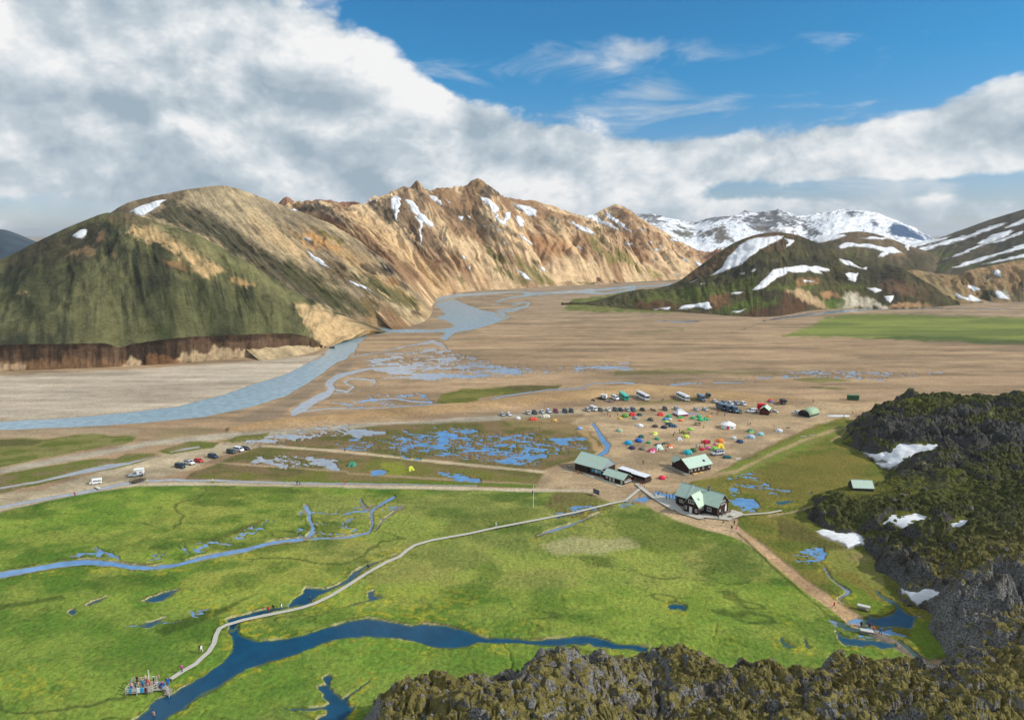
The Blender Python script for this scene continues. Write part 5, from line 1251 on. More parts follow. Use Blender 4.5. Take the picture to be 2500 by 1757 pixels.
def lava_z(x, y):
    r, a = math.hypot(x, y), math.atan2(x, y)
    i = int(np.clip(round((math.log(r) - math.log(66)) / (math.log(470) - math.log(66)) * 719), 0, 719))
    j = int(np.clip(round((a - ang[0]) / (ang[-1] - ang[0]) * 639), 0, 639))
    return float(LH[i * 640 + j]), float(ld[i * 640 + j])


for ptz in LAVA_SNOW:
    Uj = ULp + (fbm(LX * 0.5, LY * 0.5, 3, 88) - 0.5) * 12
    Vj = VLp + (fbm(LX * 0.5, LY * 0.5, 3, 89) - 0.5) * 7
    d = sd_poly(Uj, Vj, ptz, 12)
    keep = (d < 4)[lfaces].any(1)
    if not keep.any():
        continue
    used, ff = submesh('snow_patch', lverts, lfaces, keep)
    vv = lverts[used].copy()
    vv[:, 2] = np.maximum(base_h[used], 0.05) + np.clip(-d[used] * 0.07, -2.0, 0.25) + 0.05
    sm = mesh_np('snow_patch', vv, ff)
    add_attr(sm, 'thick', np.clip(-d[used] / 7.0, 0, 1))
    put('snow_patch', sm, m_snow, lava)

# loose lava blocks: the nearest and largest as pieces of their own
rk = []
rng = np.random.RandomState(11)
for q in range(9):
    bm = bmesh.new()
    sc_ = rng.uniform(0.7, 1.3, 3)
    for i in range(15 if q < 6 else 10):
        p = rng.normal(size=3); p /= np.linalg.norm(p)
        bm.verts.new(Vector(p * sc_ * rng.uniform(0.75, 1.1)))
    hull = bmesh.ops.convex_hull(bm, input=bm.verts)
    bmesh.ops.delete(bm, geom=[g for g in hull['geom_interior'] if isinstance(g, bmesh.types.BMVert)], context='VERTS')
    me = bpy.data.meshes.new('rock'); bm.to_mesh(me); bm.free()
    add_attr(me, 'moss', rng.uniform(0.3, 0.6, len(me.vertices))); add_attr(me, 'green', np.zeros(len(me.vertices))); add_attr(me, 'front', np.ones(len(me.vertices))); add_attr(me, 'up', np.clip(np.array([v_.co.z for v_ in me.vertices]) * 0.5 + 0.55, 0, 1))
    me.materials.append(m_lava)
    rk.append(me)
cand = []
for q in range(5200):
    u_, r_ = rng.uniform(870, 2560), math.exp(rng.uniform(math.log(86), math.log(300)))
    a_ = math.atan((u_ - CX) / F_PX)
    x_, y_ = r_ * math.sin(a_), r_ * math.cos(a_)
    z_, d_ = lava_z(x_, y_)
    if d_ < 1.0:
        continue
    pu, pv = proj(x_, y_, z_)
    if not (860 < pu < 2540 and 930 < pv < 1790) or min(abs(sd) if False else 0 for sd in (0,)):
        continue
    if any(sd_poly(np.array([pu]), np.array([pv]), ptz, 14)[0] < 8 for ptz in LAVA_SNOW) or math.hypot(x_ - PH[0], y_ - PH[1]) < 11:
        continue
    s_ = rng.choice([0.3, 0.45, 0.7, 1.1], p=[0.45, 0.3, 0.18, 0.07]) * rng.uniform(0.8, 1.25)
    cand.append((s_ / r_, x_, y_, z_, s_))
cand.sort(reverse=True)
for q, (k_, x_, y_, z_, s_) in enumerate(cand[:300]):
    o = bpy.data.objects.new('rock', rk[q % 9])
    o.location = (x_, y_, z_ - s_ * 0.1)
    o.rotation_euler = (rng.uniform(-.5, .5), rng.uniform(-.5, .5), rng.uniform(0, 6.3))
    o.scale = (s_, s_ * rng.uniform(0.8, 1.2), s_ * rng.uniform(0.8, 1.4))
    col.objects.link(o)
    o.parent = lava
rest = cand[300:2300]
vs, fs, n0 = [], [], 0
for q, (k_, x_, y_, z_, s_) in enumerate(rest):
    me = rk[q % 9]
    co = np.empty(len(me.vertices) * 3); me.vertices.foreach_get('co', co); co = co.reshape(-1, 3) * s_
    a_ = rng.uniform(0, 6.3); ca, sa = math.cos(a_), math.sin(a_)
    co = np.stack([co[:, 0] * ca - co[:, 1] * sa + x_, co[:, 0] * sa + co[:, 1] * ca + y_, co[:, 2] + z_], -1)
    fc = np.array([p.vertices[:] for p in me.polygons]) + n0
    vs.append(co); fs.append(fc); n0 += len(co)
vs = np.concatenate(vs)
me = mesh_np('rubble', vs, np.concatenate(fs), False)
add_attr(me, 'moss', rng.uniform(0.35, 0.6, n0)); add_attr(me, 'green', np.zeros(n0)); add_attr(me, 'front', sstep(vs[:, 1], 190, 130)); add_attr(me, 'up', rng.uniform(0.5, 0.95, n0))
tag(put('rubble', me, m_lava, lava), kind='stuff')

# ================================================================== THINGS: helpers
_mats = {}


def cm(rgb, rough=0.6, spec=0.3, var=0.12, metal=0.0):
    """plain coloured material with a little wear; colour in sRGB 0..255"""
    key = (tuple(rgb), rough, spec, var, metal)
    if key in _mats:
        return _mats[key]
    m, t, b = new_mat('paint')
    geo = t.node('ShaderNodeTexCoord').outputs['Object']
    n = t.noise(geo, 2.3, 4, 0.65)
    k = t.math('ADD', 1.0 - var, t.math('MULTIPLY', n, 2 * var))
    t.put(b.inputs['Base Color'], t.vmath('SCALE', s2l(rgb), s=k))
    b.inputs['Roughness'].default_value = rough
    b.inputs['Specular IOR Level'].default_value = spec
    b.inputs['Metallic'].default_value = metal
    _mats[key] = m
    return m


def stripes_mat(rgb, axis, per, dark=0.8, rough=0.6, spec=0.3):
    """boards or corrugation: fine lines across one axis of the piece"""
    key = ('s', tuple(rgb), axis, per, dark)
    if key in _mats:
        return _mats[key]
    m, t, b = new_mat('boards')
    co = t.node('ShaderNodeTexCoord').outputs['Object']
    x = t.sep(co)[axis]
    w = t.math('SINE', t.math('MULTIPLY', x, 2 * math.pi / per))
    n = t.noise(co, 1.1, 5, 0.6)
    k = t.math('ADD', t.math('MULTIPLY', t.smooth(w, -1.0, -0.5), 1 - dark), dark)
    k = t.math('MULTIPLY', k, t.math('ADD', 0.82, t.math('MULTIPLY', n, 0.36)))
    t.put(b.inputs['Base Color'], t.vmath('SCALE', s2l(rgb), s=k))
    b.inputs['Roughness'].default_value = rough
    b.inputs['Specular IOR Level'].default_value = spec
    bump(t, b, w, 0.4, 0.03)
    _mats[key] = m
    return m


GLASS = cm((34, 42, 50), 0.12, 0.6, 0.05)
WHITE = cm((232, 232, 228), 0.5, 0.3, 0.05)
BLACK = cm((26, 26, 28), 0.6, 0.3)
TYRE = cm((30, 30, 30), 0.85, 0.2)
RIM = cm((150, 150, 152), 0.4, 0.5)
LAMP = cm((235, 235, 225), 0.2, 0.6, 0.03)
TAIL = cm((150, 24, 20), 0.3, 0.5, 0.03)
WOOD = stripes_mat((172, 166, 152), 0, 0.16, 0.7)
GREYWOOD = cm((150, 144, 130), 0.85, 0.1, 0.25)


class MB:
    """collects boxes, bars and sheets into one mesh"""
    def __init__(self):
        self.v, self.f = [], []
    def add(self, vs, fs):
        n = len(self.v)
        self.v += [tuple(p) for p in vs]
        self.f += [tuple(i + n for i in q) for q in fs]
        return self
    def box(self, x0, x1, y0, y1, z0, z1):
        return self.add([(x0, y0, z0), (x1, y0, z0), (x1, y1, z0), (x0, y1, z0), (x0, y0, z1), (x1, y0, z1), (x1, y1, z1), (x0, y1, z1)],
                        [(0, 3, 2, 1), (4, 5, 6, 7), (0, 1, 5, 4), (1, 2, 6, 5), (2, 3, 7, 6), (3, 0, 4, 7)])
    def bar(self, p0, p1, r0, r1=None, n=6):
        r1 = r0 if r1 is None else r1
        p0, p1 = Vector(p0), Vector(p1)
        d = (p1 - p0).normalized()
        a = d.orthogonal().normalized(); b = d.cross(a)
        vs = []
        for p, r in ((p0, r0), (p1, r1)):
            for i in range(n):
                w = 2 * math.pi * i / n
                vs.append(p + (a * math.cos(w) + b * math.sin(w)) * r)
        fs = [(i, (i + 1) % n, n + (i + 1) % n, n + i) for i in range(n)] + [tuple(range(n - 1, -1, -1)), tuple(range(n, 2 * n))]
        return self.add(vs, fs)
    def loft(self, rings, cap=True):
        n = len(rings[0])
        vs = [p for r in rings for p in r]
        fs = []
        for k in range(len(rings) - 1):
            for i in range(n):
                j = (i + 1) % n
                fs.append((k * n + i, k * n + j, (k + 1) * n + j, (k + 1) * n + i))
        if cap:
            fs += [tuple(range(n - 1, -1, -1)), tuple(range((len(rings) - 1) * n, len(rings) * n))]
        return self.add(vs, fs)
    def quad(self, a, b, c, d, th=0.0):
        if th == 0:
            return self.add([a, b, c, d], [(0, 1, 2, 3)])
        a, b, c, d = map(Vector, (a, b, c, d))
        n = (b - a).cross(d - a).normalized() * th
        return self.add([a, b, c, d, a + n, b + n, c + n, d + n], [(0, 3, 2, 1), (4, 5, 6, 7), (0, 1, 5, 4), (1, 2, 6, 5), (2, 3, 7, 6), (3, 0, 4, 7)])
    def prism(self, prof, y0, y1):
        """profile of (x, z) pushed along y"""
        n = len(prof)
        vs = [(p[0], y0, p[1]) for p in prof] + [(p[0], y1, p[1]) for p in prof]
        fs = [tuple(range(n)), tuple(range(2 * n - 1, n - 1, -1))] + [(i, n + i, n + (i + 1) % n, (i + 1) % n) for i in range(n)]
        return self.add(vs, fs)
    def mesh(self, name, smooth=False):
        me = bpy.data.meshes.new(name)
        me.from_pydata(self.v, [], self.f)
        bm = bmesh.new(); bm.from_mesh(me)
        bmesh.ops.recalc_face_normals(bm, faces=bm.faces)
        bm.to_mesh(me); bm.free()
        if smooth:
            for p in me.polygons: p.use_smooth = True
        return me
    def build(self, name, mat, parent=None, smooth=False):
        return put(name, self.mesh(name, smooth), mat, parent)


def empty(name, loc=(0, 0, 0), rz=0.0):
    o = bpy.data.objects.new(name, None)
    o.location = loc
    o.rotation_euler = (0, 0, rz)
    o.empty_display_size = 0.2
    col.objects.link(o)
    return o


def slot_color(o, mat, old):
    """give this copy its own colour"""
    for i, s in enumerate(o.material_slots):
        if o.data.materials[i] == old:
            s.link = 'OBJECT'
            s.material = mat


def copy_tree(o, parent=None):
    c = o.copy()
    for k in list(c.keys()):
        if parent is not None or k in ('label', 'category', 'group'):
            try: del c[k]
            except Exception: pass
    col.objects.link(c)
    c.parent = parent
    for ch in KIDS.get(o.name, o.children):
        copy_tree(ch, c)
    return c


KIDS = {}


def place(u, v, dz=0.0):
    p = G(u, v)
    return (p[0], p[1], ground_z(p[0], p[1]) + dz)


# ================================================================== BUILDINGS
DARKWALL = stripes_mat((62, 46, 40), 0, 0.22, 0.72, 0.7, 0.15)
DARKWALL_Y = stripes_mat((66, 48, 42), 1, 0.22, 0.72, 0.7, 0.15)
GREENROOF = stripes_mat((190, 212, 194), 0, 0.32, 0.90, 0.55, 0.3)
GREENROOF_Y = stripes_mat((192, 212, 190), 1, 0.32, 0.90, 0.55, 0.3)


def gable_part(par, x0, x1, y0, y1, eave, ridge, wallmat, roofmat, over=0.35, axis='x', roof=True, z0=0.0):
    """walls and two roof slopes; ridge runs along the axis"""
    def T(a, b, z):
        return (a, b, z) if axis == 'x' else (b, a, z)
    a0, a1, b0, b1 = (x0, x1, y0, y1) if axis == 'x' else (y0, y1, x0, x1)
    bm_ = (b0 + b1) / 2
    w = MB()
    ring = lambda a: [T(a, b0, z0), T(a, b1, z0), T(a, b1, eave), T(a, bm_, ridge), T(a, b0, eave)]
    w.loft([ring(a0), ring(a1)])
    wall = w.build('wall', wallmat, par)
    sl = (ridge - eave) / (bm_ - b0)
    res = [wall]
    for s in (-1, 1):
        be = b0 - over if s < 0 else b1 + over
        ze = eave - over * sl
        r = MB()
        th = 0.10
        r.loft([[T(a, be, ze + 0.02), T(a, bm_, ridge + 0.02), T(a, bm_, ridge + 0.02 + th), T(a, be, ze + 0.02 + th)] for a in (a0 - over, a1 + over)])
        res.append(r.build('roof_slope', roofmat, par))
        g = MB()
        g.loft([[T(a, be - 0.03 * s, ze - 0.10), T(a, be + 0.05 * s, ze - 0.10), T(a, be + 0.05 * s, ze + 0.01), T(a, be - 0.03 * s, ze + 0.01)] for a in (a0 - over, a1 + over)])
        g.build('gutter', cm((120, 128, 122), 0.5), par)
    rc = MB()
    rc.loft([[T(a, bm_ - 0.14, ridge + 0.02), T(a, bm_ + 0.14, ridge + 0.02), T(a, bm_, ridge + 0.22)] for a in (a0 - over, a1 + over)])
    rc.build('ridge_cap', cm((150, 174, 156), 0.5), par)
    return res


def window(par, wall, a, z, w, h, x0=0, x1=0, y0=0, y1=0, panes=1, name='window', frame=None, glass=None):
    """wall: 'front' (y0) 'back' (y1) 'left' (x0) 'right' (x1); a = place along the wall, z = foot"""
    def bx(m, p0, p1, q0, q1, d0, d1):
        if wall == 'front': m.box(p0, p1, y0 - d1, y0 - d0, q0, q1)
        elif wall == 'back': m.box(p0, p1, y1 + d0, y1 + d1, q0, q1)
        elif wall == 'left': m.box(x0 - d1, x0 - d0, p0, p1, q0, q1)
        else: m.box(x1 + d0, x1 + d1, p0, p1, q0, q1)
    f = MB(); t_ = 0.12
    bx(f, a, a + w, z, z + t_, -0.02, 0.07); bx(f, a, a + w, z + h - t_, z + h, -0.02, 0.07)
    bx(f, a, a + t_, z + t_, z + h - t_, -0.02, 0.07); bx(f, a + w - t_, a + w, z + t_, z + h - t_, -0.02, 0.07)
    for i in range(1, panes):
        c_ = a + w * i / panes
        bx(f, c_ - 0.05, c_ + 0.05, z + t_, z + h - t_, -0.02, 0.065)
    fo = f.build(name, frame or WHITE, par)
    g = MB()
    bx(g, a + t_, a + w - t_, z + t_, z + h - t_, 0.0, 0.03)
    g.build('pane', glass or GLASS, fo)
    return fo


def door(par, wall, a, w=0.9, h=2.0, mat=None, x0=0, x1=0, y0=0, y1=0, z=0.05):
    d = MB()
    if wall == 'front': d.box(a, a + w, y0 - 0.06, y0 + 0.02, z, z + h)
    elif wall == 'left': d.box(x0 - 0.06, x0 + 0.02, a, a + w, z, z + h)
    elif wall == 'right': d.box(x1 - 0.02, x1 + 0.06, a, a + w, z, z + h)
    else: d.box(a, a + w, y1 - 0.02, y1 + 0.06, z, z + h)
    do = d.build('door', mat or WHITE, par)
    k = MB()
    if wall == 'front': k.box(a + 0.08, a + 0.18, y0 - 0.11, y0 - 0.06, z + 0.95, z + 1.05)
    elif wall == 'right': k.box(x1 + 0.06, x1 + 0.11, a + 0.08, a + 0.18, z + 0.95, z + 1.05)
    elif wall == 'left': k.box(x0 - 0.11, x0 - 0.06, a + 0.08, a + 0.18, z + 0.95, z + 1.05)
    else: k.box(a + 0.08, a + 0.18, y1 + 0.06, y1 + 0.11, z + 0.95, z + 1.05)
    k.build('handle', BLACK, do)
    return do


# ---- the large hut (local x along the front, y to the back)
p = G(1650, 1230.5)
hut = empty('mountain_hut', (p[0], p[1], 0.28), R(-45))
tag(hut, 'large dark brown two storey hut with green roof and front wing on a deck', 'hut')
HL, HW, HE, HR = 15.4, 7.0, 3.3, 6.6
gable_part(hut, 0, HL, 0, HW, HE, HR, DARKWALL, GREENROOF)
wx0, wx1, wy0 = 5.2, 10.4, -3.6
gable_part(hut, wx0, wx1, wy0, 3.15, HE - 0.25, 6.25, DARKWALL_Y, GREENROOF_Y, axis='y')
kw = dict(x0=wx0, x1=wx1, y0=wy0, y1=0)
window(hut, 'front', 6.75, 3.3, 2.1, 1.25, panes=3, **kw)
window(hut, 'front', 5.55, 0.95, 0.75, 1.0, **kw)
window(hut, 'front', 9.3, 0.85, 0.75, 1.0, **kw)
door(hut, 'front', 7.2, 1.0, 2.1, **kw)
for a in (-3.2, -2.2):
    window(hut, 'right', a, 1.95, 0.85, 0.5, **kw)
window(hut, 'right', -1.25, 0.95, 1.1, 1.35, panes=2, **kw)
kw = dict(x0=0, x1=HL, y0=0, y1=HW)
window(hut, 'front', 11.6, 0.9, 1.5, 1.3, panes=2, **kw)
window(hut, 'right', 1.9, 3.25, 2.6, 1.25, panes=3, **kw)
window(hut, 'right', 1.1, 1.25, 0.7, 0.75, **kw)
window(hut, 'right', 4.9, 2.35, 0.7, 0.55, **kw)
door(hut, 'right', 4.7, 0.95, 2.1, **kw)
window(hut, 'front', 1.4, 0.95, 1.1, 1.0, panes=2, **kw)
MB().box(13.3, 13.45, -0.06, 0.03, 0.05, 2.2).box(13.9, 14.05, -0.06, 0.03, 0.05, 2.2).box(13.45, 13.9, -0.05, 0.02, 0.3, 0.38).box(13.45, 13.9, -0.05, 0.02, 0.8, 0.88).box(13.45, 13.9, -0.05, 0.02, 1.3, 1.38).box(13.45, 13.9, -0.05, 0.02, 1.8, 1.88).build('wall_ladder', BLACK, hut)
ch = MB().box(9.7, 10.4, 3.1, 3.8, 5.9, 7.7).build('chimney', cm((120, 118, 112), 0.8), hut)
MB().box(9.64, 10.46, 3.04, 3.86, 7.7, 7.82).build('chimney_cap', cm((80, 82, 84), 0.6), ch)
sl_ = (HR - HE) / (HW / 2)
lad = MB()
for x_ in (4.15, 4.6):
    lad.bar((x_, -0.35, HE - 0.35 * sl_ + 0.20), (x_, HW / 2 + 0.1, HR + 0.30), 0.05)
for i in range(9):
    y_ = -0.2 + i * 0.45
    lad.bar((4.15, y_, HE + y_ * sl_ + 0.20), (4.6, y_, HE + y_ * sl_ + 0.20), 0.04)
lad.build('roof_ladder', WHITE, hut)
sk = MB().quad((9.0, -2.2, 6.25 - 1.2 * 1.23 + 0.16), (9.0, -1.2, 6.25 - 1.2 * 1.23 + 0.16), (9.5, -1.2, 6.25 - 1.7 * 1.23 + 0.16), (9.5, -2.2, 6.25 - 1.7 * 1.23 + 0.16), 0.06).build('skylight', cm((120, 150, 160), 0.2, 0.6), hut)
for x_, y_ in ((5.15, wy0 - 0.05), (HL + 0.05, -0.05)):
    MB().bar((x_, y_, 0.1), (x_, y_, 3.0), 0.05).build('drainpipe', cm((130, 140, 136), 0.5), hut)
MB().box(-0.15, HL + 0.1, -0.1, HW + 0.1, -0.35, 0.02).box(wx0 - 0.1, wx1 + 0.1, wy0 - 0.1, 0.0, -0.35, 0.015).build('plinth', cm((96, 92, 86), 0.9), hut)

# ---- long bunk hut behind it
p = G(1682, 1158.3)
bunk = empty('bunk_hut', (p[0], p[1], 0.1), R(29.7))
tag(bunk, 'low dark hut with pale green roof behind the large hut', 'hut')
gable_part(bunk, 0, 11.4, 0, 7.6, 2.7, 5.0, DARKWALL, GREENROOF, over=0.55)
kw = dict(x0=0, x1=11.4, y0=0, y1=7.6)
for a in (0.9, 2.9, 4.7, 7.0, 10.2):
    window(bunk, 'front', a, 0.9, 0.65, 1.15, **kw)
door(bunk, 'front', 8.6, 0.9, 2.0, cm((48, 36, 32), 0.7), **kw)
MB().quad((8.2, 0.9, 2.7 + 0.9 * 0.605 + 0.16), (9.3, 0.9, 2.7 + 0.9 * 0.605 + 0.16), (9.3, 1.7, 2.7 + 1.7 * 0.605 + 0.16), (8.2, 1.7, 2.7 + 1.7 * 0.605 + 0.16), 0.05).build('solar_panel', cm((36, 52, 92), 0.2, 0.6), bunk)
for x_ in (0.02, 11.38):
    MB().bar((x_, -0.05, 0), (x_, -0.05, 2.3), 0.06).build('drainpipe', WHITE, bunk)
gable_part(bunk, 0.8, 3.8, 7.55, 10.2, 2.5, 4.2, DARKWALL_Y, GREENROOF_Y, axis='y')
# its deck and steps
dk = empty('hut_deck', (p[0], p[1], 0.0), R(29.7))
tag(dk, 'grey timber deck along the gable of the low dark hut', 'deck')
MB().box(-2.4, -0.1, -0.4, 10.0, 0.22, 0.38).build('platform', WOOD, dk)
rl = MB()
rl.box(-2.38, -2.32, -0.4, 9.9, 0.95, 1.05).box(-2.38, -2.32, -0.4, 9.9, 0.6, 0.68)
rl.build('railing', GREYWOOD, dk)
for i in range(7):
    MB().box(-2.40, -2.30, -0.4 + i * 1.7, -0.3 + i * 1.7, 0.0, 1.1).build('post', GREYWOOD, dk)
MB().box(1.2, 3.8, -1.5, -0.3, 0.02, 0.35).build('step', cm((206, 176, 120), 0.8), dk)
MB().box(4.6, 6.6, -1.2, -0.3, 0.02, 0.3).build('step', cm((206, 176, 120), 0.8), dk)

# ---- wash house with its long front
p = G(1403, 1145.5)
wash = empty('wash_house', (p[0], p[1], 0.05), R(-42))
tag(wash, 'long shed with pale green roof and blue picture panels left of camp', 'shed')
gable_part(wash, 0, 12.4, 0, 9.4, 2.9, 6.1, DARKWALL, GREENROOF, over=0.3)
MB().loft([[(12.43, 0.1, 2.6), (12.43, 9.3, 2.6), (12.43, 9.3, 2.95), (12.43, 4.7, 5.95), (12.43, 0.1, 2.95)], [(12.47, 0.1, 2.6), (12.47, 9.3, 2.6), (12.47, 9.3, 2.95), (12.47, 4.7, 5.95), (12.47, 0.1, 2.95)]]).build('gable_cladding', stripes_mat((150, 162, 166), 1, 0.3, 0.85), wash)
for a, c_ in ((8.1, (70, 160, 196)), (9.6, (196, 204, 190)), (11.0, (84, 178, 206))):
    pn = MB().box(a, a + 1.2, -0.07, 0.02, 0.95, 2.2).build('picture_panel', cm(c_, 0.5, 0.3, 0.2), wash)
    MB().box(a + 0.04, a + 1.16, -0.085, -0.068, 0.99, 1.45).build('picture_lower_half', cm(tuple(int(v_ * 0.72) for v_ in c_), 0.5, 0.3, 0.2), pn)
MB().box(6.2, 7.5, -0.05, 0.03, 0.05, 2.5).build('doorway', cm((14, 14, 16), 0.9), wash)
door(wash, 'front', 7.55, 0.4, 2.2, cm((70, 74, 78)), x0=0, x1=12.4, y0=0, y1=9.4)
for x_ in (-0.05, 12.3):
    MB().box(x_, x_ + 0.18, -0.12, 0.02, 0.0, 2.8).build('corner_board', cm((150, 160, 150)), wash)
MB().box(12.48, 14.2, 0.0, 0.25, 0.05, 2.3).build('side_screen', DARKWALL, wash)
MB().box(12.48, 14.3, -0.1, 0.4, 2.3, 2.42).build('screen_cap', cm((196, 200, 196)), wash)

# ---- small hut in front of it
p = G(1474, 1169.3)
kiosk = empty('toilet_hut', (p[0], p[1], 0.05), R(-45))
tag(kiosk, 'small dark hut with green roof and pale doors in front of the white roofed sheds', 'hut')
gable_part(kiosk, 0, 8.8, 0, 4.8, 2.1, 3.6, DARKWALL, GREENROOF, over=0.4)
kw = dict(x0=0, x1=8.8, y0=0, y1=4.8)
for a in (2.6, 4.1, 7.7):
    door(kiosk, 'front', a, 0.8, 1.9, cm((186, 200, 180), 0.5), **kw)
window(kiosk, 'front', 1.0, 0.8, 0.9, 0.95, glass=cm((150, 160, 205)), **kw)
sink = MB().box(8.82, 9.4, 0.5, 4.4, 0.75, 0.95).build('wash_trough', cm((196, 200, 200), 0.4), kiosk)
for i in range(5):
    MB().box(8.84, 8.92, 0.7 + i * 0.8, 1.0 + i * 0.8, 1.25, 1.5).build('tap_plate', WHITE, kiosk)
MB().bar((5.0, -0.35, 0), (5.0, -0.35, 1.75), 0.05).build('post', WHITE, kiosk)
# ---- sheds with white flat roofs
for (u_, v_, L_, W_, H_, lab) in ((1541, 1170, 6.2, 3.4, 2.4, 'dark shed with flat white roof and open front beside the taps'), (1508, 1157, 6.4, 3.0, 2.3, 'dark shed with flat white roof behind the small hut')):
    p = G(u_, v_)
    sh = empty('flat_roof_shed', (p[0], p[1], 0.03), R(-47))
    tag(sh, lab, 'shed', 'white roofed sheds')
    m = MB(); m.box(0, 0.1, 0, W_, 0, H_).box(L_ - 0.1, L_, 0, W_, 0, H_).box(0.1, L_ - 0.1, W_ - 0.1, W_, 0, H_).box(0.1, L_ - 0.1, 0, 0.1, H_ - 0.5, H_)
    m.box(0.1, L_ - 0.1, 0, 0.1, 0, 0.7 if H_ < 2.35 else 0.25)
    m.build('wall', stripes_mat((70, 50, 48), 2, 0.25, 0.75), sh)
    MB().box(-0.1, L_ + 0.1, -0.15, W_ + 0.1, H_ + 0.003, H_ + 0.14).build('roof', stripes_mat((226, 230, 236), 0, 0.5, 0.93), sh)
    MB().box(0.15, L_ - 0.15, 1.0, 1.5, 0.02, 0.85).build('counter', cm((110, 96, 84)), sh)

# ---- small hut by the red box
p = G(1854, 1011)
rh = empty('store_hut', (p[0], p[1], 0.05), R(-30))
tag(rh, 'small dark hut with green roof and red trim beside the red cabin', 'hut')
gable_part(rh, 0, 4.4, 0, 6.2, 2.5, 4.1, DARKWALL_Y, GREENROOF_Y, axis='y', over=0.25)
kw = dict(x0=0, x1=4.4, y0=0, y1=6.2)
window(rh, 'front', 1.6, 1.0, 0.9, 0.9, frame=cm((176, 90, 84)), **kw)
for a in (0.5, 3.2):
    MB().box(a, a + 0.5, -0.06, 0.0, 1.25, 1.6).build('red_sign', cm((200, 70, 60)), rh)
window(rh, 'right', 2.2, 0.9, 1.2, 0.7, frame=cm((96, 70, 76)), **kw)
p = G(1858, 1003)
rb = empty('red_cabin', (p[0] - 1.5, p[1] + 1.0, 0.05), R(-10))
tag(rb, 'bright red box cabin with white emblem beside the small dark hut', 'cabin')
MB().box(0, 4.6, 0, 2.6, 0.3, 3.3).build('body', cm((214, 34, 44), 0.4, 0.4, 0.06), rb)
MB().box(-0.05, 4.65, -0.05, 2.65, 3.3, 3.42).build('roof', cm((226, 66, 70), 0.4), rb)
MB().box(2.1, 3.1, -0.03, 0.0, 1.4, 2.5).build('emblem', WHITE, rb)
MB().box(0.3, 4.3, 0.3, 2.3, 0.0, 0.3).build('skid', BLACK, rb)

# ---- round roofed hut
p = G(1948.5, 1014)
qh = empty('arched_hut', (p[0], p[1], 0.03), R(-52))
tag(qh, 'arched hut with green curved roof and black end wall', 'hut')
n_ = 14
arc = [(3.0 + 3.0 * math.cos(math.pi * i / n_), 0.9 + 2.5 * math.sin(math.pi * i / n_)) for i in range(n_ + 1)]
MB().prism([(6.0, 0)] + arc + [(0, 0)], 0.1, 9.4).build('wall', cm((44, 36, 34), 0.7), qh)
ro = MB()
outer = [(3.0 + 3.12 * math.cos(math.pi * i / n_), 0.9 + 2.62 * math.sin(math.pi * i / n_)) for i in range(n_ + 1)]
ro.loft([[(a[0], y_, a[1]) for a in outer] + [(a[0], y_, a[1]) for a in reversed(arc)] for y_ in (-0.1, 9.6)])
ro.build('roof', stripes_mat((160, 186, 152), 1, 0.6, 0.9), qh, True)
MB().box(2.2, 3.8, 0.02, 0.12, 0.0, 2.1).build('door', cm((30, 28, 30)), qh)
MB().box(2.4, 3.6, 0.0, 0.11, 2.35, 2.8).build('window', cm((90, 96, 100), 0.2, 0.5), qh)
MB().box(-0.3, 6.3, -1.2, -0.05, -0.02, 0.14).build('doorstep', GREYWOOD, qh)
MB().box(6.05, 6.5, 0, 9.6, -0.02, 0.25).build('foundation', cm((180, 176, 164)), qh)

# ---- green container and dark trailer
p = G(2071.5, 977)
gcn = empty('green_container', (p[0], p[1], 0.05), R(-4))
tag(gcn, 'long dark green cabin with three windows alone on the plain', 'cabin')
MB().box(0, 5.6, 0, 2.4, 0.25, 2.6).build('body', cm((44, 92, 60), 0.6), gcn)
MB().box(-0.05, 5.65, -0.05, 2.45, 2.6, 2.72).build('roof', cm((70, 120, 84), 0.5), gcn)
for i in range(3):
    window(gcn, 'front', 0.9 + i * 1.55, 1.25, 1.15, 1.0, y0=0, y1=2.4, frame=cm((70, 120, 84)))
for i in range(2):
    MB().box(0.5 + i * 3.8, 1.2 + i * 3.8, 0.1, 2.3, 0, 0.25).build('support', BLACK, gcn)

# ---- stone hut on the lava
zt, _ = lava_z(PH[0], PH[1])
lh = empty('stone_hut', (PH[0] - 3.6, PH[1] - 1.0, zt - 0.3), R(-6))
tag(lh, 'small stone hut with plain green roof standing on the lava slope', 'hut')
gable_part(lh, 0, 6.6, 0, 4.6, 1.4, 3.3, cm((74, 70, 64), 0.95, 0.1, 0.4), GREENROOF, over=0.2)
rng = np.random.RandomState(5)
for i in range(26):
    a = i * 0.27 - 0.2
    st = MB()
    s_ = rng.uniform(0.22, 0.4)
    st.loft([[(a + s_ * math.cos(w) * k, -0.3 + s_ * 0.6 * math.sin(w) * k, z_) for w in np.linspace(0, 2 * math.pi, 6, endpoint=False)] for k, z_ in ((0.8, 0.0), (1.0, 0.2), (0.6, 0.5))])
    st.build('stone', cm((86, 82, 76), 0.95, 0.1, 0.3), lh)

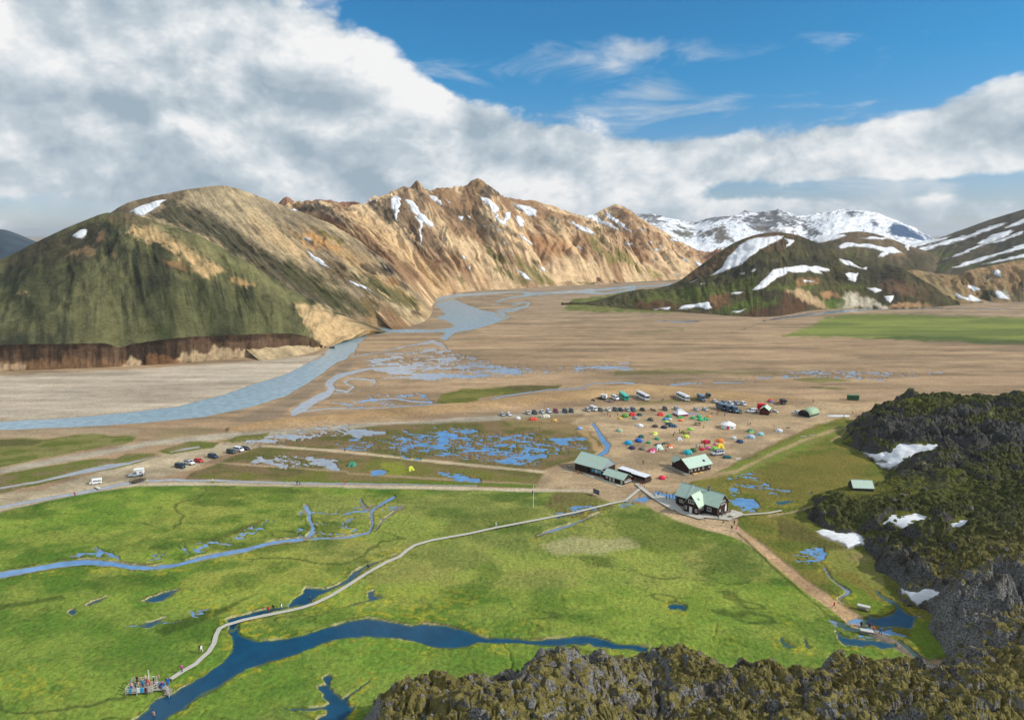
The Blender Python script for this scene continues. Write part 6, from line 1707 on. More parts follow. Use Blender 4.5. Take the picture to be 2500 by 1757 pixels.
# ---- yurt and marquee
p = G(1777.5, 1044)
yu = empty('yurt', (p[0], p[1], 0.02), 0)
tag(yu, 'round white yurt with red door among the tents', 'yurt')
rings = lambda rr: [[(r_ * math.cos(2 * math.pi * i / 20), r_ * math.sin(2 * math.pi * i / 20), z_) for i in range(20)] for r_, z_ in rr]
MB().loft(rings([(3.25, 0), (3.25, 1.75)])).build('wall', cm((236, 236, 238), 0.7, 0.2, 0.05), yu)
MB().loft(rings([(3.4, 1.72), (3.35, 1.84), (2.1, 2.5), (0.55, 3.05)])).build('roof', cm((244, 244, 244), 0.7, 0.2, 0.04), yu)
MB().loft(rings([(0.5, 3.0), (0.55, 3.3), (0.2, 3.45)])).build('crown', cm((220, 220, 222)), yu)
MB().box(-1.55, -0.65, -3.30, -3.0, 0.05, 1.6).build('door', cm((206, 60, 50), 0.6), yu)
MB().loft(rings([(3.29, 1.3), (3.29, 1.42)])).build('rope_band', cm((190, 188, 180)), yu)
sw = MB()
for i in range(5):
    sw.box(0.5 + i * 0.32, 0.72 + i * 0.32, -3.27, -3.1, 0.75 + (i % 2) * 0.12, 1.0 + (i % 3) * 0.1)
sw.build('lettering', cm((60, 60, 64)), yu)

p = G(1661, 1013)
mq = empty('marquee_tent', (p[0], p[1], 0.02), R(18))
tag(mq, 'large white marquee with maroon walls at the car row', 'tent')
MB().add([(-3, -2.6, 0), (3, -2.6, 0), (3, 2.6, 0), (-3, 2.6, 0), (-2.8, -2.4, 1.0), (2.8, -2.4, 1.0), (2.8, 2.4, 1.0), (-2.8, 2.4, 1.0)], [(0, 1, 5, 4), (1, 2, 6, 5), (2, 3, 7, 6), (3, 0, 4, 7)]).build('wall', cm((122, 32, 58), 0.7), mq)
MB().add([(-3.1, -2.7, 0.95), (3.1, -2.7, 0.95), (3.1, 2.7, 0.95), (-3.1, 2.7, 0.95), (-1.4, 0, 2.7), (-0.2, 0, 3.4), (1.2, 0, 2.75)], [(0, 1, 6, 5, 4), (1, 2, 6), (2, 3, 4, 5, 6), (3, 0, 4)]).build('roof', cm((226, 226, 234), 0.7, 0.2, 0.06), mq)
for q in ((-2.9, -2.5), (2.9, -2.5), (2.9, 2.5), (-2.9, 2.5)):
    MB().bar((q[0], q[1], 0), (q[0], q[1], 1.05), 0.05).build('pole', cm((200, 200, 200)), mq)
p = G(1690, 1010)
tag(MB().add([(-3.2, -1.8, 0.05), (3.0, -2.0, 0.06), (3.2, 1.8, 0.05), (-3.0, 2.0, 0.08), (0, 0, 0.25), (-1.5, 0.4, 0.16)], [(0, 1, 4, 5), (1, 2, 4), (2, 3, 5, 4), (3, 0, 5)]).build('groundsheet', cm((142, 142, 152), 0.6)), 'flat grey groundsheet right of the white marquee', 'tarpaulin').location = (p[0], p[1], ground_z(p[0], p[1]))

# ================================================================== VEHICLES
PROTO_C = cm((201, 202, 203), 0.3, 0.5, 0.04)        # stands for the paint of a prototype


def wheel(par, x, y, r, w=0.22, rims=True):
    s = 1 if y > 0 else -1
    t_ = MB().bar((x, y - s * w, r), (x, y, r), r, r, 14).build('wheel', TYRE, par)
    if rims:
        MB().bar((x, y - s * 0.02, r), (x, y + s * 0.012, r), r * 0.6, r * 0.5, 10).build('rim', RIM, t_)


def car(L=4.5, W=1.85, H=1.7, hood=1.0, nose=0.95, x_cowl=0.28, x_ws=0.12, x_rear=-0.46, x_rt=-0.40, belt=None, r=0.36, clear=0.28, rack=False, sides=2, pickup=False, spare=False):
    """front towards +x. Fractions of the length place the windscreen and the rear of the cabin"""
    o = empty('vehicle')
    h2, w2 = L / 2, W / 2
    belt = belt or H * 0.58
    st = [(-h2, clear + 0.12, belt * 0.80, w2 * 0.86), (-h2 + 0.12, clear, belt * 0.97, w2 * 0.97), (-h2 * 0.4, clear, belt, w2), (x_cowl * L, clear, belt, w2), (x_cowl * L + 0.25, clear, hood, w2 * 0.98), (h2 - 0.35, clear, nose, w2 * 0.93), (h2 - 0.06, clear + 0.05, nose * 0.86, w2 * 0.84), (h2, clear + 0.12, nose * 0.70, w2 * 0.76)]
    if pickup:
        st = st[:2] + [(-h2 * 0.3, clear, belt * 0.97, w2)] + st[3:]
    b = MB()
    b.loft([[(x, -w * 0.93, zb), (x, -w, zb + 0.18), (x, -w, zt - 0.12), (x, -w * 0.90, zt), (x, w * 0.90, zt), (x, w, zt - 0.12), (x, w, zb + 0.18), (x, w * 0.93, zb)] for x, zb, zt, w in st])
    xr0, xr1, xf1, xf0 = x_rear * L, x_rt * L, x_ws * L, x_cowl * L
    wb, wt = w2 * 0.90, w2 * 0.74
    ring = lambda x0, x1, w, z: [(x0, -w, z), (x1, -w, z), (x1, w, z), (x0, w, z)]
    b.loft([ring(xr0, xf0, wb, belt - 0.02), ring(xr1 + 0.03, xf1 - 0.02, wt + 0.03, H - 0.08), ring(xr1 + 0.15, xf1 - 0.14, wt - 0.08, H)])
    body = b.build('body', PROTO_C, o)
    lerp = lambda p, q, t: tuple(p[i] + (q[i] - p[i]) * t for i in range(3))
    zt = H - 0.08
    A, B = (xf0, -wb, belt - 0.02), (xf0, wb, belt - 0.02)
    D_, C_ = (xf1 - 0.02, -wt - 0.03, zt), (xf1 - 0.02, wt + 0.03, zt)
    def panel(name, p, q, s, t, f=(0.06, 0.94, 0.10, 0.92), out=0.012):
        g = lambda a, c: lerp(lerp(p, q, a), lerp(t, s, a), c)
        MB().quad(g(f[0], f[2]), g(f[1], f[2]), g(f[1], f[3]), g(f[0], f[3]), out).build(name, GLASS, o)
    panel('windscreen', A, B, C_, D_)
    Ar, Br = (xr0, wb, belt - 0.02), (xr0, -wb, belt - 0.02)
    Dr, Cr = (xr1 + 0.03, wt + 0.03, zt), (xr1 + 0.03, -wt - 0.03, zt)
    panel('rear_window', Ar, Br, Cr, Dr, (0.08, 0.92, 0.2, 0.9))
    for s in (-1, 1):
        P, Q = ((xr0, s * wb, belt - 0.02), (xf0, s * wb, belt - 0.02))
        T_, S_ = ((xr1 + 0.03, s * (wt + 0.03), zt), (xf1 - 0.02, s * (wt + 0.03), zt))
        if s > 0: P, Q, S_, T_ = Q, P, T_, S_
        for k in range(sides):
            a0, a1 = 0.07 + 0.88 * k / sides, 0.07 + 0.88 * (k + 1) / sides - 0.04
            panel('side_window', P, Q, S_, T_, (a0, a1, 0.14, 0.88))
    for sx in (-0.30, 0.31):
        for sy in (-1, 1):
            wheel(o, sx * L, sy * (w2 + 0.01), r)
    for s in (-1, 1):
        MB().box(h2 - 0.16, h2 - 0.015, s * w2 * 0.64 - 0.16, s * w2 * 0.64 + 0.16, nose * 0.68, nose * 0.84).build('headlight', LAMP, o)
        MB().box(-h2 - 0.01, -h2 + 0.1, s * w2 * 0.78 - 0.08, s * w2 * 0.78 + 0.08, belt * 0.62, belt * 0.88).build('tail_light', TAIL, o)
        MB().box(xf0 - 0.25, xf0 - 0.08, s * (w2 + 0.02) - 0.1, s * (w2 + 0.02) + 0.1, belt + 0.02, belt + 0.16).build('mirror', BLACK, o)
    MB().box(h2 - 0.08, h2 + 0.06, -w2 * 0.74, w2 * 0.74, clear + 0.02, clear + 0.2).build('bumper', BLACK, o)
    MB().box(-h2 - 0.06, -h2 + 0.08, -w2 * 0.84, w2 * 0.84, clear + 0.02, clear + 0.2).build('bumper', BLACK, o)
    if rack:
        m = MB()
        for s in (-1, 1): m.box(xr1 + 0.2, xf1 - 0.2, s * wt * 0.8 - 0.02, s * wt * 0.8 + 0.02, H, H + 0.12)
        for k in range(5):
            x_ = xr1 + 0.25 + k * (xf1 - xr1 - 0.5) / 4
            m.box(x_ - 0.03, x_ + 0.03, -wt * 0.8, wt * 0.8, H + 0.08, H + 0.13)
        m.build('roof_rack', BLACK, o)
    if spare:
        MB().bar((-h2 - 0.02, 0.1, belt * 0.8), (-h2 - 0.24, 0.1, belt * 0.8), 0.36, 0.36, 14).build('spare_wheel', TYRE, o)
    return o


def box_vehicle(L, W, H, clear=0.45, nwin=6, hoodL=0.0, hoodH=1.5, win=(1.45, 2.4), r=0.5, axles=(-0.28, 0.33), front_rake=0.25, stripe=None, rearwin=True, roofbits=True):
    """bus, truck bus or camper: a tall body with a row of side windows, front towards +x"""
    o = empty('vehicle')
    h2, w2 = L / 2, W / 2
    xb = h2 - hoodL
    b = MB()
    sec = lambda x, w, z0, z1: [(x, -w, z0), (x, w, z0), (x, w, z1 - 0.22), (x, w - 0.18, z1), (x, -w + 0.18, z1), (x, -w, z1 - 0.22)]
    if hoodL:
        b.loft([sec(-h2, w2 * 0.96, clear, H - 0.08), sec(-h2 + 0.15, w2, clear, H), sec(xb - 0.15, w2, clear, H), sec(xb, w2 * 0.97, clear, H - 0.1)])
        b.loft([sec(xb - 0.02, w2 * 0.86, clear, hoodH), sec(h2 - 0.2, w2 * 0.78, clear, hoodH * 0.95), sec(h2, w2 * 0.7, clear + 0.1, hoodH * 0.8)])
    else:
        b.loft([sec(-h2, w2 * 0.96, clear, H - 0.08), sec(-h2 + 0.15, w2, clear, H), sec(h2 - front_rake - 0.2, w2, clear, H), sec(h2 - front_rake, w2 * 0.98, clear, H - 0.15)])
        b.loft([sec(h2 - front_rake, w2 * 0.98, clear, H - 0.15), sec(h2 - 0.02, w2 * 0.95, clear + 0.05, win[0] + 0.1)])
    b.build('body', PROTO_C, o)
    if hoodL:
        MB().box(xb, xb + 0.03, -w2 * 0.82, w2 * 0.82, hoodH + 0.06, min(hoodH + 0.8, H - 0.3)).build('windscreen', GLASS, o)
        xw = xb - 0.3
    else:
        MB().quad((h2 - 0.02, -w2 * 0.86, win[0] - 0.35), (h2 - 0.02, w2 * 0.86, win[0] - 0.35), (h2 - front_rake * 0.75, w2 * 0.86, win[1] + 0.1), (h2 - front_rake * 0.75, -w2 * 0.86, win[1] + 0.1), 0.05).build('windscreen', GLASS, o)
        xw = h2 - front_rake - 0.35
    sp = (xw + h2 - 0.4) / nwin
    for s in (-1, 1):
        for k in range(nwin):
            x0 = -h2 + 0.3 + k * sp
            y_ = s * w2
            MB().box(x0, x0 + sp - 0.10, min(y_, y_ + s * 0.025), max(y_, y_ + s * 0.025), win[0], win[1]).build('side_window', GLASS, o)
        for a in axles:
            wheel(o, a * L, s * (w2 + 0.01), r, 0.3)
        MB().box(h2 - 0.1, h2 + 0.02, s * w2 * 0.62 - 0.2, s * w2 * 0.62 + 0.2, clear + 0.2, clear + 0.42).build('headlight', LAMP, o)
        MB().box(-h2 - 0.02, -h2 + 0.06, s * w2 * 0.8 - 0.1, s * w2 * 0.8 + 0.1, clear + 0.3, clear + 0.6).build('tail_light', TAIL, o)
        MB().box(h2 - 0.25, h2 + 0.05, s * (w2 + 0.12) - 0.08, s * (w2 + 0.12) + 0.08, win[1] - 0.35, win[1]).build('mirror', BLACK, o)
    MB().box(h2 - 0.05, h2 + 0.07, -w2 * 0.9, w2 * 0.9, clear, clear + 0.22).build('bumper', BLACK, o)
    if roofbits:
        for k in range(3):
            x_ = -h2 * 0.55 + k * L * 0.27
            MB().box(x_ - 0.4, x_ + 0.4, -0.4, 0.4, H, H + 0.10).build('roof_hatch', cm((180, 190, 196)), o)
    if stripe:
        for s in (-1, 1):
            y_ = s * w2
            MB().box(-h2 + 0.25, xb - 0.4, min(y_, y_ + s * 0.02), max(y_, y_ + s * 0.02), win[1] + 0.06, win[1] + 0.26).build('stripe', cm(stripe), o)
    return o


def tree_kids(o):
    KIDS[o.name] = list(o.children)
    for c_ in o.children:
        tree_kids(c_)


PROTOS = {}
for key, o in (('suv', car(4.7, 1.92, 1.85, 1.08, 1.02, 0.26, 0.13, -0.49, -0.45, r=0.40, clear=0.34, sides=3)),
               ('suvrack', car(4.8, 1.95, 1.92, 1.12, 1.05, 0.24, 0.14, -0.49, -0.46, r=0.42, clear=0.38, rack=True, sides=3)),
               ('jeep', car(4.2, 1.85, 1.88, 1.10, 1.06, 0.20, 0.15, -0.48, -0.46, r=0.42, clear=0.40, spare=True)),
               ('hatch', car(4.0, 1.75, 1.52, 0.95, 0.85, 0.28, 0.10, -0.48, -0.40, r=0.32, clear=0.22)),
               ('sedan', car(4.5, 1.80, 1.47, 0.93, 0.82, 0.24, 0.06, -0.36, -0.22, r=0.33, clear=0.22)),
               ('wagon', car(4.6, 1.82, 1.55, 0.96, 0.86, 0.25, 0.09, -0.49, -0.43, r=0.33, clear=0.24, sides=3)),
               ('van', car(5.0, 1.95, 2.05, 1.25, 1.05, 0.36, 0.24, -0.49, -0.48, belt=1.2, r=0.35, clear=0.26, sides=3)),
               ('pickup', car(5.3, 1.90, 1.80, 1.10, 1.02, 0.20, 0.10, -0.16, -0.10, r=0.42, clear=0.42, pickup=True)),
               ('bus', box_vehicle(11.0, 2.55, 3.15, 0.4, 7, win=(1.5, 2.4))),
               ('bus2', box_vehicle(12.0, 2.55, 3.45, 0.4, 8, win=(1.75, 2.7), stripe=(110, 40, 70))),
               ('truckbus', box_vehicle(7.4, 2.45, 3.3, 0.75, 4, hoodL=1.6, hoodH=1.75, win=(1.9, 2.7), r=0.58, axles=(-0.27, 0.32))),
               ('camper', box_vehicle(5.6, 2.1, 2.75, 0.4, 2, hoodL=1.2, hoodH=1.25, win=(1.5, 2.0), r=0.38, roofbits=False)),
               ('trailer', box_vehicle(3.0, 1.9, 2.3, 0.4, 1, win=(1.3, 1.8), r=0.34, axles=(0.0,), roofbits=False, front_rake=0.1))):
    PROTOS[key] = o
    tree_kids(o)
used_proto = set()


def vehicle(kind, name, u, v, head, rgb, label, cat, group=None, scale=1.0):
    pr = PROTOS[kind]
    if kind in used_proto:
        o = copy_tree(pr)
    else:
        o = pr; used_proto.add(kind)
    o.name = name
    p = place(u, v)
    o.location = (p[0], p[1], p[2] - 0.02)
    o.rotation_euler = (0, 0, R(head))
    o.scale = (scale,) * 3
    paint_ = cm(rgb, 0.3, 0.5, 0.04)
    for c_ in o.children:
        slot_color(c_, paint_, PROTO_C)
    tag(o, label, cat, group)
    return o


S, Wt, DK, BG, GN, MR = (176, 180, 184), (226, 228, 230), (40, 46, 56), (82, 100, 118), (62, 84, 80), (128, 34, 50)
ROW = 'cars in the long row along the camp'
_kids_ready = True
rowcars = [('hatch', 1227, 1014, -62, S, 'silver car, leftmost of the long row beside the dyke'), ('hatch', 1243, 1013.5, -62, Wt, 'white car right of the leftmost silver car in the long row'),
           ('wagon', 1289.5, 1010, -64, (186, 188, 184), 'silver car behind the red tunnel tent, left of the dark grey one'), ('suv', 1305.5, 1009.5, -64, (66, 74, 82), 'dark grey car behind the red tunnel tent'),
           ('wagon', 1323.6, 1007.5, -64, (196, 198, 196), 'silver car directly behind the cream cabin tent'), ('suv', 1339.6, 1006.5, -64, (206, 214, 224), 'pale blue white car left of the maroon one'),
           ('suv', 1357, 1006, -66, MR, 'maroon car in the long row'), ('suv', 1379.4, 1006, -66, (44, 54, 68), 'dark navy car right of the maroon one'), ('jeep', 1394.7, 1005.4, -68, (40, 62, 58), 'tall dark green car at the end of the left group'),
           ('suv', 1435, 1003, -64, (182, 180, 172), 'silver car left of the white camper van'), ('wagon', 1466.5, 1002.5, -68, (70, 88, 86), 'grey green car right of the white camper van'), ('sedan', 1484.6, 1002.5, -60, Wt, 'low white car second right of the camper van'),
           ('suv', 1502.5, 1002.5, -66, (72, 88, 104), 'blue grey car left of the black one in the row'), ('wagon', 1516, 1002.5, -66, (42, 50, 60), 'dark car between blue grey and silver blue cars'), ('wagon', 1532, 1002.5, -66, (164, 176, 186), 'silver blue car in the middle of the row'),
           ('suv', 1546, 1002.5, -66, (92, 108, 126), 'slate blue car right of the silver blue one'), ('sedan', 1568.5, 1001.4, -70, (28, 30, 36), 'black car left of the motorcycles'), ('jeep', 1623.4, 1000.8, -74, (64, 66, 72), 'small dark jeep right of the motorcycles'),
           ('wagon', 1652, 999.5, -70, (160, 178, 192), 'pale blue car half hidden behind the white marquee'), ('hatch', 1699.8, 1001.4, -68, (176, 186, 198), 'silver car behind the grey groundsheet, left one'), ('hatch', 1721.4, 1001.4, -62, (190, 198, 206), 'silver car behind the grey groundsheet, right one'),
           ('suv', 1805, 1007.5, -74, (92, 116, 108), 'sage green car right of the three trucks')]
for k_, u_, v_, h_, c_, lab in rowcars:
    vehicle(k_, 'parked_car', u_, v_, h_ - 9, c_, lab, 'car', ROW, 0.95)
for k_, u_, v_, h_, c_, lab in [('hatch', 1746, 982, -78, Wt, 'white car, leftmost of the five below the dyke'), ('wagon', 1768.5, 984.8, -78, (120, 140, 150), 'grey teal car below the dyke'), ('hatch', 1783.6, 986.6, -70, (216, 220, 224), 'white car in the middle of the five below the dyke'),
                            ('wagon', 1798, 986.6, -78, (150, 166, 186), 'blue silver car below the dyke'), ('van', 1814.6, 988.3, -84, Wt, 'white van, rightmost of the five below the dyke')]:
    vehicle(k_, 'parked_car', u_, v_, h_, c_, lab, 'car', 'cars parked below the dyke', 0.92 if k_ == 'van' else 1)
LEFT = 'cars parked beside the left gravel road'
for k_, u_, v_, h_, c_, lab in [('suv', 440.5, 1141, -26, (36, 62, 76), 'dark teal estate car left of the white one with roof rack'), ('suvrack', 462.5, 1133, -26, Wt, 'white off road car with roof rack beside a red car'), ('hatch', 485.5, 1127, -26, (206, 50, 44), 'small bright red car on the gravel'),
                            ('suv', 520.6, 1117, -26, (40, 66, 84), 'dark blue people carrier right of the red car'), ('jeep', 564.7, 1106, -26, (60, 70, 74), 'dark grey jeep in front of the white minibus'), ('van', 582.7, 1101, -26, Wt, 'white minibus between jeep and dark car'), ('wagon', 599, 1097, -26, (46, 64, 74), 'dark car behind the white minibus'),
                            ('suvrack', 1751.5, 1110, 198, (190, 194, 200), 'big silver off road car with roof rack by the tents'), ('suv', 1836, 1006.5, 190, Wt, 'white off road car seen from the side by the red cabin')]:
    vehicle(k_, 'parked_car', u_, v_, h_, c_, lab, 'car', LEFT if u_ < 700 else None, 1.0 if u_ < 700 else 1.18)
vehicle('camper', 'camper_van', 1449, 1002, -60, Wt, 'white camper van with tall body in the long row', 'camper', scale=0.92)
cpk = vehicle('camper', 'camper_van', 234, 1180, 205, (236, 238, 238), 'all white camper with spare wheel, nearest the canal', 'camper', scale=0.72)
MB().bar((-2.82, 0.2, 1.2), (-3.0, 0.2, 1.2), 0.42, 0.42, 14).build('spare_wheel', TYRE, cpk)
cp2 = vehicle('pickup', 'pickup_camper', 333, 1162, 200, (168, 178, 186), 'silver pickup with raised white pop up camper', 'camper')
MB().box(-2.7, -0.3, -0.95, 0.95, 1.05, 2.15).build('camper_shell', Wt if False else cm((228, 230, 232)), cp2)
MB().box(-2.6, 0.5, -0.9, 0.9, 2.15, 2.75).build('canvas', cm((214, 216, 210), 0.8), cp2)
MB().box(-2.75, 0.7, -1.0, 1.0, 2.75, 2.9).build('camper_roof', cm((240, 240, 240)), cp2)
for s in (-1, 1):
    MB().box(-2.0, -1.2, s * 0.955 - 0.01, s * 0.955 + 0.01, 1.45, 1.85).build('camper_window', GLASS, cp2)
BUS = 'coaches parked under the dyke'
vehicle('bus', 'coach', 1523, 973, -82, (70, 200, 172), 'turquoise green coach under the dyke', 'bus', BUS)
vehicle('bus2', 'coach', 1569, 973, -75, (232, 230, 234), 'white coach with maroon stripe under the dyke', 'bus', BUS)
vehicle('bus', 'coach', 1667, 974.5, -75, (236, 238, 240), 'white coach standing alone right of the striped one', 'bus', BUS)
TB = 'tall blue grey truck coaches'
vehicle('truckbus', 'truck_coach', 1712, 978, -82, (92, 116, 138), 'blue grey truck coach under the dyke beside the dark box', 'truck', TB)
vehicle('truckbus', 'truck_coach', 1761, 999, -74, (86, 106, 126), 'blue grey truck, left of three behind the yurt', 'truck', TB)
vehicle('truckbus', 'truck_coach', 1776, 1003, -74, (78, 100, 122), 'blue grey truck, middle of three behind the yurt', 'truck', TB)
vehicle('truckbus', 'truck_coach', 1790, 1005, -74, (92, 116, 140), 'blue grey truck, right of three behind the yurt', 'truck', TB)
vehicle('van', 'parked_car', 1502, 975, -66, Wt, 'white off road van left of the turquoise coach', 'van', scale=1.2)
vehicle('pickup', 'pickup_truck', 1470, 975, 150, (46, 52, 60), 'black pickup truck with trailer under the dyke', 'truck')
tr = empty('flat_trailer', place(1487, 980.5), R(150))
tag(tr, 'flat grey trailer hitched to the black pickup', 'trailer')
MB().box(-2.0, 2.0, -0.9, 0.9, 0.55, 0.7).build('bed', cm((120, 122, 124)), tr)
MB().bar((2.0, 0, 0.6), (3.2, 0, 0.55), 0.06).build('drawbar', BLACK, tr)
for s in (-1, 1):
    wheel(tr, -0.3, s * 0.98, 0.33)
vehicle('trailer', 'box_trailer', 1728, 974, -84, (44, 84, 88), 'small dark teal box trailer beside the truck coach', 'trailer', scale=1.05)
vehicle('trailer', 'box_trailer', 1911, 990, -80, (62, 62, 74), 'dark trailer standing alone right of the store hut', 'trailer', scale=1.15)
vehicle('hatch', 'parked_car', 1945, 1009, 170, (226, 230, 232), 'white car behind the arched hut', 'car')
vehicle('hatch', 'parked_car', 1893, 1006, -60, (232, 232, 228), 'small white car right of the store hut', 'car', scale=0.8)

# motorcycles and a quad bike
def motorbike(name, u, v, head, rgb, label, quad=False):
    o = empty(name, place(u, v), R(head))
    tag(o, label, 'quad bike' if quad else 'motorcycle', None if quad else 'motorcycles')
    b = MB()
    b.loft([[(x, -w, z0), (x, w, z0), (x, w * 0.8, z1), (x, -w * 0.8, z1)] for x, w, z0, z1 in ((-0.9, 0.12, 0.75, 0.9), (-0.3, 0.2, 0.5, 0.85), (0.3, 0.24, 0.55, 1.05), (0.65, 0.15, 0.8, 1.1))])
    b.build('body', cm(rgb, 0.35, 0.5), o)
    ys = (-0.42, 0.42) if quad else (0,)
    for x_ in (-0.75, 0.8):
        for y_ in ys:
            MB().bar((x_, y_ - 0.1, 0.34), (x_, y_ + 0.1, 0.34), 0.34, 0.34, 12).build('wheel', TYRE, o)
    MB().bar((0.55, -0.4, 1.15), (0.55, 0.4, 1.15), 0.03).bar((0.8, 0, 0.34), (0.5, 0, 1.15), 0.05).build('handlebar', BLACK, o)
    MB().box(-0.7, 0.15, -0.14, 0.14, 0.85, 0.95).build('seat', BLACK, o)
    return o


motorbike('motorcycle', 1590, 1001, -70, (34, 34, 40), 'black motorcycle, left one between the black car and the jeep')
motorbike('motorcycle', 1597, 1003.5, -60, (44, 46, 54), 'black motorcycle, right one between the black car and the jeep')
motorbike('quad_bike', 1448, 978, -60, (52, 40, 66), 'dark quad bike left of the black pickup truck', True)

# ================================================================== TENTS
TP = cm((203, 202, 201), 0.65, 0.25, 0.07)
TD = cm((120, 121, 122), 0.65, 0.25, 0.07)


def dome_tent(a=1.5, b=1.15, h=1.25, porch=0.7):
    o = empty('tent')
    n, k = 16, 6
    m = MB(); rg = []
    for j in range(k):
        e = j / k
        z = h * math.sin(e * math.pi / 2)
        f = math.cos(e * math.pi / 2) ** 0.75
        ring = []
        for i in range(n):
            w = 2 * math.pi * i / n
            g = 1 + 0.10 * math.cos(4 * w) * (1 - e)            # poles push the corners out
            ring.append((a * f * g * math.cos(w), b * f * g * math.sin(w), z + 0.02))
        rg.append(ring)
    m.loft(rg, False)
    n0 = len(m.v)
    m.v.append((0, 0, h + 0.02))
    for i in range(n):
        m.f.append(((k - 1) * n + i, (k - 1) * n + (i + 1) % n, n0))
    m.build('fly', TP, o)
    MB().add([(-porch * 0.8, -b * 0.55, h * 0.84), (porch * 0.8, -b * 0.55, h * 0.84), (porch, -b * 1.30, 0.02), (-porch, -b * 1.30, 0.02)], [(0, 1, 2, 3)]).add(
        [(-porch * 0.8, -b * 0.55, h * 0.84), (-porch, -b * 1.30, 0.02), (-porch * 1.5, -b * 0.7, 0.02)], [(0, 1, 2)]).add([(porch * 0.8, -b * 0.55, h * 0.84), (porch, -b * 1.30, 0.02), (porch * 1.5, -b * 0.7, 0.02)], [(0, 1, 2)]).build('porch', TD, o)
    g = MB()
    for s in (-1, 1):
        for q in (-1, 1):
            g.bar((s * a * 0.55, q * b * 0.55, h * 0.6), (s * a * 1.45, q * b * 1.4, 0.0), 0.012, 0.012, 4)
    g.build('guy_line', cm((210, 205, 190)), o)
    return o


def tunnel_tent(L=4.6, w=1.3, h=1.5):
    o = empty('tent')
    rg = []
    for i in range(9):
        x = -L / 2 + L * i / 8
        e = abs(2 * i / 8 - 1)
        s = (1 - 0.45 * max(0, e - 0.5) * 2) * (1 + 0.05 * math.cos(i * math.pi))
        rg.append([(x, w * s * math.cos(t_), h * s * math.sin(t_) + 0.02) for t_ in np.linspace(0, math.pi, 9)])
    MB().loft(rg).build('fly', TP, o)
    MB().add([(L / 2 + 0.02, -0.6, 0.02), (L / 2 + 0.02, 0.6, 0.02), (L / 2 + 0.03, 0.35, 0.72), (L / 2 + 0.03, -0.35, 0.72)], [(0, 1, 2, 3)]).build('door_panel', TD, o)
    for x in (-1, 1):
        MB().bar((x * L * 0.2, -w * 1.02, 0), (x * L * 0.2, -w * 0.6, h * 0.8), 0.02).build('pole', cm((190, 190, 190)), o)
    return o


def ridge_tent(L=2.6, w=1.5, h=1.6):
    o = empty('tent')
    MB().add([(-L / 2, -w, 0.02), (L / 2, -w, 0.02), (L / 2, w, 0.02), (-L / 2, w, 0.02), (-L / 4, 0, h), (L / 4, 0, h)], [(0, 1, 5, 4), (1, 2, 5), (2, 3, 4, 5), (3, 0, 4)]).build('fly', TP, o)
    MB().add([(-0.5, -w - 0.02, 0.03), (0.5, -w - 0.02, 0.03), (0.25, -w * 0.52, h * 0.5), (-0.25, -w * 0.52, h * 0.5)], [(0, 1, 2, 3)]).build('door_panel', TD, o)
    MB().bar((-L / 4, 0, 0), (-L / 4, 0, h + 0.05), 0.03).bar((L / 4, 0, 0), (L / 4, 0, h + 0.05), 0.03).build('pole', cm((190, 190, 190)), o)
    return o


TPR = {'d': dome_tent(), 't': tunnel_tent(), 'r': ridge_tent()}
for o in TPR.values():
    tree_kids(o)
used_t = set()


def tent(kind, u, v, head, rgb, label, scale=1.0, dark=None, stretch=1.0):
    o = copy_tree(TPR[kind]) if kind in used_t else TPR[kind]
    used_t.add(kind)
    p = place(u, v)
    o.location = (p[0], p[1], p[2] - 0.02)
    o.rotation_euler = (0, 0, R(head))
    scale *= 0.92
    o.scale = (scale * stretch, scale, scale)
    o.name = 'tent'
    mp = cm(rgb, 0.65, 0.25, 0.07)
    md = cm(dark or tuple(int(x * 0.72) for x in rgb), 0.65, 0.25, 0.07)
    for c_ in o.children:
        slot_color(c_, mp, TP); slot_color(c_, md, TD)
    tag(o, label, 'tent', 'small tents of the camp')


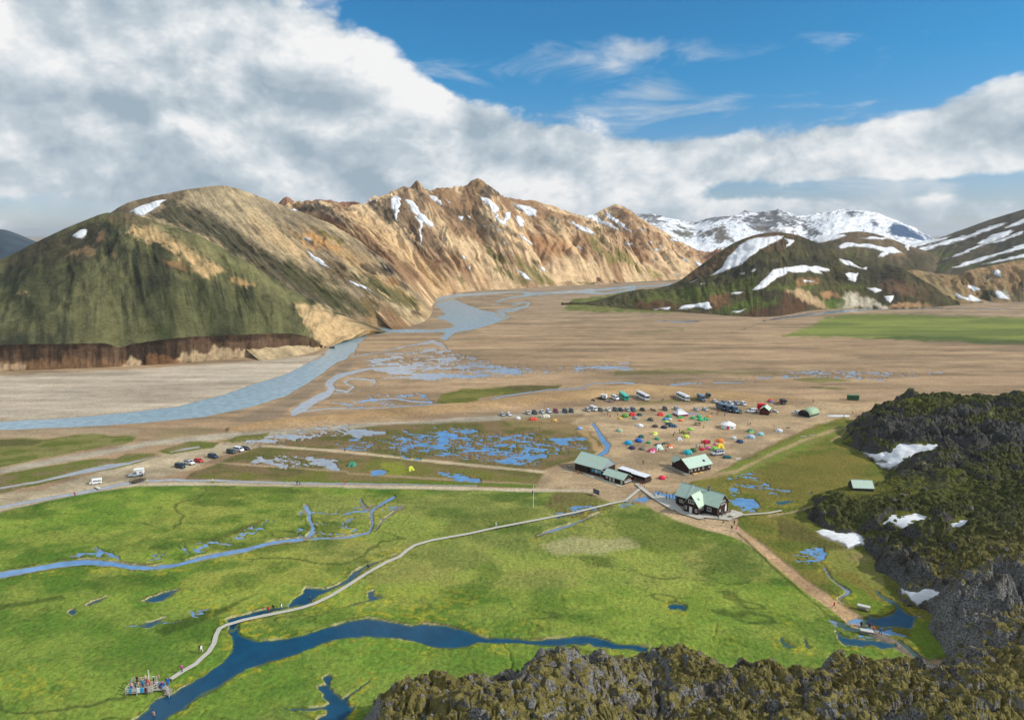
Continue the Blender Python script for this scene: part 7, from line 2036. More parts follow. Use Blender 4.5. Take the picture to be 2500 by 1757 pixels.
for a in [('d', 1264.4, 1022.5, 20, (226, 228, 230), 'white dome tent below the leftmost cars'), ('t', 1301.3, 1025, 8, (212, 84, 66), 'long red tunnel tent below the dark grey car', 1.0, (150, 60, 110)),
          ('t', 1331.3, 1018, 10, (206, 204, 186), 'cream cabin tent with dark end below the silver car', 1.1, (110, 60, 50)), ('d', 1354.3, 1028, 30, (222, 176, 84), 'pale orange tent alone below the maroon car'),
          ('d', 1415, 1047, 10, (140, 180, 226), 'light blue tent at the marsh edge left of the brook'), ('d', 1511.8, 1052.5, -20, (168, 190, 160), 'pale sage green tent right of the brook', 1.15),
          ('d', 1513, 1022, 0, (226, 186, 84), 'yellow flattened tent with people beside it', 0.85), ('d', 1526, 1017, 0, (104, 156, 70), 'bright grass green tent left of the red ones', 1.35), ('r', 1543.7, 1014, 10, (206, 50, 56), 'red tent below the slate blue car', 1.25),
          ('d', 1561.3, 1013.5, 0, (74, 88, 88), 'dark slate tent right of the red tent', 1.1), ('d', 1551, 1022, -30, (150, 160, 158), 'grey tent below the dark slate one', 1.2), ('d', 1587.4, 1026, 30, (72, 80, 66), 'dark olive tent with dark porch left of the tent cluster', 1.25, (56, 40, 46)),
          ('r', 1612.3, 1013.5, 10, (214, 52, 56), 'red tent below the small dark jeep', 1.15), ('d', 1562, 1040.5, 0, (232, 234, 238), 'white tent in the open left middle of camp', 1.15), ('d', 1599, 1042, 10, (80, 72, 68), 'dark brown tent left of the navy one', 1.1),
          ('d', 1620.8, 1044.5, 0, (40, 50, 76), 'navy tent beside the teal tarpaulin', 1.15), ('d', 1624, 1025, 0, (52, 140, 190), 'blue tent at the left of the tent cluster', 1.0), ('d', 1633, 1018, 10, (70, 160, 112), 'green tent at the top of the tent cluster', 1.2),
          ('d', 1635, 1024.5, 0, (206, 214, 216), 'white tent inside the tent cluster', 0.85), ('d', 1626, 1031, 0, (200, 204, 70), 'lime yellow tent at the bottom of the tent cluster', 0.95, (60, 130, 180)), ('t', 1633.5, 1036, 0, (44, 74, 72), 'dark green tunnel tent below the tent cluster', 0.8),
          ('t', 1642, 1041.5, -8, (48, 84, 110), 'teal blue tunnel tent, lowest of the cluster', 0.95), ('t', 1660, 1020, 0, (84, 170, 100), 'long low green tent below the white marquee', 0.75), ('d', 1662.6, 1027.5, 0, (226, 140, 90), 'salmon orange tent below the long green one', 1.0),
          ('d', 1691, 1021.5, 0, (64, 164, 110), 'green tent, leftmost of four right of the marquee', 1.0), ('d', 1706.3, 1018.5, 0, (74, 172, 124), 'green tent, uppermost of four right of the marquee', 1.1), ('d', 1709.6, 1026, 0, (76, 184, 124), 'green tent, third of four right of the marquee', 1.2),
          ('r', 1724, 1025, 0, (70, 172, 120), 'pointed green tent, rightmost of four right of the marquee', 1.1), ('d', 1729, 1017.5, 0, (232, 146, 56), 'small orange tent behind the pointed green one', 0.8), ('d', 1684.8, 1049, 0, (156, 210, 92), 'lime green round tent below the dark picnic table', 1.05),
          ('d', 1668.8, 1057, 20, (132, 132, 60), 'olive tent left of the upper lime tent', 1.2), ('d', 1674.7, 1067.5, 0, (206, 232, 80), 'lime yellow tent beside the white pointed one', 1.05), ('r', 1659.2, 1073, 0, (220, 226, 236), 'white pointed tent left of the lime yellow one', 0.85),
          ('d', 1597.9, 1059.5, 0, (206, 216, 96), 'yellow green tent left of centre in camp', 1.1, (230, 232, 160)), ('d', 1565, 1067, 40, (36, 96, 90), 'dark teal tent above the royal blue one', 1.1), ('d', 1559, 1077.5, -10, (40, 110, 196), 'royal blue tent below the dark teal one', 1.3, (34, 54, 90)),
          ('d', 1533.4, 1083, 0, (36, 160, 206), 'cyan blue tent at the left of camp', 1.3), ('d', 1604.3, 1072.5, 0, (84, 150, 110), 'mid green tent in the middle of camp', 0.95), ('d', 1583.3, 1081.5, 0, (72, 146, 92), 'small green tent below the middle of camp', 0.85),
          ('t', 1606.2, 1087, 8, (96, 92, 86), 'dark grey low tent behind the mint tent', 0.75), ('t', 1626.3, 1083.5, 8, (110, 110, 92), 'grey olive low tent right of the dark grey one', 0.72), ('d', 1636, 1091, 0, (226, 108, 56), 'orange tent with white porch', 1.0, (240, 232, 214)),
          ('r', 1608.9, 1094.5, 12, (206, 226, 214), 'big mint white pointed tent with a person in front', 1.3, (186, 206, 200)), ('d', 1542.6, 1095, 0, (56, 48, 84), 'dark purple tent at the lower left of camp', 1.1), ('d', 1566.8, 1097, 0, (112, 110, 100), 'grey tent right of the dark purple one', 1.0),
          ('d', 1591.5, 1102, 0, (206, 72, 112), 'pink and red tent left of the mint tent', 1.25, (232, 190, 204)), ('d', 1678.4, 1107, 10, (44, 176, 182), 'turquoise tent right above the low dark hut', 1.5), ('d', 1692, 1101, 20, (62, 96, 56), 'dark green tent behind the turquoise one', 1.2),
          ('d', 1832, 1053.5, 0, (96, 132, 112), 'green tent with lime porch at the right of camp', 1.25, (140, 206, 96)), ('d', 1855.7, 1061.5, 0, (150, 202, 208), 'pale cyan tent at the right of camp', 1.2), ('d', 1832.5, 1068.5, -10, (172, 194, 216), 'pale blue tent left below the pale cyan one', 1.35),
          ('d', 1790.6, 1070.5, 0, (206, 212, 206), 'whitish tent above the navy one at the right of camp', 0.95), ('d', 1806, 1079.5, 0, (48, 72, 112), 'navy tent at the grass edge', 1.15), ('d', 1757.2, 1078, 0, (236, 136, 62), 'bright orange tent right of the crimson one', 1.25),
          ('d', 1723.2, 1081, 0, (214, 36, 66), 'crimson tent with people at both ends', 1.25), ('d', 1747.6, 1085, 0, (206, 140, 140), 'collapsed pinkish tent below the orange one', 0.8), ('r', 1759, 1092, 0, (242, 206, 62), 'bright yellow tent behind the silver off road car', 1.3),
          ('d', 1744.7, 1098.5, 0, (126, 206, 90), 'light green tent left of the silver off road car', 1.25), ('d', 1713.6, 1097.5, 0, (206, 36, 56), 'small red tent beside the crowd', 0.85), ('d', 1728.3, 1095, 0, (206, 110, 150), 'pink tent between crowd and light green tent', 0.95),
          ('d', 1902, 1053, 0, (222, 228, 234), 'white tent far right near the lava', 1.15), ('t', 1775.3, 1117.5, -10, (44, 96, 100), 'dark teal tunnel tent right of the silver off road car', 0.82), ('r', 860, 1136, 0, (70, 150, 122), 'teal tent alone in the marsh', 1.15),
          ('r', 1003, 1146, 30, (196, 206, 66), 'lime tent alone in the marsh', 1.0), ('d', 1881, 986, 0, (222, 66, 44), 'orange red tent with blue porch behind the store hut', 1.2, (70, 130, 190)), ('d', 1616, 1168, 0, (226, 56, 84), 'red round tent beside the sheds', 1.05)]:
    tent(*a)

# ================================================================== PEOPLE
SKINC, JACK, TROU, HAIR, BOOT = cm((205, 160, 130), 0.6), cm((204, 203, 200), 0.8), cm((60, 61, 62), 0.8), cm((52, 38, 28), 0.8), cm((40, 36, 32), 0.8)


def figure(pose):
    """one continuous body grown along a skeleton; front is -y"""
    P = {'pel': (0, 0, .95, .135), 'wai': (0, 0, 1.08, .125), 'che': (0, 0, 1.30, .15), 'nec': (0, 0, 1.48, .06), 'hed': (0, -.02, 1.60, .095), 'top': (0, -.01, 1.70, .075)}
    E = [('pel', 'wai'), ('wai', 'che'), ('che', 'nec'), ('nec', 'hed'), ('hed', 'top')]
    for s, k in ((-1, 'l'), (1, 'r')):
        sw = {'stand': 0, 'walk': 0.30 * s, 'sit': 0}[pose]
        if pose == 'sit':
            J = {'hip': (s * .1, 0, .45 + .42), 'kne': (s * .12, -.44, .48 + .40), 'ank': (s * .12, -.46, .46), 'toe': (s * .13, -.62, .44)}
        else:
            J = {'hip': (s * .1, 0, .88), 'kne': (s * .11, -.5 * sw - (0.05 if pose == 'walk' else 0), .49), 'ank': (s * .11, -sw + (.06 if sw < 0 else 0), .09 + (.05 if sw < 0 else 0)), 'toe': (s * .12, -sw - .14, .05 + (.03 if sw < 0 else 0))}
        for nm, r_ in (('hip', .10), ('kne', .068), ('ank', .05), ('toe', .042)):
            P[nm + k] = J[nm] + (r_,)
        E += [('pel', 'hip' + k), ('hip' + k, 'kne' + k), ('kne' + k, 'ank' + k), ('ank' + k, 'toe' + k)]
        aw = -sw * 0.8
        P['sho' + k] = (s * .20, 0, 1.40, .075); P['elb' + k] = (s * .27, -aw * .35 + .03, 1.13, .052); P['wri' + k] = (s * .28, -aw * .8 - .08, .90, .036); P['pal' + k] = (s * .275, -aw - .10, .82, .034)
        E += [('che', 'sho' + k), ('sho' + k, 'elb' + k), ('elb' + k, 'wri' + k), ('wri' + k, 'pal' + k)]
    names = list(P)
    me = bpy.data.meshes.new('person')
    me.from_pydata([P[n][:3] for n in names], [(names.index(a), names.index(b)) for a, b in E], [])
    o = bpy.data.objects.new('tmp', me); col.objects.link(o)
    sk = o.modifiers.new('s', 'SKIN'); sk.use_smooth_shade = True
    for i, n in enumerate(names):
        me.skin_vertices[0].data[i].radius = (P[n][3], P[n][3] * (0.72 if n in ('che', 'wai', 'pel') else 1))
        me.skin_vertices[0].data[i].use_root = (n == 'pel')
    o.modifiers.new('u', 'SUBSURF').levels = 1
    dg = bpy.context.evaluated_depsgraph_get()
    ev = bpy.data.meshes.new_from_object(o.evaluated_get(dg))
    bpy.data.objects.remove(o)
    bm = bmesh.new(); bm.from_mesh(ev)
    # five fingers on each hand, nose and ears on the head
    def fing(base, d, ln, r):
        b0 = Vector(base); d = Vector(d).normalized(); mid = b0 + d * ln * .55; tip = mid + (d + Vector((0, -.45, 0))).normalized() * ln * .45
        a = d.orthogonal().normalized(); c = d.cross(a)
        ring = [[bm.verts.new(p_ + (a * math.cos(w) + c * math.sin(w)) * q) for w in (0, 1.57, 3.14, 4.71)] for p_, q in ((b0, r), (mid, r), (tip, r * .7))]
        for g in range(2):
            for i in range(4):
                bm.faces.new((ring[g][i], ring[g][(i + 1) % 4], ring[g + 1][(i + 1) % 4], ring[g + 1][i]))
        bm.faces.new(ring[2])
    for s, k in ((-1, 'l'), (1, 'r')):
        px, py, pz = P['pal' + k][:3]
        for i, ln in enumerate((.075, .085, .08, .06)):
            fing((px, py - .03 + i * .02, pz - .02), (0, -.1, -1), ln, .009)
        fing((px - s * .01, py - .035, pz + .01), (-s * .3, -.8, -.5), .06, .010)
    hx, hy, hz = P['hed'][:3]
    for base, d, ln, r in (((hx, hy - .085, hz + .01), (0, -.7, -.6), .04, .014), ((hx - .085, hy, hz), (-1, .2, .2), .025, .018), ((hx + .085, hy, hz), (1, .2, .2), .025, .018)):
        fing(base, d, ln, r)
    bm.faces.ensure_lookup_table()
    for f in bm.faces:
        c = f.calc_center_median(); f.smooth = True
        arm = abs(c.x) > .20
        if pose == 'sit':
            leg = (not arm and c.z < .96) or c.y < -.2 and c.z < .98
            boot = c.z < .50
        else:
            leg = not arm and c.z < .93
            boot = c.z < .13
        if c.z > 1.50:
            f.material_index = 3 if (c.z > 1.655 or (c.y > 0.0 and c.z > 1.54)) else 0
        elif boot: f.material_index = 4
        elif arm and c.z < .88 and abs(c.x) > .23: f.material_index = 0
        elif leg: f.material_index = 2
        else: f.material_index = 1
    if pose == 'sit':
        for v_ in bm.verts: v_.co.z -= 0.42
    bm.to_mesh(ev); bm.free()
    for m_ in (SKINC, JACK, TROU, HAIR, BOOT): ev.materials.append(m_)
    ev.name = 'person'
    return ev


FIG = {k: figure(k) for k in ('stand', 'walk', 'sit')}
PACK = MB().loft([[(x * w, y, z) for x, y in ((-1, .10), (1, .10), (1, .30), (-1, .30))] for z, w in ((1.0, .13), (1.06, .17), (1.38, .17), (1.50, .12))]).mesh('backpack')
HAT = MB().loft([[(r_ * math.cos(w), r_ * math.sin(w) - .01, z_) for w in np.linspace(0, 2 * math.pi, 10, endpoint=False)] for r_, z_ in ((.112, 1.63), (.108, 1.68), (.06, 1.735))]).mesh('hat')
PGROUP = {'deck': 'bathers and visitors on the hot spring deck', 'walk': 'walkers on the paths', 'camp': 'campers among the tents', 'hut': 'visitors around the huts'}


def person(u, v, head, jacket, trousers, label, grp, pose='stand', dz=None, pack=None, hat=None, skin=False, h=1.0, loc=None):
    o = bpy.data.objects.new('person', FIG[pose])
    col.objects.link(o)
    p = place(u, v) if loc is None else loc
    o.location = (p[0], p[1], p[2] + (dz or 0))
    o.rotation_euler = (0, 0, R(head))
    o.scale = (h * 1.04,) * 3
    for s in o.material_slots:
        s.link = 'OBJECT'
    sk_ = cm((214, 168, 138), 0.6)
    o.material_slots[0].material = sk_
    o.material_slots[1].material = sk_ if skin else cm(jacket, 0.8, 0.2)
    o.material_slots[2].material = cm(trousers, 0.8, 0.2)
    o.material_slots[3].material = HAIR
    o.material_slots[4].material = sk_ if skin else BOOT
    if pack:
        put('backpack', PACK.copy() if False else PACK, None, o)
        k = o.children[-1]
        if not len(PACK.materials): PACK.materials.append(JACK)
        k.material_slots[0].link = 'OBJECT'; k.material_slots[0].material = cm(pack, 0.8, 0.2)
    if hat:
        if not len(HAT.materials): HAT.materials.append(JACK)
        k = put('hat', HAT, None, o)
        k.material_slots[0].link = 'OBJECT'; k.material_slots[0].material = cm(hat, 0.8, 0.2)
    tag(o, label, 'person', PGROUP.get(grp))
    return o


BK, NV, RD, BL, WH, GR, TE, OR, PK, YE, PU, GN2 = (30, 30, 34), (38, 46, 70), (206, 44, 48), (36, 120, 206), (232, 232, 232), (110, 112, 116), (40, 120, 124), (236, 116, 56), (226, 76, 168), (222, 212, 70), (110, 70, 140), (60, 150, 96)
for a in [(183, 1211.5, 60, RD, NV, 'person in red and blue walking beside the canal', 'walk', 'walk', None, BL), (359, 1181, 200, YE, (120, 112, 90), 'person in yellow top by the dark footbridge', 'walk', 'walk'), (519, 1178.5, 80, YE, BK, 'person with white hat and yellow jacket on the canal path', 'walk', 'walk', None, None, WH),
          (725, 1183.5, -60, BK, BK, 'person in black, left of a pair on the canal path', 'walk', 'walk', None, BK), (732, 1184, -60, TE, NV, 'person in green teal jacket, right of a pair on the canal path', 'walk', 'walk'), (841, 1181, 90, RD, RD, 'person all in red on the canal path', 'walk', 'walk'),
          (842, 1103, 20, (70, 70, 76), BK, 'lone dark walker on the marsh path', 'walk', 'walk'), (348, 1163.5, 150, (54, 66, 70), BK, 'person standing behind the pop up camper', 'walk'), (1211, 1286, 100, WH, (200, 200, 196), 'person all in white on the boardwalk', 'walk', 'walk', 0.3),
          (900, 1394, 70, BK, NV, 'lone dark walker on the boardwalk bend', 'walk', 'walk', 0.3, NV), (758, 1473, 60, (44, 60, 60), BK, 'dark clad person on the boardwalk behind the group of four', 'walk', 'walk', 0.3), (657, 1497.5, 80, RD, BK, 'person with red jacket, first of four on the boardwalk', 'walk', 'walk', 0.3, BK),
          (669, 1494, 80, BK, BK, 'person in black, second of four on the boardwalk', 'walk', 'walk', 0.3, BK), (688, 1491, 80, WH, GR, 'person in white and grey, third of four on the boardwalk', 'walk', 'walk', 0.3, BK), (703, 1488.5, 80, (40, 140, 220), (150, 140, 110), 'person in bright blue jacket, last of four on the boardwalk', 'walk', 'walk', 0.3),
          (488.5, 1592, 60, BK, BK, 'dark haired person beside the one in white on the boardwalk', 'walk', 'walk', 0.3), (492.5, 1594, 60, WH, (226, 206, 190), 'person in white robe on the boardwalk near the deck', 'walk', 'walk', 0.3), (444.4, 1642, 0, PK, NV, 'person in bright pink jacket on the boardwalk', 'walk', 'stand', 0.3),
          (2036, 1484, 200, RD, BK, 'person in red jacket on the brown path', 'walk', 'walk', None, None, WH), (2123, 1529, 150, (150, 30, 66), BK, 'person in crimson jacket at the spring pool', 'walk'), (2132, 1543, 180, OR, NV, 'person in orange top beside the wooden stand', 'walk'), (2149, 1548, 180, (50, 110, 190), BK, 'person with blue backpack at the spring pool', 'walk', 'walk', None, (40, 110, 200)),
          (2102.5, 1526, 120, BK, BK, 'dark figure where the brown path meets the pool', 'walk'),
          (1606.5, 1213, 90, BK, BK, 'person in black on the deck walk, far left of the hut', 'hut', 'walk', 0.35), (1626.7, 1221, 60, TE, BK, 'person in teal left of the hut wall', 'hut', 'stand', 0.35), (1634, 1220, 60, GN2, BK, 'person in green left of the hut wall', 'hut', 'stand', 0.35), (1642.3, 1218, 60, BK, BK, 'person in black left of the hut wall', 'hut', 'stand', 0.35),
          (1648.5, 1222, 60, RD, TE, 'person in red at the hut corner', 'hut', 'stand', 0.35), (1719, 1269, 0, WH, (70, 90, 130), 'person in white top below the hut wing', 'hut', 'walk'), (1751.6, 1266, 30, BK, BK, 'crouched dark person at the hut corner', 'hut', 'sit', 0.35), (1770.5, 1259, 30, (70, 80, 110), NV, 'person in grey blue on the deck by the gable', 'hut', 'stand', 0.35),
          (1762, 1263, -30, GR, NV, 'person in grey leaning on the deck rail', 'hut', 'stand', 0.35), (1765.3, 1283.5, 20, BK, WH, 'person with black top and white trousers on the path', 'hut', 'walk'), (1786, 1295, 200, BK, GR, 'person in dark jacket walking down the brown path', 'hut', 'walk', None, BK), (1797, 1298, 200, (226, 60, 130), (226, 190, 196), 'person in pink walking down the brown path', 'hut', 'walk'),
          (1792.6, 1281, 0, BK, BK, 'person in black standing behind the pink walker', 'hut'), (1410.6, 1158.5, 90, OR, NV, 'person in orange in front of the wash house', 'hut', 'walk'), (1570, 1132.5, 20, BK, BK, 'lone dark person on the sand behind the sheds', 'hut', 'walk'), (1550, 1176, 60, RD, (70, 130, 190), 'person in red and blue at the taps', 'hut'),
          (1560, 1173, 60, GN2, NV, 'person in green at the open shed', 'hut'), (1563.4, 1188, 0, (120, 40, 56), (200, 120, 130), 'person in dark red on the boardwalk by the sheds', 'hut', 'walk', 0.3), (1568, 1187, 0, BK, BK, 'person in black on the boardwalk by the sheds', 'hut', 'walk', 0.3), (1589, 1175, 0, BK, BK, 'person in black right of the open shed', 'hut'),
          (1628, 1168, 60, OR, (120, 60, 50), 'person in orange beside the red round tent', 'hut', 'walk'),
          (1608, 1102, 0, NV, BK, 'dark person in front of the mint tent', 'camp'), (1625.4, 1102.5, 40, PU, BK, 'person in purple right of the mint tent', 'camp', 'walk'), (1617, 1088.5, 0, BK, BK, 'person between the two low grey tents', 'camp'), (1643.7, 1066, 30, BK, BK, 'person in black left of the lime yellow tent', 'camp'),
          (1647, 1058.5, 0, (70, 90, 130), GR, 'person in blue grey left of the olive tent', 'camp', 'sit'), (1658.7, 1056, 0, BK, (120, 100, 80), 'person beside the olive tent', 'camp'), (1678.9, 1059.5, 0, (90, 180, 170), BK, 'person in mint top below the lime round tent', 'camp'), (1682, 1061.5, 0, BK, BK, 'person in black below the lime round tent', 'camp'),
          (1585, 1061.5, 0, (226, 90, 90), (226, 210, 170), 'person in coral red left of the yellow green tent', 'camp'), (1712.5, 1081.5, 60, (40, 56, 50), BK, 'dark person at the left end of the crimson tent', 'camp'), (1731, 1082, -60, BK, BK, 'dark person at the right end of the crimson tent', 'camp'), (1733.5, 1083, -60, (110, 160, 110), NV, 'person in pale green by the crimson tent', 'camp'),
          (1720.4, 1091, 0, (40, 50, 44), BK, 'dark person above the pink tent', 'camp'), (1699.5, 1093.5, 30, (60, 120, 200), BK, 'person in blue in the crowd behind the turquoise tent', 'camp'), (1704, 1095, 0, WH, NV, 'person in white in the crowd behind the turquoise tent', 'camp'), (1708, 1096, 0, (140, 30, 40), BK, 'person in dark red in the crowd behind the turquoise tent', 'camp'),
          (1718, 1045.5, 0, (80, 210, 120), BK, 'person in bright green by the dark picnic table', 'camp'), (1825.7, 1039, 30, (60, 80, 130), BK, 'person in blue, left of the pair right of the yurt', 'camp', 'walk'), (1831.4, 1038, 30, BK, (90, 70, 60), 'person in black, right of the pair right of the yurt', 'camp', 'walk'), (1821.7, 1080.5, 0, WH, WH, 'person in white right of the navy tent', 'camp'),
          (1475.7, 1011.5, 0, WH, GR, 'person in white below the low white car', 'camp'), (1483.6, 1014.5, 0, (196, 60, 70), (150, 60, 60), 'person in red below the low white car', 'camp'), (1508, 1015.5, 40, NV, BK, 'person in navy at the yellow flattened tent', 'camp'), (1515.5, 1020.5, 0, (120, 30, 50), BK, 'person in maroon at the yellow flattened tent', 'camp', 'sit'),
          (1489.4, 1018, 0, (110, 50, 50), BK, 'crouching person left of the yellow flattened tent', 'camp', 'sit'), (1615, 980, 0, (60, 150, 200), NV, 'person in light blue right of the striped coach', 'camp'), (1618.8, 979, 0, BK, BK, 'person in black right of the striped coach', 'camp'), (1644, 974.3, 0, BK, BK, 'person in black left of the lone white coach', 'camp'),
          (1649, 974.3, 0, (70, 60, 60), BK, 'person in dark brown left of the lone white coach', 'camp'), (1495, 984, 40, (200, 110, 110), BK, 'person in pale red behind the trailer', 'camp'), (1500, 982, 40, BK, BK, 'person in black behind the trailer', 'camp'),
          (1737.5, 1010.5, 0, (206, 90, 110), BK, 'person in pinkish red left of the three trucks', 'camp', 'sit'), (1753, 1008, 0, (170, 40, 60), BK, 'person in dark red left of the three trucks', 'camp'), (1750.5, 1013, 0, (60, 140, 96), RD, 'person in green below the three trucks', 'camp', 'sit'), (1768.8, 1016, 0, (50, 90, 160), NV, 'person in blue below the three trucks', 'camp'),
          (2081.5, 1011.5, 30, BK, BK, 'lone dark walker at the lava edge, upper', 'walk', 'walk'), (2059.7, 1019.5, 30, NV, BK, 'lone dark walker at the lava edge, lower', 'walk', 'walk'), (1984, 991.5, 0, (170, 60, 60), BK, 'person in red on the dyke behind the arched hut', 'walk')]:
    person(*a)

# ================================================================== SMALL THINGS
# boardwalks
def walkway(name, label, pts, w, z, kind='structure', mat=None):
    P = [Vector(G(u, v)) for u, v in pts]
    m = MB(); rg = []
    for i, p_ in enumerate(P):
        d = (P[min(i + 1, len(P) - 1)] - P[max(i - 1, 0)]).normalized()
        n_ = Vector((-d.y, d.x, 0)) * w / 2
        rg.append([(p_ + n_ + Vector((0, 0, z))), (p_ - n_ + Vector((0, 0, z))), (p_ - n_ + Vector((0, 0, z - 0.1))), (p_ + n_ + Vector((0, 0, z - 0.1)))])
    m.loft(rg)
    o = tag(m.build(name, mat or BOARD), label, 'boardwalk', kind=kind)
    s = MB()
    for i in range(len(P) - 1):
        k = max(1, int((P[i + 1] - P[i]).length / 2.0))
        for q in range(k):
            c_ = P[i].lerp(P[i + 1], q / k)
            d = (P[i + 1] - P[i]).normalized(); n_ = Vector((-d.y, d.x, 0)) * w * 0.42
            for sg in (-1, 1):
                e = c_ + n_ * sg
                s.box(e.x - 0.06, e.x + 0.06, e.y - 0.06, e.y + 0.06, -0.5, z - 0.1)
    s.build('supports', GREYWOOD, o)
    return o


BOARD, t, b = new_mat('boardwalk')
co = t.node('ShaderNodeNewGeometry').outputs['Position']
n1_ = t.noise(co, 1.8, 4, 0.7)
n2_ = t.noise(t.vmath('MULTIPLY', co, (4.0, 4.0, 1.0)), 1.2, 3, 0.6)
t.put(b.inputs['Base Color'], t.mix(t.math('MULTIPLY', t.math('ADD', n1_, n2_), 0.5), L4((132, 128, 116)), L4((226, 222, 208))))
b.inputs['Roughness'].default_value = 0.9
walkway('boardwalk', 'long pale winding boardwalk across the green meadow', [(417, 1659)] + zz(ZO, [(170, 1115), (300, 1040), (350, 990), (420, 930), (470, 850), (490, 770), (520, 712), (580, 680), (740, 632), (980, 582), (1160, 546), (1290, 516), (1400, 480), (1550, 410), (1700, 320), (1900, 190), (2080, 90), (2200, 40)])
        + zz(Z5, [(790, 1195), (840, 1162), (950, 1130), (1200, 1085), (1380, 1045), (1620, 1000), (1900, 945), (2120, 890), (2230, 868)]) + zz(Z6, [(510, 868), (605, 788)]), 1.05, 0.32)
walkway('boardwalk', 'boardwalk from the sheds to the deck of the large hut', zz(Z6, [(585, 752), (640, 798), (720, 858), (800, 905), (850, 935)]), 1.6, 0.34)
walkway('boardwalk', 'thin pale boardwalk from the hut deck to the lava', [(1815, 1257.5), (1840, 1255.5), (1862, 1254)] + zz(Z6, [(1510, 955), (1600, 938)]), 0.8, 0.25)
walkway('boardwalk', 'plank walk in front of the small hut and wash house', [(1424, 1156), (1455, 1167), (1485, 1177), (1516, 1187)], 1.2, 0.18)
# the deck round the large hut
dp = [Vector(G(1600 + a * .13013, 1090 + c_ * .13013)) for a, c_ in ((0, 905), (180, 950), (370, 1010), (385, 1075), (540, 1225), (815, 1288), (970, 1278), (1165, 1322), (1405, 1248), (1430, 1197), (1610, 1245), (1665, 1288), (1380, 1395), (1150, 1368), (930, 1345), (820, 1372), (460, 1262), (200, 1085), (0, 965))]
m = MB(); n_ = len(dp)
m.add([(p_.x, p_.y, 0.36) for p_ in dp] + [(p_.x, p_.y, 0.22) for p_ in dp], [tuple(range(n_)), tuple(range(2 * n_ - 1, n_ - 1, -1))] + [(i, (i + 1) % n_, n_ + (i + 1) % n_, n_ + i) for i in range(n_)])
dko = empty('hut_deck', (dp[0].x, dp[0].y, 0))
tag(dko, 'wide pale timber deck round the front of the large hut', 'deck')
me = m.mesh('platform'); me.transform(Matrix.Translation((-dp[0].x, -dp[0].y, 0)))
put('platform', me, BOARD, dko)
for i in range(11, 19):
    a_, b_ = dp[i - 1], dp[i]
    for q in range(3):
        c_ = a_.lerp(b_, q / 3) - dp[0]
        MB().box(c_.x - 0.08, c_.x + 0.08, c_.y - 0.05, c_.y + 0.11, -0.4, 0.22).build('post', GREYWOOD, dko)


def picnic(u, v, head, label, rgb=(92, 78, 64), z=0.0, sc=1.0, name='picnic_table'):
    p_ = place(u, v)
    o = empty(name, (p_[0], p_[1], p_[2] + z), R(head))
    o.scale = (sc,) * 3
    tag(o, label, 'table')
    w_ = cm(rgb, 0.85, 0.15, 0.2)
    MB().box(-0.9, 0.9, -0.38, 0.38, 0.70, 0.76).build('table_top', w_, o)
    for s in (-1, 1):
        MB().box(-0.9, 0.9, s * 0.72 - 0.14, s * 0.72 + 0.14, 0.42, 0.47).build('bench', w_, o)
        MB().bar((s * 0.65, -0.75, 0), (s * 0.65, 0, 0.70), 0.05).bar((s * 0.65, 0.75, 0), (s * 0.65, 0, 0.70), 0.05).build('leg', w_, o)
    return o


picnic(1703, 1037.5, -10, 'dark picnic table among the tents left of the yurt', (70, 62, 54), 0, 1.6)
picnic(1790, 1263.5, 30, 'pale picnic table on the hut deck', (212, 206, 190), 0.36, 1.2)
picnic(1893, 1041, 10, 'small grey table on the sand right of the yurt', (176, 172, 160), 0, 0.8)


def board(name, u0, v0, u1, v1, h, z, label, rgb, cat='sign'):
    a_, b_ = Vector(place(u0, v0)), Vector(place(u1, v1))
    d = b_ - a_
    o = empty(name, a_, math.atan2(d.y, d.x))
    tag(o, label, cat)
    L_ = math.hypot(d.x, d.y)
    pn = MB().box(0.08, L_ - 0.08, -0.03, 0.03, z, z + h).build('panel', cm(rgb, 0.5), o)
    for i in range(3):
        MB().box(0.15 + i * (L_ - 0.3) / 3 + 0.03, 0.15 + (i + 1) * (L_ - 0.3) / 3 - 0.03, -0.045, -0.03, z + 0.1, z + h - 0.1).build('poster', cm((96, 104, 118), 0.4, 0.4, 0.25), pn)
    for x_ in (0, L_):
        MB().box(x_ - 0.05, x_ + 0.05, -0.05, 0.05, -0.1, z + h + 0.1).build('post', GREYWOOD, o)
    return o


board('information_board', 1448.5, 1206, 1463, 1212, 1.7, 0.5, 'dark information board beside the boardwalk junction', (48, 54, 66))
fp = empty('flagpole', place(1302, 1239.5))
tag(fp, 'tall white flagpole standing in the meadow', 'flagpole')
MB().bar((0, 0, -0.2), (0, 0, 7.9), 0.10, 0.06, 8).build('pole', WHITE, fp)
MB().bar((0, 0, 7.9), (0, 0, 8.05), 0.12, 0.04, 8).build('finial', cm((210, 190, 110)), fp)
fl_ = MB().add([(-0.05, 0, 6.1), (-0.42, 0.1, 5.9), (-0.55, -0.05, 5.2), (-0.3, 0.1, 4.9), (-0.06, 0, 5.1)], [(0, 1, 2, 3, 4)]).build('flag', cm((44, 62, 130), 0.7), fp)
MB().add([(-0.05, -0.02, 5.75), (-0.5, -0.06, 5.6), (-0.52, -0.08, 5.45), (-0.05, -0.02, 5.6)], [(0, 1, 2, 3)]).build('flag_stripe', cm((206, 60, 66), 0.7), fl_)
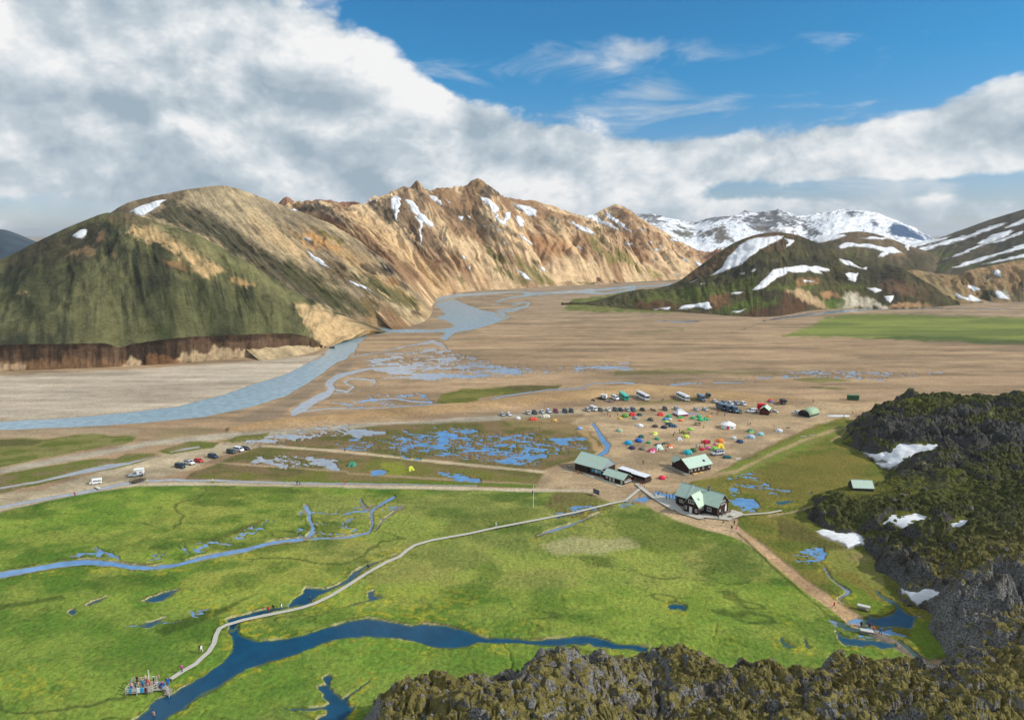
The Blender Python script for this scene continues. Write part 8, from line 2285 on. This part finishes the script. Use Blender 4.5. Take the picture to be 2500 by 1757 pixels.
for u_, v_, lab, rgb, head in ((239, 1190.5, 'pale plank footbridge over the canal by the white camper', (206, 202, 190), -38),):
    p_ = place(u_, v_)
    o = empty('footbridge', (p_[0], p_[1], 0.0), R(head)); tag(o, lab, 'bridge')
    MB().box(-1.7, 1.7, -0.55, 0.55, 0.10, 0.2).build('planks', cm(rgb, 0.85), o)
    MB().box(-1.8, -1.5, -0.5, 0.5, -0.6, 0.1).box(1.5, 1.8, -0.5, 0.5, -0.6, 0.1).build('abutment', GREYWOOD, o)
p_ = place(336, 1173.5)
o = empty('footbridge', (p_[0], p_[1], 0.0), R(60)); tag(o, 'dark timber footbridge with railings over the canal', 'bridge')
MB().box(-2.2, 2.2, -1.6, 1.6, 0.10, 0.25).build('planks', cm((84, 72, 56), 0.9), o)
for s in (-1, 1):
    MB().box(-2.2, 2.2, s * 1.6 - 0.05, s * 1.6 + 0.05, 0.85, 0.95).build('railing', cm((70, 60, 48)), o)
    for x_ in (-2.1, 0, 2.1):
        MB().box(x_ - 0.05, x_ + 0.05, s * 1.6 - 0.05, s * 1.6 + 0.05, -0.3, 0.9).build('post', cm((70, 60, 48)), o)
for u_, v_, h_, lab in ((402, 1170, 2.4, 'thin wooden marker post between canal and marsh'), (1573.5, 1190, 2.0, 'short wooden post at the boardwalk start'), (414, 1658, 1.3, 'small yellowish post at the boardwalk end')):
    o = empty('marker_post', place(u_, v_)); tag(o, lab, 'post')
    MB().bar((0, 0, -0.2), (0, 0, h_), 0.07, 0.05, 6).build('shaft', cm((166, 150, 110)), o)
    MB().bar((0, 0, h_), (0, 0, h_ + 0.08), 0.075, 0.03, 6).build('cap', cm((196, 180, 120)), o)


def stand(u, v, head, label):
    o = empty('timber_stand', place(u, v), R(head)); tag(o, label, 'stand')
    MB().box(-1.4, 1.4, -0.55, 0.55, 1.15, 1.27).build('top', cm((196, 196, 190), 0.7), o)
    MB().box(-1.3, 1.3, -0.5, 0.5, 0.45, 0.52).build('shelf', GREYWOOD, o)
    for sx in (-1, 1):
        for sy in (-1, 1):
            MB().box(sx * 1.25 - 0.06, sx * 1.25 + 0.06, sy * 0.45 - 0.06, sy * 0.45 + 0.06, -0.1, 1.15).build('leg', GREYWOOD, o)


stand(2108, 1489, -28, 'grey topped timber stand in the grass above the spring pool')
stand(2116, 1545, -20, 'grey topped timber stand on the flooded path')
# loose boards and junk
for u_, v_, head, L_, w_, lab, rgb in ((1801.4, 1120.5, 20, 2.6, 1.6, 'pale pallet lying beside the teal tunnel tent', (196, 190, 176)), (1961, 1066, -6, 2.6, 0.7, 'pale plank in the grass, left of two', (200, 198, 180)), (1983, 1062.5, -6, 2.6, 0.7, 'pale plank in the grass, right of two', (204, 202, 186)),
                                 (1384, 1146, -30, 3.2, 1.4, 'grey timber pile left of the wash house', (140, 136, 124)), (1392, 1141, 20, 2.6, 1.2, 'second grey timber pile behind the first', (120, 122, 118)), (1380, 1151, 5, 2.0, 0.8, 'loose pale boards in front of the timber piles', (190, 180, 150)), (1924, 1044.5, 15, 1.6, 0.9, 'small dark box left of the far right white tent', (60, 66, 72))):
    p_ = place(u_, v_)
    o = empty('timber_pile', p_, R(head)); tag(o, lab, 'timber')
    for i in range(4):
        MB().box(-L_ / 2 + 0.1 * (i % 2), L_ / 2 - 0.12 * ((i + 1) % 2), -w_ / 2 + i * w_ / 4 + 0.02, -w_ / 2 + (i + 1) * w_ / 4 - 0.02, 0.12, 0.2 + 0.03 * (i % 2)).build('plank', cm(rgb, 0.85), o)
    MB().box(-L_ * 0.35, -L_ * 0.25, -w_ / 2, w_ / 2, 0, 0.12).box(L_ * 0.25, L_ * 0.35, -w_ / 2, w_ / 2, 0, 0.12).build('bearer', GREYWOOD, o)
p_ = place(2046, 1015.5)
sn_ = []
for i in range(14):
    w = 2 * math.pi * i / 14
    sn_.append((6.2 * math.cos(w) * (1 + 0.12 * math.sin(3 * w)), 1.9 * math.sin(w) * (1 + 0.2 * math.cos(2 * w))))
tag(MB().loft([[(x, y, 0.0) for x, y in sn_], [(x * 0.9, y * 0.85, 0.28) for x, y in sn_], [(x * 0.4, y * 0.3, 0.42) for x, y in sn_]]).build('snow_bank', cm((222, 226, 230), 0.8, 0.2, 0.06), None, True), 'thin white snow strip on the sand left of the lava', 'snow').location = (p_[0], p_[1], p_[2] - 0.03)

# ---- the hot spring deck with its rails
q0 = Vector(G(306.5, 1697.5))
hd = empty('bathing_deck', (q0.x, q0.y, 0), R(6))
tag(hd, 'crowded timber bathing deck with rails beside the stream', 'deck')
MB().box(0, 4.9, 0, 3.6, 0.35, 0.5).build('platform', WOOD, hd)
MB().box(4.9, 7.6, 0.5, 2.0, 0.30, 0.44).build('platform', WOOD, hd)
RAILC = cm((196, 192, 180), 0.8)
rails = [((0, 0), (4.3, 0)), ((0, 0), (0, 3.6)), ((0, 3.6), (4.6, 3.6)), ((4.3, 0), (5.6, 1.1)), ((7.6, 0.4), (8.6, -0.9))]
for a_, b_ in rails:
    r_ = MB()
    for z_ in (0.95, 1.4):
        r_.bar((a_[0], a_[1], z_), (b_[0], b_[1], z_), 0.06)
    r_.build('railing', RAILC, hd)
    for q in range(3):
        x_, y_ = a_[0] + (b_[0] - a_[0]) * q / 2, a_[1] + (b_[1] - a_[1]) * q / 2
        MB().box(x_ - 0.06, x_ + 0.06, y_ - 0.06, y_ + 0.06, -0.3, 1.45).build('post', RAILC, hd)
MB().box(3.0, 3.2, 3.5, 3.7, 0.3, 2.9).build('tall_post', RAILC, hd)
MB().bar((3.1, 3.6, 2.0), (3.5, 2.0, 0.6), 0.08).build('brace', RAILC, hd)
for i in range(4):
    MB().box(7.6 + i * 0.3, 7.95 + i * 0.3, -0.9 + 0.1 * i, 1.3, 0.25 - i * 0.16, 0.33 - i * 0.16).build('step', GREYWOOD, hd)
for x_ in (0.3, 2.5, 4.6, 7.3):
    for y_ in (0.2, 3.3 if x_ < 5 else 1.8):
        MB().box(x_ - 0.08, x_ + 0.08, y_ - 0.08, y_ + 0.08, -0.5, 0.33).build('support', GREYWOOD, hd)
c6, s6 = math.cos(R(6)), math.sin(R(6))


def on_deck(x, y, z):
    return (q0.x + x * c6 - y * s6, q0.y + x * s6 + y * c6, z)


for x_, y_, jk, tr_, lab, kw in [(1.0, 3.1, (110, 24, 36), NV, 'person in dark red jacket at the back left of the bathing deck', {}), (1.9, 2.7, None, GR, 'bare backed person bending at the back of the bathing deck', dict(skin=True)), (2.7, 3.0, (206, 190, 150), BL, 'person with straw hat at the back of the bathing deck', dict(hat=(214, 190, 140))),
                          (0.4, 1.9, TE, TE, 'person in teal at the left rail of the bathing deck', {}), (0.8, 1.0, None, BL, 'bare shouldered bather at the front left rail', dict(skin=True)), (1.4, 1.3, (130, 136, 120), GR, 'person in grey green in the middle of the bathing deck', {}), (2.1, 1.1, None, GN2, 'bather in green trunks at the front rail', dict(skin=True)),
                          (2.7, 1.6, (40, 140, 200), NV, 'person in blue in the middle of the bathing deck', {}), (3.3, 2.1, (160, 40, 50), PU, 'person in crimson in the middle of the bathing deck', {}), (4.0, 1.5, (230, 100, 80), (230, 100, 80), 'person in coral all over at the right of the bathing deck', {}), (4.5, 2.4, NV, BK, 'person with white cap at the right of the bathing deck', dict(hat=WH)),
                          (4.9, 3.9, None, TE, 'bather with teal trousers standing behind the deck', dict(skin=True)), (5.4, 1.6, WH, BK, 'seated person in white on the narrow deck arm', dict(pose='sit')), (6.0, 1.5, (120, 130, 190), NV, 'seated person in lilac on the narrow deck arm', dict(pose='sit')), (6.4, 1.7, (226, 110, 170), NV, 'seated person in pink on the narrow deck arm', dict(pose='sit')),
                          (6.9, 1.2, BL, (40, 110, 200), 'seated person in blue on the narrow deck arm', dict(pose='sit')), (7.2, 2.0, BK, BK, 'person in black standing at the end of the deck arm', {}), (7.5, 1.7, (30, 96, 200), (30, 96, 200), 'person in blue robe standing at the end of the deck arm', {})]:
    z_ = 0.5 if x_ < 4.9 else 0.44
    if y_ > 3.7: z_ = 0.0
    person(0, 0, random.uniform(-60, 60), jk or (200, 160, 130), tr_, lab, 'deck', kw.get('pose', 'stand'), 0, None, kw.get('hat'), kw.get('skin', False), 1.0, on_deck(x_, y_, z_))
pw_ = G(375, 1742)
person(0, 0, 160, (200, 160, 130), (200, 160, 130), 'bather wading in the deep blue stream', 'deck', 'stand', 0, None, None, True, 1.0, (pw_[0], pw_[1], -1.0))
for x_, w_, rgb, lab in ((2.55, 0.5, (232, 234, 238), 'white towel hanging on the front rail of the bathing deck'), (3.2, 0.62, (50, 160, 216), 'bright blue towel hanging on the front rail of the bathing deck'), (3.9, 0.45, (90, 40, 70), 'dark plum towel hanging on the front rail of the bathing deck'), (1.0, 0.5, (60, 150, 206), 'small blue towel at the left of the front rail')):
    o = MB().add([(-w_ / 2, -0.09, 0.55), (w_ / 2, -0.08, 0.5), (w_ / 2, -0.075, 1.44), (-w_ / 2, -0.075, 1.44), (w_ / 2, 0.09, 1.0), (-w_ / 2, 0.09, 1.05), (w_ / 2, 0.0, 1.49), (-w_ / 2, 0.0, 1.49)], [(0, 1, 2, 3), (3, 2, 6, 7), (7, 6, 4, 5)]).build('towel', cm(rgb, 0.9, 0.1))
    tag(o, lab, 'towel', 'towels on the deck rail')
    o.location = on_deck(x_, 0, 0)
    o.rotation_euler = (0, 0, R(6))

# ================================================================== AIR
hz = MB().box(-41000, 41000, -400, 39500, -3, 340).build('haze', None)
mh = bpy.data.materials.new('haze'); mh.use_nodes = True
th = NT(mh.node_tree); th.n.clear()
pv = th.node('ShaderNodeVolumePrincipled')
pv.inputs['Color'].default_value = (0.86, 0.93, 1.0, 1)
pv.inputs['Density'].default_value = 0.000036
pv.inputs['Anisotropy'].default_value = 0.2
oh = th.node('ShaderNodeOutputMaterial')
th.l.new(pv.outputs[0], oh.inputs['Volume'])
hz.data.materials.append(mh)
tag(hz, 'thin bluish air over the whole valley', 'haze', kind='stuff')
